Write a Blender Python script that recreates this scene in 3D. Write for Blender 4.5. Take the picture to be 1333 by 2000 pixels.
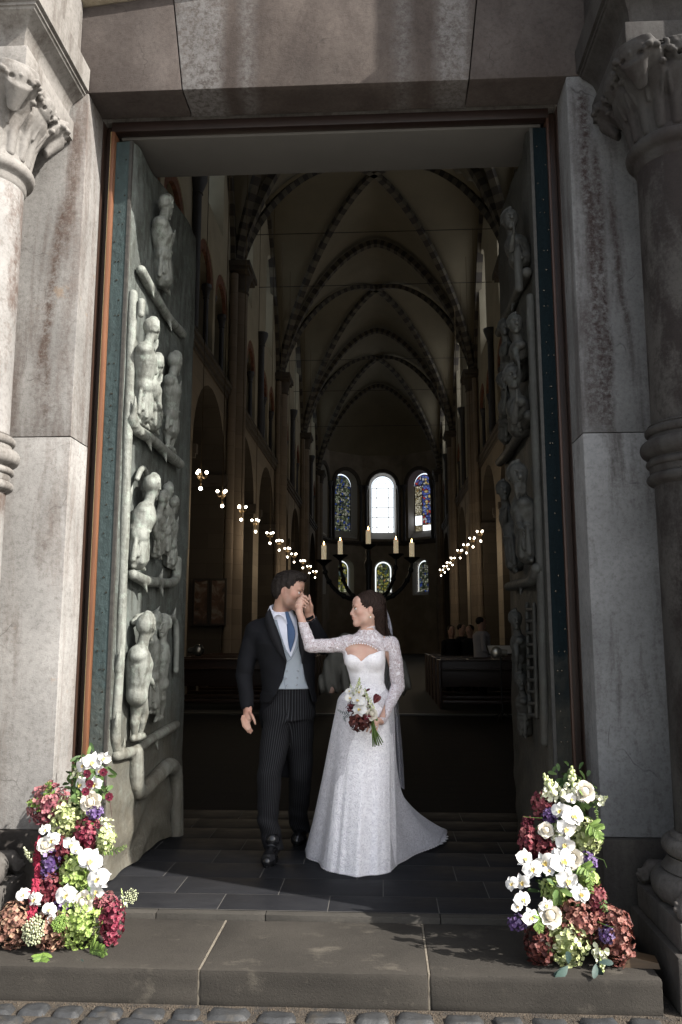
import bpy, bmesh, math, random
import numpy as np
from mathutils import Vector, Matrix, geometry

for _o in list(bpy.data.objects):
    bpy.data.objects.remove(_o)
SC = bpy.context.scene
COL = SC.collection
R = math.radians
rnd = random.Random(7)

# ------------------------------------------------------------------ camera
CAM_H = 1.43
PITCH, YAW = R(8.66), R(2.98)
cam_d = bpy.data.cameras.new('camera')
cam_d.sensor_fit = 'VERTICAL'
cam_d.sensor_height = 36.0
cam_d.lens = 28.0
cam_d.clip_start = 0.05
cam_d.clip_end = 1000
cam = bpy.data.objects.new('camera', cam_d)
COL.objects.link(cam)
cam.location = (0, 0, CAM_H)
cam.rotation_euler = (R(90) + PITCH, 0, YAW)
SC.camera = cam

# ------------------------------------------------------------------ world, sun, exposure
SUN_EL = R(36.5)
SUN_DIR = Vector((-0.913 * math.cos(SUN_EL), 0.408 * math.cos(SUN_EL), -math.sin(SUN_EL)))   # the way light travels
world = bpy.data.worlds.new('World')
SC.world = world
world.use_nodes = True
wn = world.node_tree
sky = wn.nodes.new('ShaderNodeTexSky')
sky.sky_type = 'NISHITA'
sky.sun_disc = False
sky.sun_elevation = SUN_EL
sky.sun_rotation = math.atan2(0.913, -0.408)
sky.air_density = 1.0
sky.dust_density = 2.5
sky.ozone_density = 1.0
hsv = wn.nodes.new('ShaderNodeHueSaturation')          # a thin veil of cloud greys the blue
hsv.inputs['Saturation'].default_value = 0.42
wn.links.new(sky.outputs[0], hsv.inputs['Color'])
wn.links.new(hsv.outputs[0], wn.nodes['Background'].inputs[0])
wn.nodes['Background'].inputs[1].default_value = 0.145
sun_d = bpy.data.lights.new('sun', 'SUN')
sun_d.energy = 5.0
sun_d.angle = R(0.5)
sun_d.color = (1.0, 0.95, 0.88)
sun = bpy.data.objects.new('sun', sun_d)
COL.objects.link(sun)
sun.location = (8, -6, 12)
sun.rotation_euler = SUN_DIR.to_track_quat('-Z', 'Y').to_euler()
SC.view_settings.view_transform = 'Standard'
SC.view_settings.look = 'None'
SC.view_settings.exposure = 1.46
SC.view_settings.gamma = 1.0
SC.view_settings.use_curve_mapping = False
SC.cycles.use_denoising = True
SC.cycles.max_bounces = 6
SC.cycles.diffuse_bounces = 3
SC.cycles.glossy_bounces = 3
SC.cycles.transparent_max_bounces = 12
SC.cycles.sample_clamp_indirect = 4.0
SC.cycles.caustics_reflective = False
SC.cycles.caustics_refractive = False

# ------------------------------------------------------------------ surveying: where a sight line meets a real plane
_fw = np.array([-math.sin(YAW) * math.cos(PITCH), math.cos(YAW) * math.cos(PITCH), math.sin(PITCH)])
_rt = np.array([math.cos(YAW), math.sin(YAW), 0.0])
_up = np.cross(_rt, _fw)
_C = np.array([0, 0, CAM_H])
def _ray(px, py):
    return _fw + _rt * (px - 666.5) / 1556.0 - _up * (py - 1000.0) / 1556.0
def atY(px, py, Y):
    r = _ray(px, py); return _C + r * (Y / r[1])
def atX(px, py, X):
    r = _ray(px, py); return _C + r * (X / r[0])
def atZ(px, py, Z):
    r = _ray(px, py); return _C + r * ((Z - CAM_H) / r[2])

# ------------------------------------------------------------------ objects
WLOC = {}
def thing(name, label, cat, loc=(0, 0, 0), group=None):
    o = bpy.data.objects.new(name, None)
    o.empty_display_size = 0.1
    COL.objects.link(o)
    o.location = loc
    WLOC[o.name] = Vector(loc)
    o['label'] = label
    o['category'] = cat
    if group:
        o['group'] = group
    return o

def mk(name, verts, faces, mat, parent=None, smooth=True, mats=None, midx=None, auto=None, kind=None, label=None):
    me = bpy.data.meshes.new(name)
    off = WLOC[parent.name] if parent else Vector((0, 0, 0))
    v = np.asarray(verts, dtype=np.float64) - np.array(off)
    if isinstance(faces, np.ndarray):
        faces = faces.tolist()
    me.from_pydata(v.tolist(), [], faces)
    if mats:
        for m in mats:
            me.materials.append(m)
        if midx is not None:
            me.polygons.foreach_set('material_index', np.asarray(midx, dtype=np.int32))
    elif mat:
        me.materials.append(mat)
    if smooth:
        me.polygons.foreach_set('use_smooth', [True] * len(me.polygons))
        if auto:
            me.set_sharp_from_angle(angle=R(auto))
    me.update()
    o = bpy.data.objects.new(name, me)
    COL.objects.link(o)
    if parent:
        o.parent = parent
    WLOC[o.name] = off
    if kind:
        o['kind'] = kind
    if label:
        o['label'] = label
    return o

def tag(o, label, cat, group=None):
    o['label'] = label
    o['category'] = cat
    if group:
        o['group'] = group
    return o

def copy_tree(o, parent=None):
    c = o.copy()
    COL.objects.link(c)
    c.parent = parent
    WLOC[c.name] = WLOC.get(o.name, Vector((0, 0, 0)))
    for ch in o.children:
        copy_tree(ch, c)
    return c

class MB:
    """collects simple shapes, then links them as one mesh"""
    def __init__(self):
        self.v = []; self.f = []; self.m = []
    def add(self, v, f, m=0):
        n = len(self.v)
        self.v.extend([tuple(p) for p in v])
        self.f.extend([tuple(n + i for i in q) for q in f])
        self.m.extend([m] * len(f))
        return self
    def box(self, x0, x1, y0, y1, z0, z1, m=0):
        v = [(x, y, z) for x in (x0, x1) for y in (y0, y1) for z in (z0, z1)]
        f = [(0, 1, 3, 2), (4, 6, 7, 5), (0, 4, 5, 1), (2, 3, 7, 6), (0, 2, 6, 4), (1, 5, 7, 3)]
        return self.add(v, f, m)
    def tube(self, pts, rad, n=8, m=0, cap=True, flat=1.0):
        pts = [Vector(p) for p in pts]
        if not hasattr(rad, '__len__'):
            rad = [rad] * len(pts)
        rings = []
        prev = None
        for i, p in enumerate(pts):
            t = (pts[min(i + 1, len(pts) - 1)] - pts[max(i - 1, 0)]).normalized()
            if prev is None:
                a = t.orthogonal().normalized()
            else:
                a = (prev - t * prev.dot(t)).normalized()
            prev = a
            b = t.cross(a)
            rings.append([p + a * (rad[i] * math.cos(2 * math.pi * k / n)) + b * (rad[i] * flat * math.sin(2 * math.pi * k / n)) for k in range(n)])
        v = [q for r in rings for q in r]
        f = []
        for i in range(len(rings) - 1):
            for k in range(n):
                f.append((i * n + k, i * n + (k + 1) % n, (i + 1) * n + (k + 1) % n, (i + 1) * n + k))
        if cap:
            f.append(tuple(reversed(range(n))))
            f.append(tuple((len(rings) - 1) * n + k for k in range(n)))
        return self.add(v, f, m)
    def lathe(self, prof, c, n=24, m=0):
        v = []; f = []
        for (r, z) in prof:
            for k in range(n):
                a = 2 * math.pi * k / n
                v.append((c[0] + r * math.cos(a), c[1] + r * math.sin(a), c[2] + z))
        for i in range(len(prof) - 1):
            for k in range(n):
                f.append((i * n + k, i * n + (k + 1) % n, (i + 1) * n + (k + 1) % n, (i + 1) * n + k))
        f.append(tuple(reversed(range(n))))
        f.append(tuple((len(prof) - 1) * n + k for k in range(n)))
        return self.add(v, f, m)
    def ball(self, c, r, n=8, m=0, sz=1.0):
        prof = [(max(1e-4, r * math.sin(math.pi * i / (n // 2 + 1))), -r * sz * math.cos(math.pi * i / (n // 2 + 1))) for i in range(n // 2 + 2)]
        return self.lathe(prof, c, n, m)
    def build(self, name, mat, parent=None, smooth=True, auto=40, mats=None, kind=None, label=None):
        return mk(name, self.v, self.f, mat, parent, smooth, mats, self.m if mats else None, auto, kind, label)

def bevel_box(name, x0, x1, y0, y1, z0, z1, mat, parent=None, bev=0.006, rough=0.0, seed=0, cuts=0, kind=None, label=None, pts=None):
    """a dressed block: box with worn arrises, optionally a little uneven"""
    bm = bmesh.new()
    if pts is None:
        bmesh.ops.create_cube(bm, size=1)
        for v in bm.verts:
            v.co = Vector((x0 if v.co.x < 0 else x1, y0 if v.co.y < 0 else y1, z0 if v.co.z < 0 else z1))
    else:                                     # pts: four (x, z) corners of a front face, extruded y0..y1
        fr = [bm.verts.new((x, y0, z)) for x, z in pts]
        bk = [bm.verts.new((x, y1, z)) for x, z in pts]
        n = len(pts)
        bm.faces.new(fr); bm.faces.new(list(reversed(bk)))
        for i in range(n):
            bm.faces.new((fr[i], bk[i], bk[(i + 1) % n], fr[(i + 1) % n]))
        bmesh.ops.recalc_face_normals(bm, faces=bm.faces)
    if bev:
        bmesh.ops.bevel(bm, geom=list(bm.edges), offset=bev, segments=2, profile=0.6, affect='EDGES')
    if cuts:
        bmesh.ops.subdivide_edges(bm, edges=[e for e in bm.edges if e.calc_length() > 0.08], cuts=cuts, use_grid_fill=True)
    if rough:
        rr = random.Random(seed)
        for v in bm.verts:
            v.co += Vector((rr.uniform(-1, 1), rr.uniform(-1, 1), rr.uniform(-1, 1))) * rough
    vs = [tuple(v.co) for v in bm.verts]
    bm.verts.index_update()
    fs = [[v.index for v in f.verts] for f in bm.faces]
    bm.free()
    return mk(name, vs, fs, mat, parent, True, auto=35, kind=kind, label=label)

# ------------------------------------------------------------------ implicit surfaces (bodies, clothes, carving)
class SDF:
    def __init__(self, lo, hi, res):
        self.lo = np.array(lo, float); self.res = res
        self.n = np.ceil((np.array(hi, float) - self.lo) / res).astype(int) + 1
        self.ax = [(self.lo[i] + res * np.arange(self.n[i])).astype(np.float32) for i in range(3)]
        self.f = np.full(self.n, 9.0, dtype=np.float32)
    def _sub(self, lo, hi, pad):
        s = []
        for i in range(3):
            a = int(max(0, math.floor((lo[i] - pad - self.lo[i]) / self.res)))
            b = int(min(self.n[i], math.ceil((hi[i] + pad - self.lo[i]) / self.res) + 1))
            if b - a < 1:
                return None
            s.append(slice(a, b))
        return tuple(s)
    def _P(self, s):
        return (self.ax[0][s[0]][:, None, None], self.ax[1][s[1]][None, :, None], self.ax[2][s[2]][None, None, :])
    def _put(self, s, d, k, sub):
        a = self.f[s]
        if sub:
            d = -d
            if k > 0:
                h = np.maximum(k - np.abs(a - d), 0) / k
                self.f[s] = np.maximum(a, d) + h * h * k * 0.25
            else:
                self.f[s] = np.maximum(a, d)
        else:
            if k > 0:
                h = np.maximum(k - np.abs(a - d), 0) / k
                self.f[s] = np.minimum(a, d) - h * h * k * 0.25
            else:
                self.f[s] = np.minimum(a, d)
    def ell(self, c, r, rot=None, k=0.02, sub=False):
        c = np.array(c, float); r = np.array(r, float) if hasattr(r, '__len__') else np.array([r] * 3, float)
        m = r.max() if rot is not None else r
        s = self._sub(c - m, c + m, k + 3 * self.res)
        if s is None: return self
        X, Y, Z = self._P(s)
        X, Y, Z = X - c[0], Y - c[1], Z - c[2]
        if rot is not None:
            M = np.array(rot.transposed() if isinstance(rot, Matrix) else np.array(rot).T)
            X, Y, Z = (M[0][0] * X + M[0][1] * Y + M[0][2] * Z, M[1][0] * X + M[1][1] * Y + M[1][2] * Z, M[2][0] * X + M[2][1] * Y + M[2][2] * Z)
        k0 = np.sqrt((X / r[0]) ** 2 + (Y / r[1]) ** 2 + (Z / r[2]) ** 2)
        k1 = np.sqrt((X / r[0] ** 2) ** 2 + (Y / r[1] ** 2) ** 2 + (Z / r[2] ** 2) ** 2)
        d = k0 * (k0 - 1) / np.maximum(k1, 1e-6)
        self._put(s, d.astype(np.float32), k, sub)
        return self
    def cone(self, a, b, ra, rb=None, k=0.02, sub=False, sq=None):
        rb = ra if rb is None else rb
        a = np.array(a, float); b = np.array(b, float)
        m = max(ra, rb)
        s = self._sub(np.minimum(a, b) - m, np.maximum(a, b) + m, k + 3 * self.res)
        if s is None: return self
        X, Y, Z = self._P(s)
        X, Y, Z = X - a[0], Y - a[1], Z - a[2]
        sc = 1.0
        e = b - a
        if sq is not None:                      # (axis, factor): thinner along axis
            n, q = np.array(sq[0], float), sq[1]
            n = n / np.linalg.norm(n)
            dn = X * n[0] + Y * n[1] + Z * n[2]
            g = (1 / q - 1)
            X, Y, Z = X + dn * n[0] * g, Y + dn * n[1] * g, Z + dn * n[2] * g
            e = e + n * (e @ n) * g
            sc = (1 + q) / 2
        L2 = max(e @ e, 1e-9)
        t = np.clip((X * e[0] + Y * e[1] + Z * e[2]) / L2, 0, 1)
        d = np.sqrt((X - t * e[0]) ** 2 + (Y - t * e[1]) ** 2 + (Z - t * e[2]) ** 2) - (ra + (rb - ra) * t)
        self._put(s, (d * sc).astype(np.float32), k, sub)
        return self
    def chain(self, pts, rad, k=0.02, sub=False, sq=None):
        for i in range(len(pts) - 1):
            self.cone(pts[i], pts[i + 1], rad[i], rad[i + 1], k if i == 0 else min(k, 0.002), sub, sq)
        return self
    def stack(self, rings, k=0.02, p=2.2):
        """rings: (z, cx, cy, rx, ry, angle) - a body column of oval sections"""
        rings = sorted(rings)
        A = np.array([list(r) + [0] * (6 - len(r)) for r in rings], float)
        z0, z1 = A[0, 0], A[-1, 0]
        m = A[:, 3:5].max()
        lo = (A[:, 1].min() - m, A[:, 2].min() - m, z0); hi = (A[:, 1].max() + m, A[:, 2].max() + m, z1)
        s = self._sub(lo, hi, k + 3 * self.res)
        X, Y, Z = self._P(s)
        zz = self.ax[2][s[2]]
        c = [np.interp(zz, A[:, 0], A[:, i])[None, None, :] for i in range(1, 6)]
        ca, sa = np.cos(c[4]), np.sin(c[4])
        x, y = (X - c[0]) * ca + (Y - c[1]) * sa, -(X - c[0]) * sa + (Y - c[1]) * ca
        q = (np.abs(x / c[2]) ** p + np.abs(y / c[3]) ** p) ** (1 / p)
        d = (q - 1) * np.minimum(c[2], c[3])
        d = np.maximum(d, np.maximum(z0 - Z, Z - z1))
        self._put(s, d.astype(np.float32), k, False)
        return self
    def prism(self, poly, y0, y1, k=0.0, sub=True):
        """poly of (x, z) corners extruded along y"""
        P = np.array(poly, float)
        lo = (P[:, 0].min(), y0, P[:, 1].min()); hi = (P[:, 0].max(), y1, P[:, 1].max())
        s = self._sub(lo, hi, k + 3 * self.res)
        if s is None: return self
        x = self.ax[0][s[0]][:, None]; z = self.ax[2][s[2]][None, :]
        d = np.full((x.shape[0], z.shape[1]), 1e9); sg = np.ones_like(d)
        n = len(P)
        for i in range(n):
            a, b = P[i], P[i - 1]
            ex, ez = b - a
            wx, wz = x - a[0], z - a[1]
            t = np.clip((wx * ex + wz * ez) / max(ex * ex + ez * ez, 1e-12), 0, 1)
            d = np.minimum(d, (wx - ex * t) ** 2 + (wz - ez * t) ** 2)
            c1 = z >= a[1]; c2 = z < b[1]; c3 = ex * wz > ez * wx
            sg = np.where((c1 & c2 & c3) | (~c1 & ~c2 & ~c3), -sg, sg)
        d = (sg * np.sqrt(d))[:, None, :]
        Y = self.ax[1][s[1]][None, :, None]
        d = np.maximum(d, np.maximum(y0 - Y, Y - y1))
        self._put(s, d.astype(np.float32), k, sub)
        return self
    def clip(self, fn):
        """keep only where fn(x, y, z) < 0"""
        X, Y, Z = self._P((slice(None),) * 3)
        self.f = np.maximum(self.f, fn(X, Y, Z).astype(np.float32))
        return self
    def wob(self, amp, fn):
        X, Y, Z = self._P((slice(None),) * 3)
        self.f = self.f + (amp * fn(X, Y, Z)).astype(np.float32)
        return self
    def mesh(self):
        f = self.f
        g = np.full(self.n + 2, 9.0, np.float32)
        g[1:-1, 1:-1, 1:-1] = f
        lo = self.lo - self.res
        neg = g < 0
        nx, ny, nz = g.shape
        cs = np.zeros((nx - 1, ny - 1, nz - 1), np.int8)
        for dx in (0, 1):
            for dy in (0, 1):
                for dz in (0, 1):
                    cs += neg[dx:nx - 1 + dx, dy:ny - 1 + dy, dz:nz - 1 + dz]
        act = (cs > 0) & (cs < 8)
        idx = np.full(act.shape, -1, np.int64)
        I = np.argwhere(act)
        if len(I) == 0:
            return np.zeros((0, 3)), []
        idx[act] = np.arange(len(I))
        acc = np.zeros((len(I), 3)); cnt = np.zeros(len(I))
        corners = [(0, 0, 0), (1, 0, 0), (0, 1, 0), (1, 1, 0), (0, 0, 1), (1, 0, 1), (0, 1, 1), (1, 1, 1)]
        vals = [g[I[:, 0] + c[0], I[:, 1] + c[1], I[:, 2] + c[2]] for c in corners]
        for i in range(8):
            for j in range(i + 1, 8):
                a, b = corners[i], corners[j]
                if abs(a[0] - b[0]) + abs(a[1] - b[1]) + abs(a[2] - b[2]) != 1:
                    continue
                va, vb = vals[i], vals[j]
                m = (va < 0) != (vb < 0)
                t = np.where(m, va / np.where(m, va - vb, 1), 0)
                for ax in range(3):
                    acc[:, ax] += np.where(m, a[ax] + (b[ax] - a[ax]) * t, 0)
                cnt += m
        V = (I + acc / cnt[:, None]) * self.res + lo
        F = []
        for ax in range(3):
            o1, o2 = (ax + 1) % 3, (ax + 2) % 3
            sl0 = [slice(1, -1)] * 3; sl1 = [slice(1, -1)] * 3
            sl0[ax] = slice(0, -1); sl1[ax] = slice(1, None)
            a = neg[tuple(sl0)]; b = neg[tuple(sl1)]
            E = np.argwhere(a != b)
            if len(E) == 0:
                continue
            fl = a[tuple(E.T)]
            C = E.copy(); C[:, o1] += 1; C[:, o2] += 1       # grid point of the lower end
            def cell(d1, d2):
                Q = C.copy(); Q[:, o1] -= d1; Q[:, o2] -= d2
                return idx[tuple(Q.T)]
            q = np.stack([cell(1, 1), cell(0, 1), cell(0, 0), cell(1, 0)], 1)
            q[~fl] = q[~fl][:, ::-1]
            F.append(q)
        return V, np.concatenate(F)
    def build(self, name, mat, parent=None, relax=1, **kw):
        V, F = self.mesh()
        for _ in range(relax):
            acc = np.zeros_like(V); c = np.zeros(len(V))
            for i in range(4):
                for j in (1, 3):
                    np.add.at(acc, F[:, i], V[F[:, (i + j) % 4]]); np.add.at(c, F[:, i], 1)
            V = 0.45 * V + 0.55 * acc / np.maximum(c, 1)[:, None]
        o = mk(name, V, F, mat, parent, True, **kw)
        return o

def attr(o, name, vals):
    a = o.data.attributes.new(name, 'FLOAT', 'POINT')
    a.data.foreach_set('value', np.asarray(vals, dtype=np.float32))

def verts_of(o):
    n = len(o.data.vertices)
    a = np.empty(n * 3, np.float32)
    o.data.vertices.foreach_get('co', a)
    return a.reshape(-1, 3) + np.array(WLOC[o.name])

# ------------------------------------------------------------------ materials
class Mat:
    def __init__(self, name, base=(0.5, 0.5, 0.5), rough=0.6, metal=0.0, spec=None):
        self.m = bpy.data.materials.new(name)
        self.m.use_nodes = True
        self.t = self.m.node_tree
        self.b = self.t.nodes['Principled BSDF']
        self.b.inputs['Base Color'].default_value = (*base, 1)
        self.b.inputs['Roughness'].default_value = rough
        self.b.inputs['Metallic'].default_value = metal
        if spec is not None:
            self.b.inputs['Specular IOR Level'].default_value = spec
        self._pos = None
    def n(self, typ, **kw):
        nd = self.t.nodes.new('ShaderNode' + typ)
        for k, v in kw.items():
            setattr(nd, k, v)
        return nd
    def l(self, a, b):
        self.t.links.new(a, b)
    def pos(self, scale=(1, 1, 1), local=False, rot=None, off=(0, 0, 0)):
        src = self.n('TexCoord').outputs['Object'] if local else self.n('NewGeometry').outputs['Position']
        mp = self.n('Mapping')
        mp.inputs['Scale'].default_value = scale
        mp.inputs['Location'].default_value = off
        if rot:
            mp.inputs['Rotation'].default_value = rot
        self.l(src, mp.inputs[0])
        return mp.outputs[0]
    def noise(self, vec, scale, detail=4, rough=0.6, dist=0.0):
        nd = self.n('TexNoise')
        nd.inputs['Scale'].default_value = scale
        nd.inputs['Detail'].default_value = detail
        nd.inputs['Roughness'].default_value = rough
        nd.inputs['Distortion'].default_value = dist
        self.l(vec, nd.inputs['Vector'])
        return nd.outputs['Fac']
    def voro(self, vec, scale, feature='F1', out='Distance', rand=1.0):
        nd = self.n('TexVoronoi', feature=feature)
        nd.inputs['Scale'].default_value = scale
        nd.inputs['Randomness'].default_value = rand
        self.l(vec, nd.inputs['Vector'])
        return nd.outputs[out]
    def ramp(self, fac, stops, interp='LINEAR'):
        nd = self.n('ValToRGB')
        cr = nd.color_ramp
        cr.interpolation = interp
        while len(cr.elements) < len(stops):
            cr.elements.new(0.5)
        for e, (p, c) in zip(cr.elements, stops):
            e.position = p
            e.color = (*c, 1) if hasattr(c, '__len__') else (c, c, c, 1)
        self.l(fac, nd.inputs[0])
        return nd.outputs[0]
    def mix(self, fac, a, b, blend='MIX'):
        nd = self.n('Mix', data_type='RGBA', blend_type=blend)
        for s, val in ((nd.inputs[0], fac), (nd.inputs[6], a), (nd.inputs[7], b)):
            if isinstance(val, bpy.types.NodeSocket):
                self.l(val, s)
            elif hasattr(val, '__len__'):
                s.default_value = (*val, 1)
            else:
                s.default_value = val
        return nd.outputs[2]
    def math(self, op, a, b=0.0, c=None):
        nd = self.n('Math', operation=op)
        for i, val in enumerate((a, b, c)):
            if val is None:
                continue
            if isinstance(val, bpy.types.NodeSocket):
                self.l(val, nd.inputs[i])
            else:
                nd.inputs[i].default_value = val
        return nd.outputs[0]
    def attr(self, name):
        nd = self.n('Attribute')
        nd.attribute_name = name
        return nd.outputs['Fac']
    tone = 1.0        # overall reflectance of the material set being built
    def col(self, sock):
        if Mat.tone != 1.0:
            sock = self.mix(1.0, sock, (Mat.tone,) * 3, 'MULTIPLY')
        self.l(sock, self.b.inputs['Base Color']); return self
    def rough(self, sock):
        self.l(sock, self.b.inputs['Roughness']); return self
    def bump(self, h, strength=0.3, dist=0.01):
        nd = self.n('Bump')
        nd.inputs['Strength'].default_value = strength
        nd.inputs['Distance'].default_value = dist
        self.l(h, nd.inputs['Height'])
        self.l(nd.outputs[0], self.b.inputs['Normal'])
        return self

def simple(name, base, rough=0.6, metal=0.0, vary=0.25, scale=30, bump=0.0, spec=None, local=False):
    m = Mat(name, base, rough, metal, spec)
    p = m.pos(local=local)
    f = m.noise(p, scale, 4)
    lo = tuple(c * (1 - vary) for c in base); hi = tuple(min(1, c * (1 + vary)) for c in base)
    m.col(m.ramp(f, [(0.3, lo), (0.7, hi)]))
    if bump:
        m.bump(m.noise(p, scale * 4, 3), bump, 0.004)
    return m.m

def emit(name, color, strength, surf=(0.8, 0.8, 0.8)):
    m = Mat(name, surf, 0.4)
    m.b.inputs['Emission Color'].default_value = (*color, 1)
    m.b.inputs['Emission Strength'].default_value = strength
    return m.m

def stone(name, light, stain, amount=0.5, seed=0.0, streak=(3.2, 3.2, 0.45), thr=(0.42, 0.62), speck=0.35, rust=None, rough=0.85, tool=True, veins=(), pale=()):
    m = Mat(name, light, rough, spec=0.25)
    off = (seed * 3.1, seed * 1.7, seed * 2.3)
    p = m.pos(off=off)
    ps = m.pos(scale=streak, off=off)
    big = m.noise(p, 1.6, 5, 0.6)
    base = m.ramp(big, [(0.3, tuple(c * 0.72 for c in light)), (0.7, tuple(min(1, c * 1.18) for c in light))])
    st = m.noise(ps, 2.0, 6, 0.65, 0.4)
    fine_n = m.noise(p, 55, 4, 0.75)
    stf = m.math('ADD', st, m.math('MULTIPLY', m.math('SUBTRACT', fine_n, 0.5), 0.28))
    stf = m.ramp(stf, [(thr[0], 0), (thr[1], 1)])
    c = m.mix(m.math('MULTIPLY', stf, amount), base, stain)
    # single veins: (x top, z top, x foot, z foot, half width, strength)
    if veins or pale:
        sx = m.n('SeparateXYZ'); m.l(m.n('NewGeometry').outputs['Position'], sx.inputs[0])
        wig = m.math('MULTIPLY', m.math('SUBTRACT', m.noise(m.pos(scale=(1, 1, 0.8), off=off), 3.5, 4), 0.5), 0.10)
        brk = m.ramp(m.noise(p, 30, 5, 0.8), [(0.38, 0.15), (0.58, 1)])
    for (xt, zt_, xb, zb, hw_, sg) in veins:
        k = (xt - xb) / (zt_ - zb)
        x0 = m.math('MULTIPLY_ADD', sx.outputs[2], k, xb - zb * k)
        d = m.math('ABSOLUTE', m.math('ADD', m.math('SUBTRACT', sx.outputs[0], x0), wig))
        f = m.ramp(m.math('DIVIDE', d, hw_), [(0.15, 1), (1.0, 0)])
        zf = m.math('MULTIPLY', m.ramp(m.math('SUBTRACT', zt_ + 0.5, sx.outputs[2]), [(0.42, 0), (0.58, 1)]), m.ramp(m.math('SUBTRACT', sx.outputs[2], zb - 0.5), [(0.36, 0), (0.64, 1)]))
        c = m.mix(m.math('MULTIPLY', m.math('MULTIPLY', m.math('MULTIPLY', f, zf), brk), sg), c, stain)
    for (xa, xb, sg) in pale:
        f = m.math('MULTIPLY', m.ramp(m.math('ADD', m.math('SUBTRACT', sx.outputs[0], xa - 0.5), wig), [(0.46, 0), (0.54, 1)]), m.ramp(m.math('ADD', m.math('SUBTRACT', xb + 0.5, sx.outputs[0]), wig), [(0.46, 0), (0.54, 1)]))
        c = m.mix(m.math('MULTIPLY', m.math('MULTIPLY', f, brk), sg), c, (0.145, 0.139, 0.135))
    # lichen and soot specks
    sp = m.ramp(m.voro(p, 34, 'F1'), [(0.10, 1), (0.2, 0)])
    spn = m.ramp(m.noise(p, 5, 3), [(0.5, 0), (0.62, 1)])
    c = m.mix(m.math('MULTIPLY', m.math('MULTIPLY', sp, spn), speck), c, tuple(x * 0.28 for x in light))
    if rust:
        rn = m.ramp(m.noise(p, 9, 4, 0.6), [(0.62, 0), (0.72, 1)])
        rh = m.ramp(m.noise(m.pos(off=(seed, 9, 4)), 1.4, 2), [(0.52, 0), (0.62, 1)])
        c = m.mix(m.math('MULTIPLY', m.math('MULTIPLY', rn, rh), 0.6), c, rust)
    # pale sparkle of crystals
    c = m.mix(m.math('MULTIPLY', m.ramp(fine_n, [(0.62, 0), (0.72, 1)]), 0.35), c, tuple(min(1, x * 1.5) for x in light))
    grain = m.ramp(m.noise(p, 34, 6, 0.8), [(0.32, (0.62, 0.60, 0.58)), (0.5, (1.0, 1.0, 1.0)), (0.68, (1.16, 1.15, 1.14))])
    c = m.mix(0.8, c, grain, 'MULTIPLY')
    crack = m.ramp(m.voro(m.mix(0.35, p, m.n('TexNoise').outputs['Color'], 'ADD'), 1.3, 'DISTANCE_TO_EDGE'), [(0.0, 1), (0.006, 0)])
    c = m.mix(m.math('MULTIPLY', crack, m.math('MULTIPLY', spn, 0.55)), c, tuple(x * 0.35 for x in stain))
    m.col(c)
    h = m.math('ADD', m.math('MULTIPLY', m.noise(p, 120, 4, 0.7), 0.7), m.math('MULTIPLY', m.noise(p, 18, 3), 0.9))
    if tool:
        h = m.math('ADD', h, m.math('MULTIPLY', m.noise(m.pos(scale=(1, 1, 9), off=off), 40, 2), 0.6))
    m.bump(h, 0.45, 0.004)
    return m.m
Mat.tone = 0.80
# ================================================================== GROUND AND STEP
def gravel_mat():
    m = Mat('joint_sand', (0.10, 0.075, 0.05), 0.95)
    p = m.pos()
    c = m.mix(m.ramp(m.noise(p, 14, 4), [(0.35, 0), (0.65, 1)]), (0.018, 0.014, 0.010), (0.060, 0.045, 0.029))
    m.col(c)
    m.bump(m.voro(p, 120), 0.8, 0.006)
    return m.m
SAND = gravel_mat()
mk('plaza_ground', [(-150, -200, -0.175), (150, -200, -0.175), (150, 140, -0.175), (-150, 140, -0.175)], [(0, 1, 2, 3)], SAND, kind='structure')

def basalt_mat(name, base, seed):
    m = Mat(name, base, 0.6, spec=0.4)
    p = m.pos(off=(seed, seed * 2, 0))
    n = m.noise(p, 22, 5, 0.7)
    tone = m.n('ObjectInfo').outputs['Random']
    c = m.ramp(n, [(0.3, tuple(x * 0.62 for x in base)), (0.72, tuple(x * 1.35 for x in base))])
    c = m.mix(m.math('MULTIPLY', tone, 0.55), c, tuple(x * k for x, k in zip(base, (1.7, 1.55, 1.35))))
    edge = m.ramp(m.noise(p, 9, 4), [(0.56, 0), (0.68, 1)])
    c = m.mix(m.math('MULTIPLY', edge, 0.5), c, (0.06, 0.05, 0.037))
    m.col(c)
    m.bump(m.math('ADD', m.noise(p, 70, 5, 0.75), m.noise(p, 12, 3)), 0.5, 0.006)
    return m.m
COBBLE = basalt_mat('basalt_setts', (0.024, 0.026, 0.029), 2)

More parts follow.
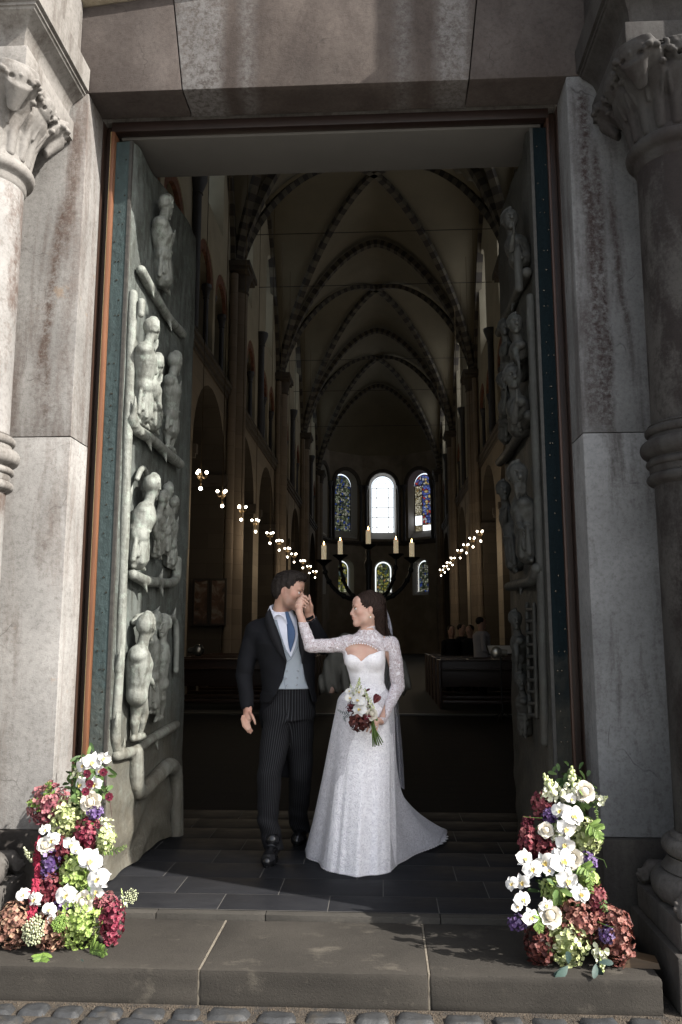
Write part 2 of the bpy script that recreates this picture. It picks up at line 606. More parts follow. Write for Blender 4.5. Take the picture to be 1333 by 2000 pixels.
paving = bpy.data.objects.new('cobble_paving', None)
COL.objects.link(paving)
paving['kind'] = 'structure'
WLOC[paving.name] = Vector((0, 0, 0))
def sett(x0, x1, y0, y1, top, seed):
    rr = random.Random(seed)
    n = 7
    V = []; F = []
    cx, cy = (x0 + x1) / 2, (y0 + y1) / 2
    wob = [rr.uniform(-1, 1) for _ in range(40)]
    tx, ty = rr.uniform(-0.04, 0.04), rr.uniform(-0.05, 0.05)
    for j in range(n):
        for i in range(n):
            u, v = i / (n - 1) * 2 - 1, j / (n - 1) * 2 - 1
            e = max(abs(u), abs(v))
            # rounded corners in plan
            k = 1 - 0.055 * (u * v) ** 4 + 0.018 * math.sin(3.1 * u + wob[0] * 4) * (1 if abs(v) > 0.6 else 0) + 0.02 * math.sin(2.7 * v + wob[1] * 4)
            x = cx + u * (x1 - x0) / 2 * k
            y = cy + v * (y1 - y0) / 2 * k
            drop = (max(0, e - 0.55) / 0.45) ** 7
            z = top - 0.014 * drop + 0.0035 * math.sin(u * 4 + wob[2] * 6) * math.cos(v * 3 + wob[3] * 5) + tx * (x - cx) + ty * (y - cy)
            if e > 0.999:
                z -= 0.02
            V.append((x, y, z))
    for j in range(n - 1):
        for i in range(n - 1):
            a = j * n + i
            F.append((a, a + 1, a + n + 1, a + n))
    return mk('cobble', V, F, COBBLE, paving)
_r = random.Random(21)
_y = 3.672
for row in range(5):
    d = _r.uniform(0.098, 0.118)
    x = -2.25 + _r.uniform(0, 0.15)
    while x < 1.75:
        w = _r.uniform(0.14, 0.215)
        if not (row == 0 and x > 0.62 and _r.random() < 0.35):
            yj = _r.uniform(-0.008, 0.008)
            sett(x + 0.002, x + w - 0.002, _y - d + 0.001 + yj, _y - 0.001 + yj, -0.157 + _r.uniform(-0.006, 0.003), _r.random())
        x += w + _r.uniform(0.0, 0.012)
    _y -= d + 0.006
# unseen pale paving behind the camera, added to bounce sun into the doorway
MB().box(-60, 60, -80, 2.6, -0.3, -0.165).build('bounce_paving', simple('pale_bounce_paving', (0.42, 0.41, 0.39), 0.85, vary=0.2, scale=1.5), None, smooth=False, kind='structure')
# loose grit and crumbs in the gutter along the step
def grit():
    rr = random.Random(5)
    V = []; F = []
    for i in range(1500):
        x = rr.uniform(-1.95, 1.35)
        y = 3.715 - abs(rr.gauss(0, 0.04)) - 0.004
        if rr.random() < 0.3:
            y = rr.uniform(3.3, 3.7)
        s = rr.uniform(0.0012, 0.0042) * (1.6 if rr.random() < 0.06 else 1)
        z = -0.176
        b = len(V)
        a = rr.uniform(0, 6.28)
        for k in range(4):
            V.append((x + s * rr.uniform(0.7, 1.3) * math.cos(a + k * 1.571), y + s * rr.uniform(0.7, 1.3) * math.sin(a + k * 1.571), z))
        V.append((x, y, z + s * 1.6 + 0.002))
        F += [(b, b + 1, b + 4), (b + 1, b + 2, b + 4), (b + 2, b + 3, b + 4), (b + 3, b, b + 4)]
    m = Mat('crumbs', (0.2, 0.15, 0.1), 0.9)
    q = m.noise(m.pos(), 160, 2)
    m.col(m.ramp(q, [(0.35, (0.025, 0.019, 0.013)), (0.6, (0.075, 0.053, 0.034)), (0.75, (0.17, 0.15, 0.12))]))
    mk('grit', V, F, m.m, None, False, kind='stuff')
grit()

def lava_mat(name, base, seed):
    m = Mat(name, base, 0.88, spec=0.2)
    p = m.pos(off=(seed, 0, seed))
    n = m.noise(p, 2.6, 6, 0.62)
    c = m.ramp(n, [(0.3, tuple(x * 0.72 for x in base)), (0.7, tuple(x * 1.22 for x in base))])
    pores = m.ramp(m.voro(p, 75, 'F1'), [(0.09, 1), (0.17, 0)])
    c = m.mix(m.math('MULTIPLY', pores, 0.6), c, tuple(x * 0.3 for x in base))
    c = m.mix(m.math('MULTIPLY', m.ramp(m.noise(p, 130, 3, 0.7), [(0.62, 0), (0.75, 1)]), 0.5), c, tuple(x * 2.3 for x in base))
    st = m.ramp(m.noise(m.pos(scale=(1, 1.5, 1), off=(seed, 3, 0)), 4.2, 5, 0.7), [(0.58, 0), (0.75, 1)])
    c = m.mix(m.math('MULTIPLY', st, 0.4), c, (0.17, 0.15, 0.12))
    m.col(c)
    m.bump(m.math('SUBTRACT', m.noise(p, 90, 5, 0.75), m.math('MULTIPLY', pores, 1.2)), 0.55, 0.005)
    return m.m
LAVA = lava_mat('basalt_lava', (0.036, 0.032, 0.027), 3)
LAVA2 = lava_mat('basalt_lava_threshold', (0.050, 0.046, 0.040), 8)
MORTAR = simple('pale_mortar', (0.14, 0.12, 0.092), 0.95, vary=0.3, scale=40, bump=0.3)

step = thing('doorstep', 'broad grey basalt step in three slabs in front of the church doorway', 'step', (-0.34, 4.0, -0.175))
for i, (a, b) in enumerate(((-2.4, -0.824), (-0.814, 0.183), (0.193, 1.178))):
    bevel_box('step_slab', a, b, 3.722, 4.338, -0.178, -0.03, LAVA, step, bev=0.010, rough=0.0016, seed=i, cuts=5)
for a, b in ((-0.8235, -0.8145), (0.1835, 0.1925)):
    MB().box(a, b, 3.727, 4.336, -0.175, -0.0315).build('mortar_joint', MORTAR, step, smooth=False)
for a, b in ((-1.80, -1.19), (-1.186, -0.62), (-0.616, 0.28), (0.284, 0.74), (0.744, 1.13)):
    bevel_box('threshold_stone', a, b, 4.341, 4.398, -0.12, -0.002, LAVA2, step, bev=0.004, rough=0.0008, seed=int(a * 100), cuts=2)

# slate floor just inside
def slate_mat():
    m = Mat('slate', (0.022, 0.023, 0.026), 0.62, spec=0.06)
    p = m.pos()
    t = m.n('ObjectInfo').outputs['Random']
    n = m.noise(m.pos(scale=(1, 2.2, 1)), 6, 6, 0.65)
    c = m.ramp(n, [(0.3, (0.015, 0.0155, 0.018)), (0.72, (0.026, 0.0265, 0.029))])
    c = m.mix(m.math('MULTIPLY', t, 0.3), c, (0.012, 0.0125, 0.015))
    dust = m.ramp(m.noise(p, 38, 5, 0.75), [(0.6, 0), (0.75, 1)])
    c = m.mix(m.math('MULTIPLY', dust, 0.3), c, (0.09, 0.085, 0.08))
    m.col(c)
    m.rough(m.ramp(n, [(0.3, 0.52), (0.7, 0.7)]))
    m.bump(m.noise(m.pos(scale=(1, 2, 1)), 26, 5, 0.6), 0.25, 0.004)
    return m.m
SLATE = slate_mat()
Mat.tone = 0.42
SLATE_SHADE = slate_mat()          # inner rows: the indoor falloff of light is put into a blacker slate
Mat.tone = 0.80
JOINT = simple('floor_joint', (0.075, 0.071, 0.064), 0.9)
floor = bpy.data.objects.new('church_floor', None)
COL.objects.link(floor); floor['kind'] = 'structure'
WLOC[floor.name] = Vector((0, 0, 0))
mk('joint_bed', [(-9, 4.399, -0.0012), (9, 4.399, -0.0012), (9, 6.76, -0.0012), (-9, 6.76, -0.0012)], [(0, 1, 2, 3)], JOINT, floor)
_ty = [4.402, 4.652, 4.952, 5.252, 5.552, 5.852, 6.152, 6.452, 6.752]
_tr = random.Random(4)
for j in range(len(_ty) - 1):
    off = [-1.42, -1.13, -1.28, -1.05, -1.5, -1.2, -1.4, -1.1][j] - 0.62
    xx = off
    while xx < 1.2:
        w = 0.58
        a, b = max(xx, -1.74), min(xx + w, 1.07)
        if b - a > 0.03:
            bevel_box('slate_tile', a + 0.0028, b - 0.0028, _ty[j] + 0.0028, _ty[j + 1] - 0.0028, -0.03, _tr.uniform(0.0, 0.0005), SLATE if _ty[j] < 5.5 else SLATE_SHADE, floor, bev=0.0006)
        xx += w
# the darker floor farther in and the paler nave floor behind it
def far_floor():
    m = Mat('dark_floor_slabs', (0.02, 0.02, 0.02), 0.8, spec=0.04)
    br = m.n('TexBrick'); br.inputs['Scale'].default_value = 1.6; br.inputs['Mortar Size'].default_value = 0.008
    br.inputs['Color1'].default_value = (0.007, 0.007, 0.008, 1); br.inputs['Color2'].default_value = (0.010, 0.0095, 0.0095, 1); br.inputs['Mortar'].default_value = (0.014, 0.014, 0.013, 1)
    m.l(m.pos(), br.inputs[0]); m.col(br.outputs[0])
    return m.m
mk('floor_slab', [(-9, 6.752, 0), (9, 6.752, 0), (9, 14.4, 0), (-9, 14.4, 0)], [(0, 1, 2, 3)], far_floor(), floor)
NAVEFL = simple('nave_floor_stone', (0.016, 0.0145, 0.012), 0.8, vary=0.3, scale=2)
MB().box(-9, 9, 14.4, 60, -0.3, 0.02).build('nave_floor_slab', NAVEFL, floor, smooth=False)

# ================================================================== STONE PORTAL
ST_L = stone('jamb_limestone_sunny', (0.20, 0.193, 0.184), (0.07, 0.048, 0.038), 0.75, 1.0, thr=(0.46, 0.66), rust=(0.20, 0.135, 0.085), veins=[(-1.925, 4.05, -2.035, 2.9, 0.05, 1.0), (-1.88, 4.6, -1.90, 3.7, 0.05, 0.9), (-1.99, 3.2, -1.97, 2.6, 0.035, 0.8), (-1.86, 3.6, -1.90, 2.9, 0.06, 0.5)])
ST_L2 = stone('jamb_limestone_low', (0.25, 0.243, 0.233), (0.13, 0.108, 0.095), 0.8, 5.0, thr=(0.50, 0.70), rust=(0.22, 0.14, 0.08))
ST_R = stone('jamb_limestone_shaded', (0.145, 0.146, 0.147), (0.035, 0.024, 0.022), 0.5, 9.3, streak=(4.2, 4.2, 0.5), thr=(0.50, 0.64), veins=[(1.225, 4.7, 1.245, 3.6, 0.06, 1.0), (1.245, 4.0, 1.26, 2.56, 0.055, 1.0), (1.30, 4.3, 1.30, 2.56, 0.035, 1.0), (1.36, 4.0, 1.42, 3.1, 0.03, 0.9), (1.19, 3.3, 1.20, 2.56, 0.05, 0.8)])  # right jamb: same limestone, its shade put into a darker colour
ST_R2 = stone('jamb_limestone_shaded_low', (0.205, 0.206, 0.207), (0.05, 0.042, 0.038), 0.75, 12.0, thr=(0.52, 0.70))  # lower right block, likewise darkened for shade
ST_LIN = stone('lintel_limestone_brown', (0.072, 0.060, 0.054), (0.036, 0.027, 0.023), 0.7, 4.4, streak=(1.6, 1.6, 0.9), thr=(0.38, 0.66), speck=0.2)
ST_LIN2 = stone('lintel_limestone_mid', (0.074, 0.060, 0.052), (0.034, 0.025, 0.021), 0.75, 3.1, streak=(1.5, 1.5, 0.5), thr=(0.40, 0.62), speck=0.3, pale=[(-1.30, -0.98, 0.95), (-0.86, -0.78, 0.6), (0.10, 0.20, 0.5), (0.36, 0.56, 0.8)])
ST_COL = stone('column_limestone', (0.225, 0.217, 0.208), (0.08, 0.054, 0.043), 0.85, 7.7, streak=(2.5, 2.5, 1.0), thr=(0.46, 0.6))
ST_COLR = stone('column_limestone_shaded', (0.042, 0.039, 0.036), (0.012, 0.0085, 0.0075), 0.95, 2.2, streak=(2.0, 2.0, 0.7), thr=(0.42, 0.54))  # right column: the shade on it is put into the stone colour
ST_CAP = stone('carved_limestone', (0.19, 0.18, 0.168), (0.068, 0.055, 0.046), 0.6, 6.1, thr=(0.5, 0.66), tool=False)
ST_PL = stone('plinth_basalt', (0.075, 0.068, 0.060), (0.035, 0.03, 0.028), 0.7, 8.8, thr=(0.4, 0.6), rust=(0.16, 0.09, 0.04))
ST_FAR = stone('facade_limestone', (0.36, 0.34, 0.31), (0.16, 0.13, 0.11), 0.6, 15.0)

portal = thing('stone_portal', 'grey stone church doorway with lintel, jambs and flanking columns', 'portal', (-0.34, 4.45, 0))
JX0, JX1 = -1.815, 1.138
YF, YB = 4.45, 4.72
ZH = 4.775
PLZ = 0.37
# jambs: two blocks a side above a basalt plinth
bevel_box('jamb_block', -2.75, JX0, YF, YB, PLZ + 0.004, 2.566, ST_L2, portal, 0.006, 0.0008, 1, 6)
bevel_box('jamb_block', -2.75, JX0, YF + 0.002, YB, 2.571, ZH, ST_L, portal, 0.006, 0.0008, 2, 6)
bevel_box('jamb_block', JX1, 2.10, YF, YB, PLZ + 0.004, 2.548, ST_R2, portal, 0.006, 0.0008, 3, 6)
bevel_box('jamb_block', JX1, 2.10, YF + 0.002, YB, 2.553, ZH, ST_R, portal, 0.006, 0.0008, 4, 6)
bevel_box('plinth_stone', -2.75, JX0 + 0.006, YF - 0.03, YB - 0.005, -0.17, PLZ, ST_PL, portal, 0.012, 0.0015, 5, 5)
bevel_box('plinth_stone', JX1 - 0.006, 2.10, YF - 0.03, YB - 0.005, -0.17, PLZ, ST_PL, portal, 0.012, 0.0015, 6, 5)
# lintel: three stones with leaning joints and a rising top edge
zt = lambda x: 5.36 + 0.20 * min(1.0, (x + 2.05) / 1.7) if x < -0.34 else 5.36 + 0.20 * min(1.0, (1.37 - x) / 1.7)
bevel_box('lintel_stone', 0, 0, YF + 0.003, YB - 0.002, 0, 0, ST_LIN, portal, 0.005, 0.0006, 7, 5, pts=[(-2.62, ZH + 0.005), (-1.226, ZH + 0.005), (-1.305, zt(-1.305)), (-2.05, zt(-2.05)), (-2.62, 5.36)])
bevel_box('lintel_stone', 0, 0, YF, YB - 0.002, 0, 0, ST_LIN2, portal, 0.005, 0.0006, 8, 5, pts=[(-1.219, ZH + 0.002), (0.549, ZH + 0.002), (0.622, zt(0.622)), (-0.34, 5.56), (-1.298, zt(-1.298))])
bevel_box('lintel_stone', 0, 0, YF + 0.002, YB - 0.002, 0, 0, ST_LIN, portal, 0.005, 0.0006, 9, 5, pts=[(0.556, ZH + 0.004), (2.10, ZH + 0.004), (2.10, 5.36), (1.37, zt(1.37)), (0.629, zt(0.629))])
CREAM = stone('cream_limestone', (0.50, 0.44, 0.33), (0.30, 0.24, 0.17), 0.4, 10.0)
bevel_box('gable_moulding', 0, 0, YF - 0.06, YB, 0, 0, CREAM, portal, 0.02, 0.001, 10, 4, pts=[(-2.0, zt(-2.0) + 0.012), (-0.34, 5.572), (1.32, zt(1.32) + 0.012), (1.32, 5.9), (-0.34, 6.1), (-2.0, 5.9)])

# carved column: pedestal, base with corner spurs, shaft, ring, leafy capital, abacus and impost
def carve_capital(cx, cy, sgn, mat, parent):
    s = SDF((cx - 0.46, cy - 0.46, 3.93), (cx + 0.46, cy + 0.46, 4.49), 0.0058)
    s.stack([(3.95, cx, cy, 0.19, 0.19), (4.15, cx, cy, 0.205, 0.205), (4.34, cx, cy, 0.25, 0.25), (4.46, cx, cy, 0.285, 0.285)], 0.0, 2.3)
    # reeded lower leaves
    for i in range(16):
        a = 2 * math.pi * (i + 0.5) / 16
        c, d = math.cos(a), math.sin(a)
        s.chain([(cx + 0.19 * c, cy + 0.19 * d, 3.96), (cx + 0.205 * c, cy + 0.205 * d, 4.1), (cx + 0.23 * c, cy + 0.23 * d, 4.2)], [0.026, 0.030, 0.022], 0.006)
    # broad leaves that curl outward at the corners and the middles
    for i in range(8):
        a = math.pi / 4 * i + math.pi / 4
        c, d = math.cos(a), math.sin(a)
        corner = i % 2 == 0
        t = Vector((-d, c, 0))
        ro = 0.385 if corner else 0.30
        q = [(0.205, 4.14), (0.245, 4.26), (ro - 0.075, 4.375), (ro - 0.015, 4.405), (ro, 4.365), (ro - 0.03, 4.325)]
        wd = [0.07, 0.105, 0.125, 0.11, 0.08, 0.05]
        pts = [(cx + r * c, cy + r * d, z) for r, z in q]
        s.chain(pts, wd, 0.02, sq=((c, d, -0.35), 0.34))
        for sd in (-1, 1):                    # raised rim, a row of lobes along it
            e = [(cx + (r + 0.012) * c + t.x * sd * w * 0.88, cy + (r + 0.012) * d + t.y * sd * w * 0.88, z - 0.008) for (r, z), w in zip(q, wd)]
            s.chain(e, [0.010, 0.012, 0.013, 0.013, 0.011, 0.008], 0.003)
            for k in (1, 2, 3):
                v = Vector(e[k]).lerp(Vector(e[k + 1]), 0.5) + t * sd * 0.008
                s.ell(v, (0.022, 0.022, 0.020), k=0.003)
            h = Vector((cx + (ro - 0.06) * c, cy + (ro - 0.06) * d, 4.335)) + t * sd * 0.046
            s.cone(h - Vector((c, d, 0)) * 0.10, h + Vector((c, d, 0.1)) * 0.16, 0.014, 0.014, 0.003, True)
        s.chain([(cx + (r + 0.028) * c, cy + (r + 0.028) * d, z) for r, z in q], [0.010, 0.011, 0.011, 0.011, 0.010, 0.008], 0.006)
        if corner:                            # the turned-over tip hangs down as a fold
            p0 = Vector((cx + (ro - 0.02) * c, cy + (ro - 0.02) * d, 4.35))
            p1 = Vector((cx + (ro - 0.085) * c, cy + (ro - 0.085) * d, 4.20))
            s.cone(p0, p1, 0.075, 0.03, 0.012, sq=((c, d, 0.4), 0.30))
    # scrolls along the top
    for i in range(8):
        a = math.pi / 4 * i + math.pi / 8 + math.pi / 4
        c, d = math.cos(a), math.sin(a)
        t = Vector((-d, c, 0))
        o = Vector((cx + 0.31 * c, cy + 0.31 * d, 4.415))
        pts = []; rr = []
        for k in range(15):
            th = k / 14 * 2.3 * math.pi
            r = 0.058 * (1 - k / 19)
            pts.append(o + t * (r * math.cos(th)) + Vector((c * 0.03 * (k / 14), d * 0.03 * (k / 14), r * math.sin(th))))
            rr.append(0.018 - 0.006 * k / 14)
        s.chain(pts, rr, 0.006)
    # a waved ribbon under the abacus
    ring = []
    for k in range(97):
        a = 2 * math.pi * k / 96
        e = 1 / max(abs(math.cos(a)), abs(math.sin(a)))
        r = 0.262 + 0.065 * (e - 1) / 0.414
        ring.append((cx + r * math.cos(a), cy + r * math.sin(a), 4.425 + 0.016 * math.sin(a * 16)))
    s.chain(ring, [0.017] * 97, 0.004)
    s.clip(lambda X, Y, Z: Z - 4.452)
    V, F = s.mesh()
    V[:, 2] = 4.055 + (V[:, 2] - 3.965) * 0.80
    return mk('capital', V, F, mat, parent, True)

ST_BASE = stone('base_basalt', (0.105, 0.098, 0.09), (0.05, 0.043, 0.04), 0.7, 3.8, thr=(0.4, 0.6), tool=False)
def column(cx, cy, sgn, mshaft, mcap, mped):
    mbase = ST_BASE
    col = bpy.data.objects.new('column', None); COL.objects.link(col); col.parent = portal
    WLOC[col.name] = WLOC[portal.name]
    n = 40
    bevel_box('pedestal', cx - 0.335, cx + 0.335, cy - 0.335, cy + 0.335, -0.172, 0.062, mped, col, 0.012, 0.001, 3, 3)
    bevel_box('base_block', cx - 0.305, cx + 0.305, cy - 0.305, cy + 0.305, 0.064, 0.185, mbase, col, 0.012, 0.001, 4, 3)
    pr = []
    for a in range(-90, 91, 18):
        pr.append((0.255 + 0.06 * math.cos(R(a)), 0.255 + 0.068 * math.sin(R(a))))
    pr += [(0.262, 0.33), (0.248, 0.35), (0.232, 0.372), (0.236, 0.388)]
    for a in range(-90, 91, 18):
        pr.append((0.215 + 0.042 * math.cos(R(a)), 0.430 + 0.042 * math.sin(R(a))))
    pr += [(0.212, 0.485), (0.196, 0.497)]
    for i in range(4):                       # spurs with a rolled tip on the four corners
        a = math.pi / 2 * i + math.pi / 4
        c, d = math.cos(a), math.sin(a)
        o = Vector((cx + 0.37 * c, cy + 0.37 * d, 0.232))
        s = SDF(o - Vector((0.15, 0.15, 0.07)), o + Vector((0.15, 0.15, 0.12)), 0.0075)
        s.chain([(cx + 0.26 * c, cy + 0.26 * d, 0.30), (cx + 0.34 * c, cy + 0.34 * d, 0.27), (cx + 0.385 * c, cy + 0.385 * d, 0.215)], [0.02, 0.04, 0.035], 0.02)
        for k in range(12):
            th = k / 11 * 2 * math.pi * 1.3
            r = 0.034 * (1 - k / 14)
            for side in (-1, 1):
                q = o + Vector((c * r * math.cos(th) - d * side * 0.035, d * r * math.cos(th) + c * side * 0.035, r * math.sin(th)))
                s.ell(q, 0.011, k=0.004)
        s.build('base_spur', mbase, col)
    MB().lathe(pr, (cx, cy, 0), n).build('base', mbase, col, auto=50)
    MB().lathe([(0.192, 0.49), (0.190, 1.2), (0.189, 2.19)], (cx, cy, 0), n).build('shaft', mshaft, col)
    pr = [(0.19, 2.17)]
    for (r0, z0, rr) in ((0.200, 2.205, 0.026), (0.205, 2.285, 0.020), (0.205, 2.36, 0.046), (0.200, 2.45, 0.024)):
        for a in range(-80, 81, 20):
            pr.append((r0 + rr * math.cos(R(a)), z0 + rr * math.sin(R(a))))
        pr.append((0.208, z0 + rr + 0.006))
    pr.append((0.19, 2.49))
    MB().lathe(pr, (cx, cy, 0), n).build('shaft_ring', mcap, col, auto=50)
    MB().lathe([(0.189, 2.47), (0.186, 3.2), (0.184, 3.95)], (cx, cy, 0), n).build('shaft', mshaft, col)
    pr = [(0.184, 3.89), (0.196, 3.905), (0.196, 3.935)]
    for a in range(-80, 81, 20):
        pr.append((0.198 + 0.040 * math.cos(R(a)), 3.985 + 0.040 * math.sin(R(a))))
    pr += [(0.205, 4.035), (0.20, 4.058)]
    MB().lathe(pr, (cx, cy, 0), n).build('neck_ring', mcap, col, auto=50)
    carve_capital(cx, cy, sgn, mcap, col)
    x0, x1 = cx - 0.30, cx + 0.30
    bevel_box('abacus', x0, x1, cy - 0.27, 4.443, 4.446, 4.573, mcap, col, 0.006, 0.0008, 5, 3)
    # impost: hollow moulding and top slab, made as an extruded profile on three sides
    lv = [(0.0, 4.576, -0.035), (0.0, 4.60, -0.035), (0, 4.66, -0.03), (0, 4.70, -0.012), (0, 4.73, 0.022), (0, 4.748, 0.05), (0, 4.76, 0.055), (0, 4.762, 0.064), (0, 4.78, 0.064), (0, 4.783, 0.082), (0, 4.93, 0.085), (0, 4.935, 0.07)]
    V = []; F = []
    for _, z, e in lv:
        V += [(x0 - e, 4.443, z), (x0 - e, cy - 0.27 - e, z), (x1 + e, cy - 0.27 - e, z), (x1 + e, 4.443, z)]
    for i in range(len(lv) - 1):
        for k in range(4):
            a = i * 4 + k; b = i * 4 + (k + 1) % 4
            F.append((a, b, b + 4, a + 4))
    F.append((3, 2, 1, 0)); t = (len(lv) - 1) * 4; F.append((t, t + 1, t + 2, t + 3))
    mk('impost', V, F, mcap, col, True, auto=25)
    bevel_box('upper_block', x0 - 0.02, x1 + 0.02, cy - 0.27, 4.443, 4.94, 5.9, mcap, col, 0.01)
    return col
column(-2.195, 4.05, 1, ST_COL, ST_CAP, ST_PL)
column(1.58, 4.05, -1, ST_COLR, stone('carved_limestone_shaded', (0.034, 0.032, 0.030), (0.016, 0.012, 0.011), 0.8, 6.6, thr=(0.42, 0.6), tool=False), ST_PL)  # right capital stone darkened to carry the shade
# outer orders of the portal beside the columns
bevel_box('outer_pier', -3.6, -2.64, 3.54, YB, -0.17, 8.0, ST_FAR, portal, 0.02)
bevel_box('outer_pier', 2.0, 3.0, 3.54, YB, -0.17, 8.0, ST_FAR, portal, 0.02)
bevel_box('tympanum', -2.7, 2.05, YF + 0.05, YB, 5.95, 8.2, ST_FAR, portal, 0.01)

# the front wall of the church round the portal
facade = thing('church_facade', 'tall pale stone front wall of the church above the doorway', 'church wall', (0, 4.9, 0))
_m = MB()
_m.box(-14, -1.82, 4.725, 5.27, -0.2, 22).box(1.142, 14, 4.725, 5.27, -0.2, 22).box(-1.818, 1.14, 4.80, 5.27, 4.815, 22)
_m.build('wall', ST_FAR, facade, smooth=False)
SOFF = simple('painted_soffit', (0.085, 0.08, 0.072), 0.8, vary=0.08, scale=3)
bevel_box('soffit', -1.72, 1.05, 4.81, 5.258, 4.69, 4.812, SOFF, facade, 0.004)

# wooden door frame
def wood_mat(name, base, seed=0, rough=0.5, axis='z'):
    m = Mat(name, base, rough)
    sc = {'z': (14, 14, 0.7), 'x': (0.7, 14, 14), 'y': (14, 0.7, 14)}[axis]
    p = m.pos(scale=sc, off=(seed, seed, seed))
    n = m.noise(p, 3, 6, 0.65, 0.6)
    m.col(m.ramp(n, [(0.25, tuple(x * 0.55 for x in base)), (0.6, base), (0.8, tuple(min(1, x * 1.35) for x in base))]))
    m.bump(n, 0.2, 0.003)
    return m.m
WOOD_O = wood_mat('orange_brown_wood', (0.15, 0.062, 0.028))
WOOD_D = wood_mat('dark_brown_wood', (0.03, 0.014, 0.008), 3)
frame = thing('door_frame', 'brown wooden door frame set inside the stone doorway', 'door frame', (-0.34, 4.75, 0))
for x0, x1, s in ((-1.812, -1.765, 1), (1.088, 1.135, -1)):
    bevel_box('frame_post', x0, x1, 4.79, 4.86, 0.002, 4.77, WOOD_D, frame, 0.003)
bevel_box('frame_lining', -1.8175, -1.8125, 4.7225, 4.788, 0.002, 4.77, WOOD_D, frame, 0)
bevel_box('frame_lining', 1.1355, 1.1405, 4.7225, 4.788, 0.002, 4.77, WOOD_D, frame, 0)
bevel_box('frame_strip', -1.762, -1.739, 4.728, 4.82, 0.002, 4.70, WOOD_O, frame, 0.003)
bevel_box('frame_strip', 1.072, 1.086, 4.728, 4.82, 0.002, 4.70, wood_mat('shaded_side_wood', (0.05, 0.021, 0.011), 8), frame, 0.003)  # right strip: frame wood darkened, the shade put into its colour
_g = simple('yellowed_sealing_strip', (0.42, 0.33, 0.16), 0.6)
bevel_box('seal', -1.7648, -1.7622, 4.730, 4.78, 0.002, 4.70, _g, frame, 0)
bevel_box('frame_head', -1.764, 1.087, 4.737, 4.806, 4.705, 4.772, wood_mat('red_brown_wood', (0.014, 0.0055, 0.0035), 5, axis='x'), frame, 0.003)
Mat.tone = 0.85
# ================================================================== INSIDE OF THE CHURCH
PLASTER = simple('ochre_plaster', (0.48, 0.43, 0.32), 0.9, vary=0.12, scale=1.2, bump=0.05)
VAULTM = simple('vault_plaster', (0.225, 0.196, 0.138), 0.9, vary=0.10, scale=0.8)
def ashlar(name, base):
    m = Mat(name, base, 0.85)
    br = m.n('TexBrick')
    br.inputs['Scale'].default_value = 1.0
    br.inputs['Brick Width'].default_value = 0.9; br.inputs['Row Height'].default_value = 0.42
    br.inputs['Mortar Size'].default_value = 0.006
    br.inputs['Color1'].default_value = (*[c * 0.85 for c in base], 1); br.inputs['Color2'].default_value = (*[c * 1.15 for c in base], 1)
    br.inputs['Mortar'].default_value = (*[c * 0.6 for c in base], 1)
    p = m.n('NewGeometry').outputs['Position']
    sx = m.n('SeparateXYZ'); m.l(p, sx.inputs[0])
    cb = m.n('CombineXYZ')
    m.l(m.math('ADD', sx.outputs[0], sx.outputs[1]), cb.inputs[0]); m.l(sx.outputs[2], cb.inputs[1])
    m.l(cb.outputs[0], br.inputs[0])
    m.col(m.mix(m.math('MULTIPLY', m.noise(p, 1.5, 4), 0.5), br.outputs[0], tuple(c * 0.6 for c in base)))
    return m.m
ASHLAR = ashlar('tuff_ashlar', (0.30, 0.25, 0.185))
ARCHIN = ashlar('shaded_arch_stone', (0.075, 0.062, 0.048))  # arch reveals: ashlar darkened because less light reaches them
DARKST = simple('dark_moulding_stone', (0.075, 0.062, 0.05), 0.8, scale=4)
SHAFTM = ashlar('shaft_stone', (0.24, 0.195, 0.15))
REDST = simple('red_painted_band', (0.20, 0.085, 0.05), 0.8, vary=0.5, scale=9)
DKVOUS = simple('dark_voussoir', (0.05, 0.041, 0.035), 0.85, scale=3)
LTVOUS = simple('pale_voussoir', (0.13, 0.113, 0.083), 0.85, scale=3)
SLATEC = simple('slate_colonnette', (0.045, 0.045, 0.05), 0.5, scale=3)
GLOWW = emit('clerestory_glass', (0.95, 0.97, 1.0), 0.65)
GLOWL = emit('clerestory_glass_north', (0.55, 0.66, 0.75), 0.22)
LEAD = simple('lead_bar', (0.02, 0.02, 0.022), 0.6)

NX = -0.20                       # the nave's axis
HW = 4.25                        # half its width
BAYS = [12.4, 22.6, 32.8, 43.0, 53.2]
SPR, APX = 12.3, 18.4            # springing and crown of the vault

def arch_loop(cu, hw, z0, zs, n=12, point=1.0):
    """an opening: sill corners and a (slightly pointed) arched head, counter-clockwise from the lower left"""
    L = [(cu - hw, z0), (cu + hw, z0)]
    for k in range(n + 1):
        a = math.pi * k / n
        L.append((cu + hw * math.cos(a), zs + hw * point * math.sin(a)))
    return L

def pierced_wall(name, u0, u1, z0, z1, loops, place, depth, mat, parent, rmat=None, splay=1.0, label=None):
    """a wall with arched openings and their reveals. place(u, z, d) -> point; d runs from 0 (face) into the wall"""
    polys = [[Vector((u0, z0, 0)), Vector((u1, z0, 0)), Vector((u1, z1, 0)), Vector((u0, z1, 0))]] + [[Vector((u, z, 0)) for u, z in L] for L in loops]
    tris = geometry.tessellate_polygon(polys)
    flat = [q for pl in polys for q in pl]
    V = [place(q.x, q.y, 0) for q in flat]
    F = [tuple(t) for t in tris]
    MI = [0] * len(F)
    base = 4
    for L in loops:
        n = len(L)
        b0 = len(V)
        cu = sum(u for u, z in L) / n; cz = sum(z for u, z in L) / n
        for u, z in L:
            V.append(place(cu + (u - cu) * splay, cz + (z - cz) * splay, depth))
        for i in range(n):
            F.append((base + i, base + (i + 1) % n, b0 + (i + 1) % n, b0 + i)); MI.append(1)
        base += n
    return mk(name, V, F, None, parent, False, mats=[mat, rmat or mat], midx=MI, label=label)

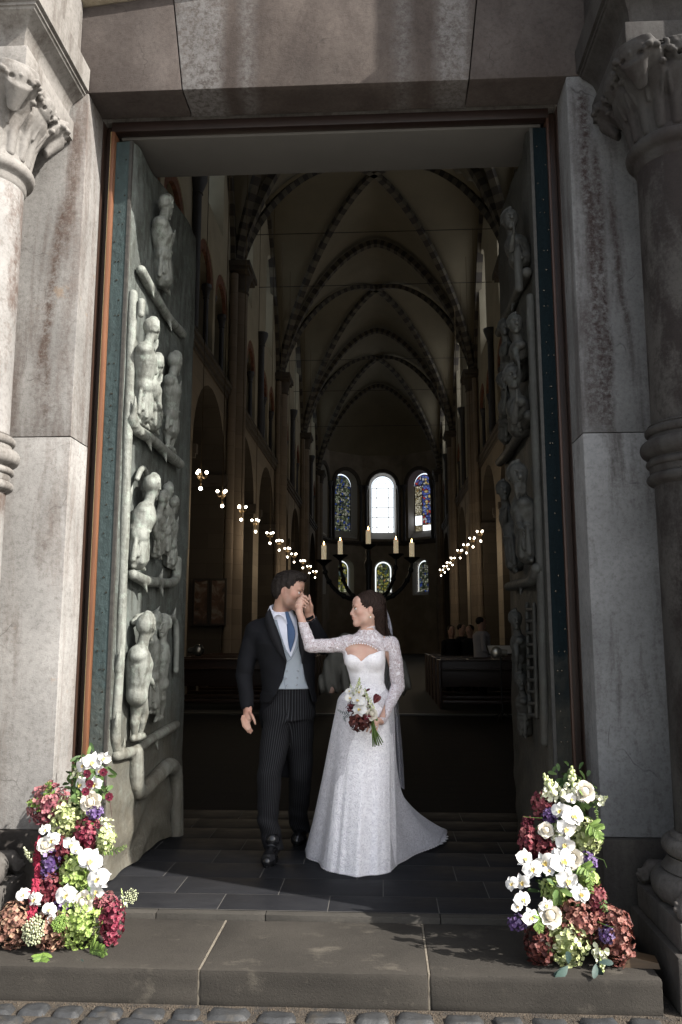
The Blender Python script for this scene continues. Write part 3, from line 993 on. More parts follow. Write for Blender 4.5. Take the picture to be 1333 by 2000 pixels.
def arch_band(mb, cu, hw, zs, place, d, w, n=12, m=0, point=1.0, z0=None):
    """a flat band that frames an arched head: from hw to hw + w, standing d proud"""
    pts = []
    if z0 is not None:
        pts.append((1, 0, z0 - zs))
    ring = []
    for k in range(n + 1):
        a = math.pi * k / n
        ring.append((cu + hw * math.cos(a), zs + hw * point * math.sin(a), cu + (hw + w) * math.cos(a), zs + (hw + w) * point * math.sin(a)))
    V = []; F = []
    for (u, z, u2, z2) in ring:
        V += [place(u, z, 0.12), place(u, z, -d), place(u2, z2, -d), place(u2, z2, 0.02)]
    for k in range(n):
        for j in range(3):
            F.append((k * 4 + j, k * 4 + j + 1, k * 4 + j + 5, k * 4 + j + 4))
    mb.add(V, F, m)

def nave_side(side):
    X = NX + side * HW
    name = 'left' if side < 0 else 'right'
    t = thing('nave_wall', f'tall arcaded nave wall of the church on the {name}, with triforium and clerestory windows', 'church wall', (X, 33, 0))
    T = 1.05
    pl = lambda u, z, d: (X + side * d, u, z)
    lo_d, tr_d, cl_d = T, 0.42, 0.42
    # arcade
    cs = []
    for b0 in [2.2] + BAYS[:-1]:
        cs += [b0 + 2.55, b0 + 7.65]
    loops = [arch_loop(c, 1.95, 0.03, 5.85, 14) for c in cs if c > 6]
    pierced_wall('arcade', 5.28, 53.2, 0.02, 8.1, loops, pl, T, ASHLAR, t, ARCHIN)
    for c in cs:
        if c > 6:
            for e in (-1, 1):
                a, b = sorted((c + e * 1.95, c + e * 1.80))
                mb = MB(); mb.box(*sorted((X - side * 0.10, X + side * T)), a, b, 5.62, 5.85)
                mb.box(*sorted((X - side * 0.07, X + side * T)), *sorted((c + e * 1.95, c + e * 1.84)), 5.52, 5.62)
                mb.build('impost', DARKST, t, smooth=False)
    mb = MB()
    for z0, z1, e in ((8.1, 8.22, 0.06), (8.22, 8.36, 0.12), (8.36, 8.46, 0.17)):
        mb.box(*sorted((X - side * e, X + side * 0.3)), 5.28, 53.1, z0, z1)
    mb.build('string_course', DARKST, t, smooth=False)
    # triforium and clerestory
    tri = []; cle = []
    for b0 in [2.2] + BAYS[:-1]:
        tri += [b0 + k for k in (1.5, 3.55, 6.65, 8.7)]
        cle += [b0 + 2.55, b0 + 7.65]
    tri = [c for c in tri if c > 6.5]; cle = [c for c in cle if c > 7]
    pierced_wall('triforium', 5.28, 53.2, 8.46, 11.9, [arch_loop(c, 0.90, 8.5, 10.5) for c in tri], pl, tr_d, PLASTER, t, PLASTER)
    for c in tri:
        # back of the niche, painted arch band and its two colonnettes
        mb = MB(); arch_band(mb, c, 0.64, 10.5, pl, -0.02, 0.25)
        mb.build('triforium_arch', REDST, t, smooth=False)
        for e in (-1, 1):
            mb = MB()
            u = c + e * 0.68
            mb.lathe([(0.10, 8.47), (0.07, 8.6), (0.066, 10.15), (0.09, 10.17), (0.075, 10.2), (0.12, 10.42), (0.14, 10.44), (0.14, 10.54)], (X + side * 0.14, u, 0), 10)
            mb.build('colonnette', SLATEC, t)
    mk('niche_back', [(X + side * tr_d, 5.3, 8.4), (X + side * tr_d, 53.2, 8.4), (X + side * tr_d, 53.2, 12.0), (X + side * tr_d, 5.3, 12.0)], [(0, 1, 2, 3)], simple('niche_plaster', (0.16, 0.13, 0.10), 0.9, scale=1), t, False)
    pierced_wall('clerestory', 5.28, 53.2, 11.9, APX + 0.4, [arch_loop(c, 0.95, 12.55, 15.6) for c in cle], pl, cl_d, PLASTER, t, PLASTER, splay=0.78)
    for c in cle:
        fr = MB()
        w = 0.74
        for zz in (13.0, 13.8, 14.6, 15.4):
            fr.box(*sorted((X + side * 0.395, X + side * 0.42)), c - w, c + w, zz - 0.02, zz + 0.02)
        fr.box(*sorted((X + side * 0.395, X + side * 0.42)), c - 0.02, c + 0.02, 12.7, 16.3)
        f = fr.build('window', LEAD, t, smooth=False)
        L = arch_loop(c, 0.76, 12.7, 15.4)
        mk('pane', [(X + side * 0.43, u, z) for u, z in L], [tuple(range(len(L)))], GLOWW if side > 0 else GLOWL, f, False)
    # main shafts with capitals, and minor ones between
    for b in BAYS:
        mb = MB()
        w = 0.42
        mb.box(*sorted((X - side * 0.16, X + side * 0.2)), b - w, b + w, 0.02, SPR)
        mb.lathe([(0.26, 0.02), (0.26, SPR - 0.35)], (X - side * 0.20, b, 0), 14)
        mb.lathe([(0.12, 0.02), (0.12, SPR - 0.35)], (X - side * 0.14, b - 0.52, 0), 10)
        mb.lathe([(0.12, 0.02), (0.12, SPR - 0.35)], (X - side * 0.14, b + 0.52, 0), 10)
        mb.build('pier_shaft', SHAFTM, t, auto=40)
        mb = MB()
        mb.lathe([(0.27, SPR - 0.8), (0.30, SPR - 0.75), (0.27, SPR - 0.7), (0.36, SPR - 0.3), (0.44, SPR - 0.16)], (X - side * 0.20, b, 0), 14)
        mb.box(*sorted((X - side * 0.62, X + side * 0.2)), b - 0.72, b + 0.72, SPR - 0.16, SPR)
        mb.box(*sorted((X - side * 0.56, X + side * 0.2)), b - 0.66, b + 0.66, SPR - 0.26, SPR - 0.16)
        mb.build('pier_capital', DARKST, t, auto=40)
    for b in BAYS[:-1]:
        mb = MB()
        mb.lathe([(0.11, 8.47), (0.11, SPR - 0.5), (0.14, SPR - 0.48), (0.12, SPR - 0.44), (0.24, SPR - 0.1), (0.24, SPR)], (X - side * 0.10, b + 5.1, 0), 12)
        mb.build('wall_shaft', SLATEC, t, auto=40)
    # aisle behind the arcade, its gloom put into the near-black plaster
    mb = MB()
    xo = X + side * 5.2
    mb.add([(xo, 5.28, 0), (xo, 53.2, 0), (xo, 53.2, 9), (xo, 5.28, 9), (X + side * 0.3, 5.28, 8.4), (X + side * 0.3, 53.2, 8.4), (X + side * 0.3, 53.2, 0), (xo, 53.2, 0)],
           [(0, 1, 2, 3), (3, 2, 5, 4), (6, 7, 2, 5)])
    mb.build('aisle', simple('aisle_plaster', (0.03, 0.026, 0.02), 0.9, scale=1), t, smooth=False)
    return t
NAVE_L = nave_side(-1)
NAVE_R = nave_side(1)

# vault: groined bays with striped ribs
def zx(x):
    q = min(1.0, abs(x) / HW)
    return SPR + (APX - SPR) * (1 - q ** 1.7) ** 0.72 if q < 1 else SPR
vault = thing('nave_vault', 'dim ribbed stone vault over the nave with striped pointed arches', 'vault', (NX, 33, SPR))
allb = [2.2] + BAYS
for b in range(len(allb) - 1):
    y0, y1 = allb[b], allb[b + 1]
    hb = (y1 - y0) / 2
    nX, nY = 29, 29
    V = []; F = []
    for j in range(nY):
        v = -1 + 2 * j / (nY - 1)
        for i in range(nX):
            u = -1 + 2 * i / (nX - 1)
            V.append((NX + u * HW, (y0 + y1) / 2 + v * hb, max(zx(u * HW), zx(v * HW)) + 0.25))
    for j in range(nY - 1):
        for i in range(nX - 1):
            a = j * nX + i
            F.append((a, a + 1, a + nX + 1, a + nX))
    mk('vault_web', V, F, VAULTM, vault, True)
def rib(path, w, h, n, parent, name):
    """a rib of alternating dark and pale voussoirs following path(t), t in 0..1"""
    V = []; F = []; MI = []
    P = [Vector(path(k / n)) for k in range(n + 1)]
    for k in range(n + 1):
        tdir = (P[min(k + 1, n)] - P[max(k - 1, 0)]).normalized()
        side = tdir.cross(Vector((0, 0, 1)))
        side = side.normalized() if side.length > 1e-4 else Vector((1, 0, 0))
        dn = side.cross(tdir).normalized()
        if dn.z > 0:
            dn = -dn
        for sx, sz in ((-1, -0.3), (-1, 1), (1, 1), (1, -0.3)):
            V.append(P[k] + side * (w * sx) + dn * (h * sz))
    for k in range(n):
        for j in range(3):
            F.append((k * 4 + j, k * 4 + j + 1, k * 4 + j + 5, k * 4 + j + 4)); MI.append(k % 2)
    mk(name, V, F, None, parent, False, mats=[DKVOUS, LTVOUS], midx=MI)
for b in range(1, len(allb)):
    yb = allb[b]
    rib(lambda t, yb=yb: (NX + HW * math.cos(math.pi * (1 - t)) * 0.985, yb, zx(HW * math.cos(math.pi * (1 - t)))), 0.15, 0.17, 81, vault, 'transverse_arch')
for b in range(len(allb) - 1):
    y0, y1 = allb[b], allb[b + 1]
    for s in (1, -1):
        def dpath(t, s=s, y0=y0, y1=y1):
            u = math.cos(math.pi * (1 - t))
            return (NX + u * HW * 0.97, (y0 + y1) / 2 + s * u * (y1 - y0) / 2 * 0.97, zx(u * HW) + 0.15)
        rib(dpath, 0.11, 0.15, 81, vault, 'diagonal_rib')
        def wpath(t, s=s, y0=y0, y1=y1):
            u = math.cos(math.pi * (1 - t))
            return (NX + s * (HW - 0.02), (y0 + y1) / 2 + u * (y1 - y0) / 2 * 0.95, zx(u * HW) + 0.1)
        rib(wpath, 0.12, 0.2, 49, vault, 'wall_rib')
for y, z in ((16.5, 14.3), (20.5, 14.6), (24.0, 14.2), (27.5, 14.0), (35.5, 14.0), (39.0, 13.6), (46, 13.6)):
    MB().tube([(NX - HW, y, z), (NX + HW, y, z)], 0.013, 5).build('tie_rod', LEAD, vault)
MB().add([(NX - 6, 5.2, 19.2), (NX + 6, 5.2, 19.2), (NX + 6, 60, 19.2), (NX - 6, 60, 19.2), (NX - 11, 5.2, 9.6), (NX - 11, 60, 9.6), (NX + 11, 5.2, 9.6), (NX + 11, 60, 9.6)], [(0, 1, 2, 3), (4, 5, 3, 0), (1, 2, 7, 6)]).build('roof', DARKST, vault, smooth=False)

# apse: five straight sides with arched windows, a cornice and a half dome
apse = thing('apse', 'dark rounded apse at the far end of the nave with five tall arched windows', 'apse', (NX, 53.2, 0))
AR = 4.25
ax_c = Vector((NX + 0.25, 53.3, 0))
def glass_mat(name, strength, cols, scale, seed):
    m = Mat(name, (0.05, 0.05, 0.05), 0.4)
    p = m.pos(off=(seed, 0, seed))
    vc = m.n('TexVoronoi'); vc.inputs['Scale'].default_value = scale; m.l(p, vc.inputs['Vector'])
    sp = m.n('SeparateColor'); m.l(vc.outputs['Color'], sp.inputs[0])
    c = m.ramp(sp.outputs[0], [(i / (len(cols) - 1) * 0.92 + 0.04, q) for i, q in enumerate(cols)], 'CONSTANT')
    edge = m.ramp(m.voro(p, scale, 'DISTANCE_TO_EDGE'), [(0.05, 0), (0.12, 1)])
    c = m.mix(edge, (0.004, 0.004, 0.004), c)
    m.l(c, m.b.inputs['Emission Color'])
    m.b.inputs['Emission Strength'].default_value = strength
    return m.m
G_CLEAR = emit('clear_apse_glass', (0.93, 0.97, 1.0), 0.72)
G_RIGHT = glass_mat('blue_and_red_stained_glass', 0.26, [(0.10, 0.14, 0.45), (0.5, 0.5, 0.52), (0.05, 0.07, 0.25), (0.55, 0.42, 0.18), (0.14, 0.2, 0.5), (0.45, 0.05, 0.04), (0.3, 0.4, 0.75)], 5.5, 2)
G_BORD = glass_mat('ochre_patterned_glass', 0.26, [(0.5, 0.45, 0.3), (0.25, 0.2, 0.1), (0.7, 0.65, 0.5), (0.3, 0.18, 0.06)], 8, 6)
G_LEFT = glass_mat('dim_green_stained_glass', 0.16, [(0.3, 0.34, 0.22), (0.05, 0.07, 0.05), (0.42, 0.42, 0.34), (0.05, 0.10, 0.42), (0.12, 0.14, 0.07), (0.5, 0.5, 0.42)], 7, 4)
G_LOW = glass_mat('yellow_green_stained_glass', 0.18, [(0.45, 0.42, 0.08), (0.08, 0.12, 0.12), (0.6, 0.6, 0.4), (0.2, 0.25, 0.08), (0.5, 0.3, 0.1)], 6, 8)
APST = simple('apse_stone', (0.30, 0.26, 0.21), 0.9, scale=1)
REVL = simple('whitewashed_reveal', (0.55, 0.53, 0.50), 0.9, vary=0.05)

def window(place, cu, hw, z0, zs, d, parent, kind):
    """lead bars and separate panes in an arched light; d is its depth in the wall"""
    rows = 6
    fb = MB()
    bw = 0.022
    def bar(u0, u1, za, zb):
        V = [place(u, z, dd) for u in (u0, u1) for dd in (d - 0.03, d) for z in (za, zb)]
        fb.add(V, [(0, 1, 3, 2), (4, 6, 7, 5), (0, 4, 5, 1), (2, 3, 7, 6), (0, 2, 6, 4), (1, 5, 7, 3)])
    top = zs + hw
    cw = hw * 0.55
    ys = [z0 + (zs - z0) * k / 5 * 1.0 for k in range(6)] if kind != 'low' else [z0, z0 + (zs - z0) * 0.33, z0 + (zs - z0) * 0.66, zs]
    cols = [-hw, -cw, cw, hw] if kind == 'clear' else [-hw, -hw * 0.18, hw] if kind in ('left', 'right', 'far') else [-hw, 0, hw]
    for z in ys:
        bar(cu - hw, cu + hw, z - bw, z + bw)
    for u in cols:
        bar(cu + u - bw, cu + u + bw, z0, zs + (math.sqrt(max(0, hw * hw - u * u)) if kind != 'clear' else 0))
    def arcbar(r, zc, a0=0, a1=math.pi, n=14):
        pts = [place(cu + r * math.cos(a0 + (a1 - a0) * k / n), zc + r * math.sin(a0 + (a1 - a0) * k / n), d - 0.015) for k in range(n + 1)]
        fb.tube(pts, bw, 4)
    arcbar(hw, zs)
    if kind == 'clear':
        arcbar(cw, zs)
        for a in (math.pi * 0.32, math.pi * 0.68):
            fb.tube([place(cu + cw * math.cos(a), zs + cw * math.sin(a), d - 0.015), place(cu + hw * math.cos(a), zs + hw * math.sin(a), d - 0.015)], bw, 4)
    w = fb.build('window', LEAD, parent, smooth=False)
    for i in range(len(ys) - 1):
        for j in range(len(cols) - 1):
            q = [(cu + cols[j], ys[i]), (cu + cols[j + 1], ys[i]), (cu + cols[j + 1], ys[i + 1]), (cu + cols[j], ys[i + 1])]
            g = {'clear': G_CLEAR, 'left': G_LEFT, 'low': G_LOW, 'right': G_BORD if j == 0 else G_RIGHT, 'far': G_BORD}[kind]
            if kind == 'right' and ((i == 0 and j == 1) or (i == 1 and j == 0)):
                g = G_CLEAR
            if kind == 'far' and i == 1:
                g = G_CLEAR
            mk('pane', [place(u, z, d + 0.004) for u, z in q], [(0, 1, 2, 3)], g, w, False)
    g = {'clear': G_CLEAR, 'left': G_LEFT, 'low': G_LOW, 'right': G_RIGHT, 'far': G_BORD}[kind]
    N = 16
    if kind == 'clear':
        parts = [(0, math.pi * 0.32), (math.pi * 0.32, math.pi * 0.68), (math.pi * 0.68, math.pi)]
        for a0, a1 in parts:
            pts = [(hw, a0 + (a1 - a0) * k / 6) for k in range(7)] + [(cw, a1 - (a1 - a0) * k / 6) for k in range(7)]
            mk('pane', [place(cu + r * math.cos(a), zs + r * math.sin(a), d + 0.004) for r, a in pts], [tuple(range(14))], g, w, False)
        pts = [(cu + cw * math.cos(math.pi * k / N), zs + cw * math.sin(math.pi * k / N)) for k in range(N + 1)]
        mk('pane', [place(u, z, d + 0.004) for u, z in pts], [tuple(range(N + 1))], g, w, False)
    else:
        pts = [(cu + hw * math.cos(math.pi * k / N), zs + hw * math.sin(math.pi * k / N)) for k in range(N + 1)]
        mk('pane', [place(u, z, d + 0.004) for u, z in pts], [tuple(range(N + 1))], g, w, False)

fa = R(38)
fwid = 2 * AR * math.tan(fa / 2)
for k in (-2, -1, 0, 1, 2):
    th = k * fa
    nrm = Vector((math.sin(th), math.cos(th), 0)); tan = Vector((math.cos(th), -math.sin(th), 0))
    o = ax_c + nrm * AR
    def pl(u, z, d, o=o, nrm=nrm, tan=tan):
        q = o + tan * u + nrm * d
        return (q.x, q.y, z)
    h = fwid / 2 + 0.02
    up = arch_loop(0, 0.98, 8.20, 12.1, 14)
    low = arch_loop(0, 0.68, 4.1, 6.0, 12)
    pierced_wall('apse_wall', -h, h, 0.02, 14.4, [up, low], pl, 0.62, APST, apse, REVL, splay=0.86)
    kind = {0: 'clear', -1: 'left', 1: 'right', -2: 'left', 2: 'far'}[k]
    window(pl, 0, 0.79, 8.42, 12.05, 0.60, apse, kind)
    if k in (0, -1):
        window(pl, 0, 0.48, 4.3, 6.0, 0.58, apse, 'low')
    else:
        window(pl, 0, 0.48, 4.3, 6.0, 0.58, apse, 'left')
    mb = MB(); arch_band(mb, 0, 1.0, 12.1, pl, 0.14, 0.26)
    mb.build('window_arch', DARKST, apse, smooth=False)
    for e in (-1, 1):
        mb = MB()
        q = pl(e * 1.2, 0, -0.16)
        mb.lathe([(0.15, 8.0), (0.10, 8.2), (0.095, 11.55), (0.13, 11.6), (0.11, 11.65), (0.19, 12.0), (0.19, 12.12)], (q[0], q[1], 0), 10)
        mb.build('colonnette', SLATEC, apse)
    mb = MB()
    for z0, z1, e in ((7.7, 7.85, 0.10), (7.85, 8.0, 0.22)):
        V = [pl(u, z, dd) for u in (-h - 0.05, h + 0.05) for dd in (-e, 0.1) for z in (z0, z1)]
        mb.add(V, [(0, 1, 3, 2), (4, 6, 7, 5), (0, 4, 5, 1), (2, 3, 7, 6), (0, 2, 6, 4), (1, 5, 7, 3)])
    mb.build('cornice', DARKST, apse, smooth=False)
V = []; F = []
for j in range(13):
    ph = math.pi / 2 * j / 12
    for i in range(25):
        th = -math.pi / 2 * 1.08 + math.pi * 1.08 * i / 24
        V.append((ax_c.x + 4.6 * math.cos(ph) * math.sin(th), ax_c.y + 4.6 * math.cos(ph) * math.cos(th), 14.0 + 4.6 * math.sin(ph)))
for j in range(12):
    for i in range(24):
        a = j * 25 + i
        F.append((a, a + 1, a + 26, a + 25))
mk('half_dome', V, F, VAULTM, apse, True)
MB().add([(NX - 9, 53.25, 0), (NX - 4.3, 53.25, 0), (NX - 4.3, 53.25, 19), (NX - 9, 53.25, 19), (NX + 4.3, 53.25, 0), (NX + 9, 53.25, 0), (NX + 9, 53.25, 19), (NX + 4.3, 53.25, 19)], [(0, 1, 2, 3), (4, 5, 6, 7)]).build('end_wall', PLASTER, apse, smooth=False)

# hanging lamps: two long rows
GLOBE = emit('lit_opal_globe', (1.0, 0.88, 0.70), 6.0)
BRASS = simple('dark_brass', (0.10, 0.07, 0.035), 0.4, metal=0.8, vary=0.1)
def lamp_proto():
    t = thing('hanging_lamp', 'lit hanging lamp', 'lamp', (0, 0, 0))
    MB().tube([(0, 0, 0.15), (0, 0, 10.0)], 0.008, 4).build('cord', BRASS, t)
    mb = MB()
    for k in range(3):
        a = 2 * math.pi * k / 3 + 0.5
        mb.tube([(0, 0, 0.02), (0.06 * math.cos(a), 0.06 * math.sin(a), -0.03), (0.10 * math.cos(a), 0.10 * math.sin(a), 0.0), (0.10 * math.cos(a), 0.10 * math.sin(a), 0.05)], 0.011, 6)
    mb.lathe([(0.012, -0.19), (0.02, -0.06), (0.03, 0.0), (0.014, 0.08), (0.006, 0.14)], (0, 0, 0), 8)
    mb.build('bracket', BRASS, t)
    for k in range(3):
        a = 2 * math.pi * k / 3 + 0.5
        MB().ball((0.10 * math.cos(a), 0.10 * math.sin(a), 0.08), 0.031, 10).build('globe', GLOBE, t)
    MB().ball((0, 0, -0.215), 0.033, 10).build('globe', GLOBE, t)
    ld = bpy.data.lights.new('lamp_light', 'POINT')
    ld.energy = 8.0
    ld.color = (1.0, 0.80, 0.56)
    ld.shadow_soft_size = 0.2
    lo = bpy.data.objects.new('lamp_light', ld)
    COL.objects.link(lo); lo.parent = t; lo.location = (0, 0, -0.1)
    return t
LAMPS_L = [(393, 922), (435, 960), (472, 990), (500, 1016), (528, 1041), (546, 1056), (562, 1071), (575, 1082), (592, 1095), (605, 1106), (616, 1116)]
LAMPS_R = [(939, 1038), (924, 1051), (911, 1064), (899, 1075), (884, 1090), (876, 1099), (869, 1106), (862, 1113)]
_ord = ['nearest', 'second', 'third', 'fourth', 'fifth', 'sixth', 'seventh', 'eighth', 'ninth', 'tenth', 'farthest']
lp = lamp_proto()
first = True
for row, xs, side in ((LAMPS_L, -3.2, 'left'), (LAMPS_R, 3.0, 'right')):
    for i, (px, py) in enumerate(row):
        p = atX(px, py, xs); p[2] -= 0.08
        o = lp if first else copy_tree(lp)
        first = False
        o.location = p
        o.rotation_euler = (0, 0, rnd.uniform(0, 6))
        nm = _ord[i] if i < len(row) - 1 else 'farthest'
        o['label'] = f'{nm} lit lamp in the row hanging along the {side} of the nave'
        o['group'] = 'lit globe lamps hanging in two rows along the nave'

# pews in the nave
PEW = wood_mat('dark_pew_wood', (0.045, 0.020, 0.010), 2, 0.45, axis='x')
def pew(x0, x1, y, label, slots=True):
    t = thing('pew', label, 'pew', ((x0 + x1) / 2, y, 0.02), 'wooden pews in the nave')
    bevel_box('back_panel', x0 + 0.05, x1 - 0.05, y, y + 0.03, 0.42, 0.90, PEW, t, 0.004)
    bevel_box('top_rail', x0 + 0.04, x1 - 0.04, y - 0.05, y + 0.06, 0.905, 0.945, PEW, t, 0.008)
    bevel_box('seat', x0 + 0.05, x1 - 0.05, y + 0.04, y + 0.46, 0.42, 0.455, PEW, t, 0.006)
    bevel_box('book_shelf', x0 + 0.05, x1 - 0.05, y - 0.16, y - 0.01, 0.74, 0.765, PEW, t, 0.004)
    bevel_box('kneeler', x0 + 0.06, x1 - 0.06, y - 0.42, y - 0.22, 0.14, 0.20, PEW, t, 0.01)
    for xx in (x0, x1 - 0.05):
        bevel_box('pew_end', xx, xx + 0.05, y - 0.18, y + 0.50, 0.02, 0.93, PEW, t, 0.012)
    return t
for i, y in enumerate((15.6, 16.7, 17.8, 18.9, 20.0)):
    w = ['hindmost', 'second', 'third', 'fourth', 'fifth'][i]
    pew(-4.3, -1.45, y, f'dark wooden pew left of the nave aisle, {w} row from the door')
    pew(1.05, 3.9, y, f'dark wooden pew right of the nave aisle, {w} row from the door')
MB().box(-9, 9, 14.38, 14.5, 0.0, 0.028).build('floor_edge_strip', simple('worn_brass_edge', (0.07, 0.064, 0.05), 0.35, vary=0.1), floor, smooth=False)

# two-part painting hung on the pier at the left
def painting():
    Y = 21.86
    a = atY(378, 1130, Y); b = atY(442, 1222, Y)
    x0, x1, z1, z0 = a[0], b[0], a[2], b[2]
    t = thing('painting', 'dark framed two-panel painting hanging on the stone pier left of the doorway', 'painting', ((x0 + x1) / 2, Y, z0))
    mid = (x0 + x1) / 2
    fm = wood_mat('blackened_frame', (0.02, 0.014, 0.010), 9, axis='x')
    m = Mat('old_painting', (0.08, 0.06, 0.05), 0.5)
    p = m.pos(scale=(1, 1, 1))
    n = m.noise(p, 3.2, 5, 0.55, 0.8)
    m.col(m.ramp(n, [(0.3, (0.015, 0.012, 0.012)), (0.5, (0.10, 0.05, 0.03)), (0.62, (0.20, 0.18, 0.15)), (0.75, (0.06, 0.06, 0.07))]))
    for u0, u1 in ((x0, mid - 0.01), (mid + 0.01, x1)):
        mb = MB()
        w = 0.055
        mb.box(u0, u0 + w, Y - 0.05, Y, z0, z1).box(u1 - w, u1, Y - 0.05, Y, z0, z1)
        mb.box(u0 + w, u1 - w, Y - 0.05, Y, z0, z0 + w).box(u0 + w, u1 - w, Y - 0.05, Y, z1 - w, z1)
        f = mb.build('frame', fm, t, smooth=False)
        bevel_box('canvas', u0 + w, u1 - w, Y - 0.025, Y - 0.001, z0 + w, z1 - w, m.m, f, 0)
painting()

# tall iron candle stand with five lit candles
IRON = simple('black_wrought_iron', (0.012, 0.011, 0.010), 0.55, metal=0.5, vary=0.3)
WAX = Mat('ivory_wax', (0.78, 0.70, 0.55), 0.5); WAX.b.inputs['Subsurface Weight'].default_value = 0.25
WAX.b.inputs['Emission Color'].default_value = (1.0, 0.8, 0.5, 1); WAX.b.inputs['Emission Strength'].default_value = 0.10  # faint emission stands for flame light glowing through the wax
FLAME = emit('candle_flame', (1.0, 0.62, 0.22), 9.0)
CY = 11.5
stand_c = atY(721, 1172, CY)
cstand = thing('candle_stand', 'tall black iron candle stand with branching arms behind the couple in the doorway', 'candle stand', (stand_c[0], CY, 0.0))
hub = Vector((stand_c[0], CY, stand_c[2]))
cand = [((633, 1095), CY - 0.1, 'leftmost'), ((665, 1085), CY + 0.45, 'second from left'), ((720, 1065), CY + 0.1, 'tallest and middle'), ((774, 1083), CY + 0.45, 'second from right'), ((805, 1090), CY - 0.1, 'rightmost')]
mb = MB()
mb.lathe([(0.30, 0.001), (0.30, 0.03), (0.10, 0.09), (0.04, 0.16), (0.032, 0.9), (0.05, 0.95), (0.032, 1.0), (0.03, hub.z - 0.1), (0.07, hub.z), (0.03, hub.z + 0.08)], (hub.x, hub.y, 0), 14)
mb.build('stem', IRON, cstand)
for (px, py), Y, which in cand:
    p = Vector(atY(px, py, Y))
    dx = p - hub
    mb = MB()
    if abs(px - 720) < 5:
        mb.lathe([(0.035, hub.z), (0.04, hub.z + 0.3), (0.06, p.z - 0.25), (0.035, p.z - 0.2), (0.04, p.z - 0.02)], (p.x, p.y, 0), 12)
    else:
        pts = []
        for k in range(13):
            s = k / 12
            q = hub + Vector((dx.x, dx.y, 0)) * math.sin(s * math.pi / 2) ** 0.85
            q.z = hub.z + dx.z * (1 - math.cos(s * math.pi / 2)) - 0.02
            pts.append(q)
        mb.tube(pts, [0.034 - 0.012 * k / 12 for k in range(13)], 8)
        for k in (4, 8, 10):
            mb.ball(pts[k], 0.042, 8)
    mb.build('arm', IRON, cstand)
    mb = MB()
    mb.lathe([(0.03, -0.07), (0.06, -0.04), (0.115, -0.005), (0.12, 0.008), (0.05, 0.008)], p, 14)
    mb.build('drip_pan', IRON, cstand)
    ct = thing('candle', f'lit ivory candle on the iron stand, {which} of the five', 'candle', p + Vector((0, 0, 0.01)), 'lit candles on the iron stand')
    h = 0.225
    mb = MB(); mb.lathe([(0.036, 0.01), (0.036, h * 0.5), (0.035, h - 0.006), (0.03, h), (0.012, h - 0.006)], p, 12)
    mb.build('wax', WAX.m, ct)
    mb = MB(); mb.lathe([(0.003, h - 0.004), (0.010, h + 0.014), (0.007, h + 0.032), (0.0012, h + 0.052)], p, 8)
    mb.build('flame', FLAME, ct)

# music stand with a white sheet, at the right behind the pews' front
ms = atY(978, 1268, 13.6)
mst = thing('music_stand', 'dark stand holding an open white sheet beside the right door leaf', 'music stand', (ms[0], 13.6, 0))
mb = MB(); mb.tube([(ms[0], 13.6, 0.03), (ms[0], 13.6, ms[2] - 0.03)], 0.014, 6)
for k in range(3):
    a = 2.1 * k
    mb.tube([(ms[0], 13.6, 0.16), (ms[0] + 0.25 * math.cos(a), 13.6 + 0.25 * math.sin(a), 0.008)], 0.010, 6)
mb.build('pole', IRON, mst)
def slab(name, c, w, d, tilt, th, mat, parent):
    V = []
    for zz in (0, th):
        for u, v in ((-1, -1), (1, -1), (1, 1), (-1, 1)):
            V.append((c[0] + u * w, c[1] + v * d * math.cos(tilt), c[2] + v * d * math.sin(tilt) + zz))
    return mk(name, V, [(3, 2, 1, 0), (4, 5, 6, 7), (0, 1, 5, 4), (1, 2, 6, 5), (2, 3, 7, 6), (3, 0, 4, 7)], mat, parent, False)
slab('desk', (ms[0], 13.6, ms[2] - 0.02), 0.22, 0.17, R(24), 0.012, IRON, mst)
slab('sheet', (ms[0], 13.6, ms[2] - 0.006), 0.20, 0.15, R(24), 0.003, simple('white_paper', (0.75, 0.74, 0.72), 0.8, vary=0.03), mst)
Mat.tone = 0.80
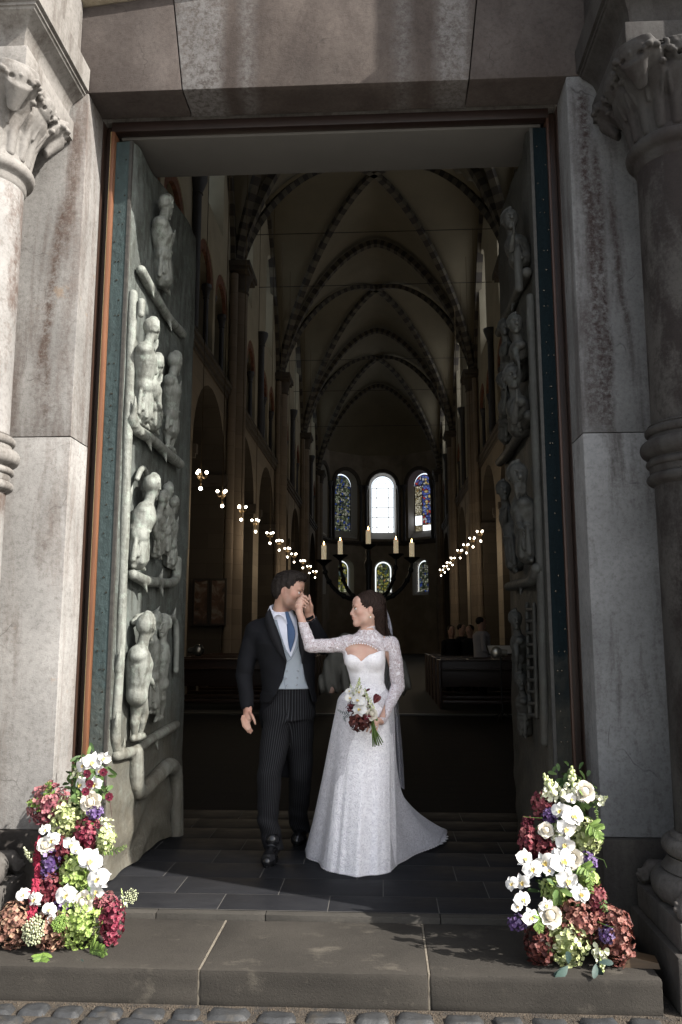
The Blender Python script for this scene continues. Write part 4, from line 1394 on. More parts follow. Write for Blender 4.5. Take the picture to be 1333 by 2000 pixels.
# ================================================================== BRONZE DOORS
def bronze(name, base, dark, seed, rough=0.62, spec=0.25):
    m = Mat(name, base, rough, metal=0.15, spec=spec)
    p = m.pos(off=(seed, seed, 0))
    n = m.noise(p, 3.5, 6, 0.65)
    st = m.noise(m.pos(scale=(5, 5, 0.6), off=(seed, 0, seed)), 4, 5, 0.7)
    c = m.ramp(n, [(0.28, tuple(x * 0.62 for x in base)), (0.5, base), (0.75, tuple(min(1, x * 1.2) for x in base))])
    c = m.mix(m.math('MULTIPLY', m.ramp(st, [(0.44, 0), (0.62, 1)]), 0.75), c, dark)
    pv = m.ramp(m.noise(p, 16, 6, 0.75), [(0.52, 0), (0.66, 1)])
    c = m.mix(m.math('MULTIPLY', pv, 0.6), c, tuple(min(1, x * y) for x, y in zip(base, (1.45, 1.62, 1.55))))
    sp = m.ramp(m.noise(p, 60, 4, 0.75), [(0.60, 0), (0.72, 1)])
    c = m.mix(m.math('MULTIPLY', sp, 0.35), c, dark)
    pt = m.n('NewGeometry').outputs['Pointiness']
    c = m.mix(m.math('MULTIPLY', m.ramp(pt, [(0.51, 0), (0.58, 1)]), 0.5), c, tuple(min(1, x * 1.75) for x in base))
    # old brown metal rubbed bare near the ground and on the lower edge
    sx = m.n('SeparateXYZ'); m.l(m.n('NewGeometry').outputs['Position'], sx.inputs[0])
    low = m.ramp(m.math('ADD', m.math('MULTIPLY', sx.outputs[2], 0.5), m.math('MULTIPLY', n, 0.8)), [(0.55, 1), (1.15, 0)])
    c = m.mix(m.math('MULTIPLY', low, 0.65), c, (0.115, 0.10, 0.075))
    m.col(c)
    m.rough(m.ramp(n, [(0.3, rough - 0.1), (0.7, rough + 0.14)]))
    m.bump(m.math('ADD', m.math('ADD', m.noise(p, 40, 6, 0.75), m.math('MULTIPLY', st, 0.8)), m.math('MULTIPLY', m.voro(p, 26, 'SMOOTH_F1'), 0.9)), 0.6, 0.009)
    return m.m
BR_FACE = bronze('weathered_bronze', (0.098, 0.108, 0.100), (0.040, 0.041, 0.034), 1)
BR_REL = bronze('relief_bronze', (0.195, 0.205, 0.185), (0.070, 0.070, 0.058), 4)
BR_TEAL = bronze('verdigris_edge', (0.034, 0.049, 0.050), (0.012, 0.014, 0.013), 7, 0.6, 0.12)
BR_R = bronze('weathered_bronze_shaded', (0.034, 0.034, 0.030), (0.020, 0.019, 0.016), 11)  # right leaf: bronze copies with its shade put into the colour
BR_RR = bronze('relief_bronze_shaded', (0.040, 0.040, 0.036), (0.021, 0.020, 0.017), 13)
BR_NAVY = bronze('dark_blue_green_edge', (0.006, 0.010, 0.012), (0.004, 0.005, 0.005), 17, 0.85, 0.03)  # right edge strip, darkened for shade like the rest of the leaf
BEAD = simple('dull_brown_bead', (0.030, 0.028, 0.024), 0.7, vary=0.4)
BR_HAND = simple('polished_dark_bronze', (0.08, 0.07, 0.055), 0.25, metal=0.9, vary=0.2)

class Leaf:
    def __init__(self, o, d, sgn, name_mat, rel_mat):
        self.o = np.array([o[0], o[1], 0.0]); L = math.hypot(d[0] - o[0], d[1] - o[1])
        self.L = L
        self.u = np.array([(d[0] - o[0]) / L, (d[1] - o[1]) / L, 0])
        self.w = np.array([self.u[1], -self.u[0], 0]) * sgn       # outward, into the doorway
        self.mat, self.rel = name_mat, rel_mat
    def world(self, u, w, z):
        return self.o + self.u * u + self.w * w + np.array([0, 0, z])
    def at(self, px, py, w=0.05):
        r = _ray(px, py); P = self.o + self.w * w
        t = ((P - _C) @ self.w) / (r @ self.w)
        q = _C + r * t - self.o
        return (float(q @ self.u), float(q[2]))
    def mk(self, name, V, F, mat, parent, **kw):
        V = np.asarray(V, float)
        W = self.o + V[:, :1] * self.u + V[:, 1:2] * self.w + np.array([[0, 0, 1.0]]) * V[:, 2:3]
        if self.w[0] * self.u[1] - self.w[1] * self.u[0] > 0:
            F = [tuple(reversed(f)) for f in (F.tolist() if isinstance(F, np.ndarray) else F)]
        return mk(name, W, F, mat, parent, **kw)
    def sdf(self, name, lo, hi, fill, parent, res=0.009, mat=None):
        s = SDF(lo, hi, res)
        fill(s)
        s.clip(lambda X, Y, Z: -0.012 - Y)
        V, F = s.mesh()
        if len(V) == 0:
            return None
        acc = np.zeros_like(V); c = np.zeros(len(V))
        for i in range(4):
            for j in (1, 3):
                np.add.at(acc, F[:, i], V[F[:, (i + j) % 4]]); np.add.at(c, F[:, i], 1)
        V = 0.75 * V + 0.25 * acc / np.maximum(c, 1)[:, None]
        return self.mk(name, V, F, mat or self.rel, parent)

def make_leaf(lf, parent, edge_mat, far_dark=False):
    L = lf.L
    def bx(name, u0, u1, w0, w1, z0, z1, mat):
        V = [(u, w, z) for u in (u0, u1) for w in (w0, w1) for z in (z0, z1)]
        F = [(0, 1, 3, 2), (4, 6, 7, 5), (0, 4, 5, 1), (2, 3, 7, 6), (0, 2, 6, 4), (1, 5, 7, 3)]
        return lf.mk(name, V, F, mat, parent, smooth=False)
    # cast panel with a softly uneven face
    nU, nZ = 40, 120
    V = []; F = []
    for j in range(nZ):
        for i in range(nU):
            u = 0.004 + (L - 0.004) * i / (nU - 1); z = 0.012 + (4.645 - 0.012) * j / (nZ - 1)
            w = 0.010 * math.sin(u * 5.1 + z * 1.3) * math.sin(z * 2.2 + 0.6) + 0.006 * math.sin(u * 13 + z * 4.1) + 0.004 * math.sin(z * 11 - u * 7)
            e = min(u - 0.004, L - u, 0.06) / 0.06
            w = w * e - 0.018 * (1 - min(1, e)) ** 2
            if z < 0.75:                       # low waves near the foot of the door
                w += 0.016 * math.sin(z * 26 + 3 * math.sin(u * 6)) * (1 - z / 0.75) * e
            V.append((u, w, z))
    for j in range(nZ - 1):
        for i in range(nU - 1):
            a = j * nU + i
            F.append((a, a + nU, a + nU + 1, a + 1))
    lf.mk('door_panel', V, F, lf.mat, parent)
    bx('door_core', 0.004, L - 0.002, -0.122, -0.030, 0.012, 4.645, lf.mat)
    bx('edge_strip', -0.006, 0.004, -0.125, -0.032, 0.010, 4.647, edge_mat)
    bx('edge_bead', -0.010, 0.012, -0.031, -0.012, 0.010, 4.647, BEAD)
    mb = MB()
    rr = random.Random(3)
    z = 0.15
    while z < 4.6:
        for k in range(1 if rr.random() < 0.6 else 2):
            w = rr.choice((-0.10, -0.06, -0.08)) + rr.uniform(-0.008, 0.008)
            p = lf.world(-0.006, w, z)
            mb.ball(p, rr.uniform(0.004, 0.0065), 6)
        z += rr.uniform(0.07, 0.14)
    mb.build('rivet', BR_HAND, parent, kind='stuff')

def person_relief(lf, parent, head, foot, w, hr=0.062, lean=0.0, face=1, arms=(), robe=True, bend=None, hairy=False, skirt=False):
    """a cast figure standing proud of the door: head and foot given where they are seen"""
    hu, hz = lf.at(*head, w); fu, fz = lf.at(*foot, w * 0.6)
    hu = min(max(hu, 0.10), lf.L - 0.09); fu = min(max(fu, 0.10), lf.L - 0.08)
    H = hz - fz
    hr *= 1.08
    sh = hz - hr * 1.8
    hip = fz + H * 0.44
    bu = (hu + fu) / 2 + (bend or 0)
    def fill(s):
        r = hr * 0.90
        h = Vector((hu, w, hz))
        V3 = lambda x, y, z: h + Vector((face * r * x, r * y, r * z))
        # skull, face wedge, nose, brow, lips, chin
        s.ell(V3(-0.12, 0, 0.18), (r * 0.95, r * 0.80, r * 0.92), k=0.0)
        s.ell(V3(0.22, 0, -0.28), (r * 0.66, r * 0.60, r * 0.86), k=0.012)
        s.cone(V3(0.80, 0.05, 0.10), V3(1.16, 0.05, -0.34), r * 0.14, r * 0.20, 0.010)
        s.cone(V3(0.72, 0.35, 0.20), V3(0.86, -0.1, 0.24), r * 0.14, r * 0.12, 0.010)
        s.ell(V3(0.80, 0.05, -0.62), (r * 0.17, r * 0.26, r * 0.09), k=0.006)
        s.ell(V3(0.78, 0.05, -0.80), (r * 0.15, r * 0.24, r * 0.09), k=0.006)
        s.ell(V3(0.66, 0.05, -1.04), (r * 0.26, r * 0.28, r * 0.20), k=0.012)
        s.ell(V3(0.74, 0.36, 0.04), r * 0.19, k=0.006, sub=True)
        s.ell(V3(0.66, 0.36, 0.03), r * 0.14, k=0.003)
        s.ell(V3(0.80, 0.30, -0.72), (r * 0.16, r * 0.2, r * 0.03), k=0.003, sub=True)
        s.ell(V3(-0.10, 0.74, -0.08), (r * 0.22, r * 0.16, r * 0.32), k=0.004)
        s.ell(V3(-0.06, 0.88, -0.05), (r * 0.11, r * 0.10, r * 0.18), k=0.003, sub=True)
        # hair in combed strands from the crown
        n = 11 if hairy else 8
        for q in range(n):
            a = -1.25 + 2.5 * q / (n - 1)
            lenh = (1.5 if hairy else 1.0)
            pts = []
            for k in range(6):
                b = k / 5 * 1.9 * lenh
                ca, sa = math.cos(a), math.sin(a)
                x = -0.12 + (0.10 - 0.98 * math.sin(b) * (0.9 if q % 2 else 1.0)) * (1 if b < 1.57 else 1) * ca * 0.9 + 0.15 * math.cos(b)
                y = 0.80 * math.sin(b) * sa * -1 if sa < 0 else 0.86 * math.sin(b) * sa
                z = 0.22 + 0.96 * math.cos(b) if b < 1.9 else 0.22 - 0.55 * (b - 1.25)
                pts.append(V3(x, y, z))
            s.chain(pts, [r * 0.15, r * 0.16, r * 0.15, r * 0.14, r * 0.12, r * 0.07], 0.004)
        if hairy:
            for q in range(4):
                s.chain([V3(0.62, 0.3 - 0.2 * q, -0.95), V3(0.66 - 0.06 * q, 0.28 - 0.2 * q, -1.5), V3(0.50 - 0.05 * q, 0.2 - 0.15 * q, -2.05 + 0.1 * q)], [r * 0.20, r * 0.16, r * 0.06], 0.004)
        nk = Vector((hu - face * r * 0.28, w * 0.85, sh + 0.012))
        s.cone(V3(-0.22, 0, -0.55), nk, r * 0.44, r * 0.50, 0.008)
        ch = Vector((bu * 0.35 + hu * 0.65 - face * 0.012, w * 0.70, sh - H * 0.12))
        hp = Vector((bu, w * 0.60, hip))
        ax = hp - ch
        s.cone(Vector((nk.x - face * r * 0.30, w * 0.78, sh - 0.025)), ch, hr * 0.80, hr * 1.02, 0.012)
        s.cone(ch, hp, hr * 1.02, hr * 0.80, 0.010)
        for sd in (-1, 1):
            s.ell(Vector((nk.x + sd * hr * 0.75, w * 0.72 + 0.01, sh - 0.03)), (hr * 0.46, hr * 0.5, hr * 0.42), k=0.012)
        s.ell(hp + Vector((-face * hr * 0.22, 0.008, -0.03)), (hr * 0.82, hr * 0.80, hr * 0.80), k=0.010)
        # a few long hanging folds down the back of the garment
        for q in range(4):
            t = q / 3 - 0.5
            a0 = Vector((nk.x + t * hr * 1.1, w * 0.72 + hr * 0.78 * math.cos(t * 2.2), sh - 0.05))
            a1 = Vector((bu + t * hr * 1.2, w * 0.60 + hr * 0.74 * math.cos(t * 2.2), hip + 0.02))
            s.chain([a0, a0.lerp(a1, 0.5) + Vector((0.008 * math.sin(q * 2.0), 0.004, 0)), a1], [hr * 0.05, hr * 0.10, hr * 0.07], 0.012)
        if robe or skirt:
            g = [hp + Vector((hr * 0.92 * math.cos(b), hr * 0.86 * math.sin(b), 0.012 * math.cos(b))) for b in (0.0, 0.5, 1.05, 1.57, 2.1, 2.64, 3.14)]
            s.chain(g, [hr * 0.10] * 7, 0.003)
        # legs, bent a little, with feet
        for q, sd in enumerate((-1, 1)):
            kn = Vector((fu * 0.55 + bu * 0.45 + face * 0.022 + sd * hr * 0.42, w * 0.60 + 0.012 * sd, (hip + fz) / 2 + 0.01))
            an = Vector((fu + sd * hr * 0.46, w * 0.48, fz + 0.03))
            s.chain([hp + Vector((sd * hr * 0.36, 0, -0.03)), hp.lerp(kn, 0.5) + Vector((sd * 0.004, 0.004, 0)), kn, kn.lerp(an, 0.35) + Vector((-face * 0.008, 0, 0)), an], [hr * 0.58, hr * 0.50, hr * 0.38, hr * 0.37, hr * 0.22], 0.006)
            s.ell(kn + Vector((face * hr * 0.22, 0.006, 0)), hr * 0.24, k=0.010)
            s.chain([an + Vector((-face * hr * 0.25, 0, -0.012)), an + Vector((face * hr * 0.45, 0.006, -0.012)), an + Vector((face * hr * 0.95, 0.008, -0.024))], [hr * 0.24, hr * 0.26, hr * 0.15], 0.004)
        if robe or skirt:
            top = hip + 0.005
            low = fz + H * (0.22 if skirt else 0.10)
            n = 8
            for q in range(n):
                t = q / (n - 1) - 0.5
                a0 = Vector((bu + t * hr * 1.55, w * 0.60 + hr * 0.62 * math.cos(t * 2.7), top))
                a1 = Vector((fu * 0.7 + bu * 0.3 + t * hr * 2.5, w * 0.54 + hr * 0.62 * math.cos(t * 2.7), low + 0.022 * (q % 2) + 0.012 * math.sin(q * 2.3)))
                mid = a0.lerp(a1, 0.55) + Vector((0.010 * math.sin(q * 1.9), 0.006 * (q % 2), 0))
                s.chain([a0, mid, a1], [hr * 0.13, hr * 0.20, hr * 0.24], 0.0025)
            s.cone(Vector((bu, w * 0.50, top)), Vector((fu * 0.7 + bu * 0.3, w * 0.44, low + 0.02)), hr * 0.80, hr * 1.02, 0.004)
        for (eu, ez), (tu, tz) in arms:
            so = Vector((nk.x + hr * 0.35 * face, w * 0.95, sh - hr * 0.38))
            e = Vector((nk.x + eu, w * 1.10, sh + ez)); t = Vector((nk.x + tu, w * 1.06, sh + tz))
            s.chain([so, so.lerp(e, 0.5) + Vector((0, 0.006, 0)), e, e.lerp(t, 0.4), t], [hr * 0.36, hr * 0.34, hr * 0.26, hr * 0.27, hr * 0.16], 0.004)
            d = (t - e).normalized()
            s.ell(t + d * hr * 0.22, (hr * 0.25, hr * 0.14, hr * 0.25), k=0.004)
            for q in range(4):
                o = t + d * hr * 0.30 + Vector((0, 0.003, (q - 1.5) * hr * 0.15))
                s.cone(o, o + d * hr * 0.50 + Vector((0, 0, (q - 1.5) * hr * 0.05)), hr * 0.085, hr * 0.06, 0.002)
    u0, u1 = min(hu, fu, bu) - 0.28, max(hu, fu, bu) + 0.28
    return lf.sdf('relief_figure', (u0, -0.03, fz - 0.06), (u1, w + 0.14, hz + hr * 1.8), fill, parent, 0.0068)

def branch(lf, parent, pts, rad, w=0.03, thorns=()):
    P = []
    for q in pts:
        u, z = lf.at(q[0], q[1], w)
        P.append(Vector((min(max(u, 0.045), lf.L - 0.03), w if len(q) < 3 else q[2], z)))
    def fill(s):
        # rounded course through the given points
        Q = [P[0]]
        for i in range(1, len(P)):
            n = max(2, int((P[i] - P[i - 1]).length / 0.06))
            for k in range(1, n + 1):
                Q.append(P[i - 1].lerp(P[i], k / n))
        for _ in range(2):
            Q = [Q[0]] + [(Q[i - 1] + Q[i] * 2 + Q[i + 1]) / 4 for i in range(1, len(Q) - 1)] + [Q[-1]]
        rr = [rad * (1 + 0.05 * math.sin(i * 0.6)) for i in range(len(Q))]
        s.chain(Q, rr, 0.012)
        for (px, py, du, dz, r) in thorns:
            u, z = lf.at(px, py, w)
            u = min(max(u, 0.05), lf.L - 0.03)
            b = Vector((u, w, z)); m_ = b + Vector((du * 0.6, 0.016, dz * 0.5)); e = b + Vector((du, 0.026, dz))
            s.chain([b, m_, e], [r, r * 0.62, 0.004], 0.016)
    a = np.array([list(p) for p in P])
    return lf.sdf('relief_branch', a.min(0) - 0.2, a.max(0) + 0.2, fill, parent, 0.008)

# ---- left leaf (sunlit)
door_l = thing('bronze_door', 'sunlit grey-green bronze door leaf with relief figures, behind the left flower arrangement', 'door', (-1.61, 4.76, 0), 'open bronze door leaves')
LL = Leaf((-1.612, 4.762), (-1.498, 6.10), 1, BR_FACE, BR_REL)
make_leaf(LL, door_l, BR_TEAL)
# tall thorny stem up the near edge and the branches that shelve the scenes
branch(LL, door_l, [(247, 560), (250, 800), (243, 1050), (234, 1300), (222, 1450), (229, 1478), (262, 1470), (264, 1545)], 0.030, 0.012,
       [(252, 690, 0.03, 0.14, 0.026), (254, 800, -0.03, 0.16, 0.028), (248, 985, 0.02, 0.13, 0.024), (246, 1090, 0.03, 0.11, 0.022), (231, 1305, -0.03, 0.12, 0.022), (224, 1440, -0.05, 0.16, 0.026)])
branch(LL, door_l, [(264, 1470), (266, 1556), (285, 1540), (330, 1492), (344, 1500), (345, 1570), (344, 1640)], 0.052, 0.02)
branch(LL, door_l, [(228, 1476), (262, 1468), (300, 1440), (344, 1416)], 0.032, 0.02, [(238, 1470, -0.02, 0.09, 0.02), (300, 1440, 0.03, -0.09, 0.02)])
branch(LL, door_l, [(276, 528), (300, 575), (328, 620), (356, 652)], 0.034, 0.03, [(290, 555, 0.05, -0.08, 0.02), (328, 622, 0.02, -0.09, 0.02)])
branch(LL, door_l, [(253, 815), (262, 838), (298, 858), (325, 885), (351, 906)], 0.036, 0.045, [(285, 850, 0.05, -0.10, 0.024), (318, 878, 0.02, -0.09, 0.022), (256, 818, -0.04, 0.15, 0.028)])
branch(LL, door_l, [(259, 1122), (285, 1136), (315, 1138), (338, 1140), (346, 1130), (346, 1095)], 0.034, 0.045, [(275, 1130, 0.06, -0.09, 0.024), (310, 1136, 0.01, 0.09, 0.02), (312, 1140, 0.01, -0.09, 0.02)])
branch(LL, door_l, [(262, 1215), (275, 1202), (300, 1200), (325, 1206), (344, 1208), (345, 1240), (344, 1310)], 0.022, 0.03, [(270, 1205, -0.06, -0.05, 0.02), (300, 1200, 0.05, 0.06, 0.018), (338, 1206, -0.02, 0.07, 0.018)])
branch(LL, door_l, [(262, 600), (264, 585), (272, 578), (278, 598)], 0.022, 0.07)
branch(LL, door_l, [(268, 935), (275, 915), (282, 912), (288, 930)], 0.018, 0.05)
person_relief(LL, door_l, (325, 402), (322, 565), 0.09, 0.07, face=1, arms=[((0.10, -0.10), (0.16, -0.02))])
person_relief(LL, door_l, (290, 636), (281, 832), 0.125, 0.068, face=1, arms=[((0.07, -0.14), (0.16, -0.05))], hairy=True)
person_relief(LL, door_l, (306, 712), (301, 842), 0.13, 0.066, face=1, arms=[((0.05, -0.13), (0.10, -0.16))], hairy=True)
person_relief(LL, door_l, (342, 708), (333, 880), 0.085, 0.070, face=1, arms=[((0.03, -0.13), (0.11, -0.03))], skirt=True, robe=False)
person_relief(LL, door_l, (298, 950), (271, 1112), 0.115, 0.072, face=1, arms=[((0.06, -0.14), (0.13, -0.20))], bend=-0.04)
person_relief(LL, door_l, (318, 975), (309, 1092), 0.11, 0.052, face=1, arms=[((0.03, -0.10), (0.09, -0.04))])
person_relief(LL, door_l, (329, 958), (325, 1085), 0.085, 0.050, face=1)
person_relief(LL, door_l, (340, 985), (335, 1112), 0.075, 0.052, face=1, arms=[((0.03, -0.10), (0.08, -0.02))])
person_relief(LL, door_l, (286, 1224), (272, 1446), 0.115, 0.078, face=1, arms=[((0.06, -0.17), (0.15, -0.21))], robe=False, bend=-0.03)
person_relief(LL, door_l, (319, 1222), (314, 1408), 0.10, 0.064, face=-1, arms=[((0.02, -0.15), (0.08, -0.12))], robe=False)
person_relief(LL, door_l, (304, 1212), (300, 1395), 0.07, 0.055, face=1, robe=True)
mb = MB(); p = LL.world(LL.L - 0.05, 0.03, LL.at(345, 1272, 0.05)[1])
mb.tube([p, p + LL.w * 0.05], [0.02, 0.026], 10).ball(Vector(p + LL.w * 0.08), 0.045, 12)
mb.build('door_knob', BR_HAND, door_l)

# ---- right leaf (in shade)
door_r = thing('bronze_door', 'dark shaded bronze door leaf with relief figures, behind the right flower arrangement', 'door', (0.955, 4.76, 0), 'open bronze door leaves')
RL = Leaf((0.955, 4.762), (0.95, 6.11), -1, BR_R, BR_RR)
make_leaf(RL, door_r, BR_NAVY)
branch(RL, door_r, [(1046, 560), (1052, 800), (1054, 1000), (1060, 1230), (1066, 1450)], 0.028, 0.012, [(1042, 640, -0.03, 0.14, 0.022), (1046, 780, 0.03, 0.12, 0.022), (1050, 960, 0.02, 0.16, 0.026), (1054, 1060, 0.0, 0.12, 0.02), (1058, 1260, -0.03, 0.14, 0.022)])
branch(RL, door_r, [(1030, 530), (1010, 575), (990, 620), (975, 650)], 0.034, 0.03, [(1005, 590, -0.04, -0.09, 0.02)])
branch(RL, door_r, [(1033, 812), (1015, 850), (992, 888), (975, 905)], 0.036, 0.04)
branch(RL, door_r, [(1050, 1110), (1046, 1132), (1020, 1140), (994, 1146)], 0.034, 0.035, [(1022, 1138, -0.03, -0.09, 0.02)])
branch(RL, door_r, [(1015, 478), (1022, 470), (1034, 485), (1032, 520)], 0.026, 0.08)
person_relief(RL, door_r, (1010, 390), (1012, 520), 0.11, 0.07, face=-1, arms=[((-0.08, -0.1), (-0.14, -0.03))])
person_relief(RL, door_r, (1008, 632), (1010, 745), 0.10, 0.062, face=-1, arms=[((-0.06, -0.1), (-0.1, -0.16))])
person_relief(RL, door_r, (986, 640), (988, 760), 0.09, 0.055, face=-1, arms=[((-0.06, -0.1), (-0.1, -0.06))])
person_relief(RL, door_r, (1014, 716), (1010, 850), 0.125, 0.074, face=-1, arms=[((-0.08, -0.16), (-0.14, -0.06))], bend=0.02)
person_relief(RL, door_r, (985, 745), (985, 868), 0.10, 0.060, face=-1, arms=[((-0.06, -0.1), (-0.12, 0.0))])
person_relief(RL, door_r, (1022, 918), (1030, 1100), 0.115, 0.078, face=-1, arms=[((-0.06, -0.16), (-0.13, -0.2))], hairy=True)
person_relief(RL, door_r, (985, 958), (1004, 1120), 0.10, 0.064, face=-1, arms=[((-0.06, -0.12), (-0.12, -0.05))])
person_relief(RL, door_r, (1008, 1210), (1014, 1330), 0.08, 0.055, face=-1, arms=[((-0.06, -0.12), (-0.02, -0.2))])
person_relief(RL, door_r, (1018, 1330), (1024, 1440), 0.06, 0.050, face=-1, robe=True)
# a cast ladder
def ladder():
    def fill(s):
        for q in (1044, 1030):
            a = RL.at(q, 1180, 0.02); b = RL.at(q + 6, 1400, 0.02)
            s.cone((a[0], 0.02, a[1]), (b[0], 0.02, b[1]), 0.014, 0.014, 0.006)
        for k in range(10):
            a = RL.at(1044 + k * 0.6, 1190 + k * 23, 0.02); b = RL.at(1030 + k * 0.6, 1190 + k * 23, 0.02)
            s.cone((a[0], 0.022, a[1]), (b[0], 0.022, b[1]), 0.012, 0.012, 0.006)
    RL.sdf('relief_ladder', (0.02, -0.03, 0.7), (0.6, 0.08, 1.75), fill, door_r, 0.008)
ladder()
p = RL.world(RL.L - 0.05, 0.03, RL.at(990, 1275, 0.05)[1])
mb = MB(); mb.tube([p, p + RL.w * 0.05], [0.02, 0.026], 10).ball(Vector(p + RL.w * 0.08), 0.045, 12)
mb.build('door_knob', simple('bright_old_knob', (0.25, 0.23, 0.19), 0.3, metal=0.8), door_r)
Mat.tone = 1.00
# ================================================================== PEOPLE
def skin_mat(name, base, red, beard=None):
    m = Mat(name, base, 0.48, spec=0.4)
    p = m.pos()
    n = m.noise(p, 14, 4)
    c = m.mix(m.ramp(n, [(0.35, 0), (0.7, 1)]), base, red)
    c = m.mix(m.math('MULTIPLY', m.attr('flush'), 0.75), c, tuple(x * y for x, y in zip(red, (0.95, 0.72, 0.72))))
    if beard:
        bn = m.math('MULTIPLY', m.attr('beard'), m.ramp(m.noise(p, 260, 3, 0.8), [(0.25, 0.45), (0.7, 1)]))
        c = m.mix(m.math('MULTIPLY', bn, 0.55), c, beard)
    m.col(c)
    m.b.inputs['Subsurface Weight'].default_value = 0.12
    m.b.inputs['Subsurface Radius'].default_value = (0.012, 0.005, 0.003)
    m.bump(m.noise(p, 180, 3), 0.08, 0.002)
    return m.m
SKIN_G = skin_mat('groom_skin', (0.46, 0.29, 0.215), (0.44, 0.235, 0.175), (0.075, 0.042, 0.028))
SKIN_B = skin_mat('bride_skin', (0.53, 0.35, 0.275), (0.50, 0.29, 0.225))

def hair_mat(name, dark, light, stretch):
    m = Mat(name, dark, 0.6, spec=0.18)
    n = m.noise(m.pos(scale=stretch), 9, 5, 0.7, 0.6)
    m.col(m.ramp(n, [(0.35, dark), (0.72, light)]))
    m.bump(n, 0.9, 0.006)
    return m.m
HAIR_G = hair_mat('groom_hair', (0.006, 0.0045, 0.004), (0.030, 0.023, 0.019), (14, 14, 6))
HAIR_B = hair_mat('bride_hair', (0.010, 0.006, 0.005), (0.04, 0.022, 0.016), (22, 22, 2.5))

def cloth(name, base, rough=0.85, weave=900, sheen=0.0, vary=0.12, fold=0.0):
    m = Mat(name, base, rough, spec=0.25)
    p = m.pos()
    n = m.noise(p, 7, 4)
    m.col(m.ramp(n, [(0.3, tuple(c * (1 - vary) for c in base)), (0.7, tuple(min(1, c * (1 + vary)) for c in base))]))
    h = m.noise(p, weave * 0.3, 2)
    if fold:
        h = m.math('ADD', h, m.math('MULTIPLY', m.noise(m.pos(scale=(1, 1, 0.35)), 16, 3, 0.5, 0.8), fold))
    m.bump(h, 0.25, 0.004)
    if sheen:
        m.b.inputs['Sheen Weight'].default_value = sheen
    return m
SUIT = cloth('black_wool', (0.0042, 0.0045, 0.0065), 0.85, vary=0.3).m
SATIN = cloth('lapel_wool', (0.0055, 0.0055, 0.0075), 0.7, vary=0.2).m
SHIRT = cloth('white_cotton', (0.74, 0.75, 0.84), 0.75, vary=0.04, fold=3).m
WCOAT = cloth('pale_grey_waistcoat', (0.31, 0.345, 0.385), 0.8, vary=0.08, fold=2).m
TIE = cloth('blue_silk_tie', (0.055, 0.10, 0.20), 0.42, vary=0.15, weave=1500).m
BLACKL = simple('polished_black_leather', (0.010, 0.010, 0.011), 0.22, vary=0.3)
BTN = simple('grey_buttons', (0.30, 0.32, 0.35), 0.3)
EYEW = simple('eye_white', (0.62, 0.58, 0.55), 0.25, vary=0.02)
EYED = simple('dark_iris', (0.02, 0.012, 0.008), 0.12, vary=0.1)
BROWH = simple('eyebrow_hair', (0.018, 0.011, 0.008), 0.7)
GOLD = simple('gold', (0.8, 0.6, 0.28), 0.25, metal=1.0, vary=0.05)
SILVER = simple('silver', (0.8, 0.8, 0.82), 0.2, metal=1.0, vary=0.05)
PEARL = simple('pearl', (0.8, 0.77, 0.72), 0.2, vary=0.03)

def trousers_mat():
    m = Mat('pinstripe_wool', (0.013, 0.013, 0.016), 0.85, spec=0.2)
    u = m.attr('stripe')
    s = m.math('ABSOLUTE', m.math('SUBTRACT', m.math('FRACT', m.math('MULTIPLY', u, 64.0)), 0.5))
    line = m.ramp(s, [(0.0, 1), (0.09, 0.75), (0.17, 0)])
    p = m.pos()
    n = m.ramp(m.noise(p, 9, 3), [(0.3, 0.6), (0.7, 1)])
    m.col(m.mix(m.math('MULTIPLY', line, m.math('MULTIPLY', n, 0.8)), (0.0035, 0.0035, 0.0045), (0.058, 0.058, 0.064)))
    m.bump(m.noise(m.pos(scale=(1, 1, 0.5)), 18, 3, 0.5, 0.8), 0.35, 0.01)
    return m.m
PINSTRIPE = trousers_mat()

class Frame:
    """a local frame (forward, left, up) at a point: used for heads and hands"""
    def __init__(self, o, f, up=(0, 0, 1)):
        self.o = Vector(o); self.f = Vector(f).normalized()
        self.l = Vector(up).cross(self.f).normalized()
        self.u = self.f.cross(self.l).normalized()
        self.R = Matrix((self.f, self.l, self.u)).transposed()
    def __call__(self, x, y, z):
        return self.o + self.f * x + self.l * y + self.u * z

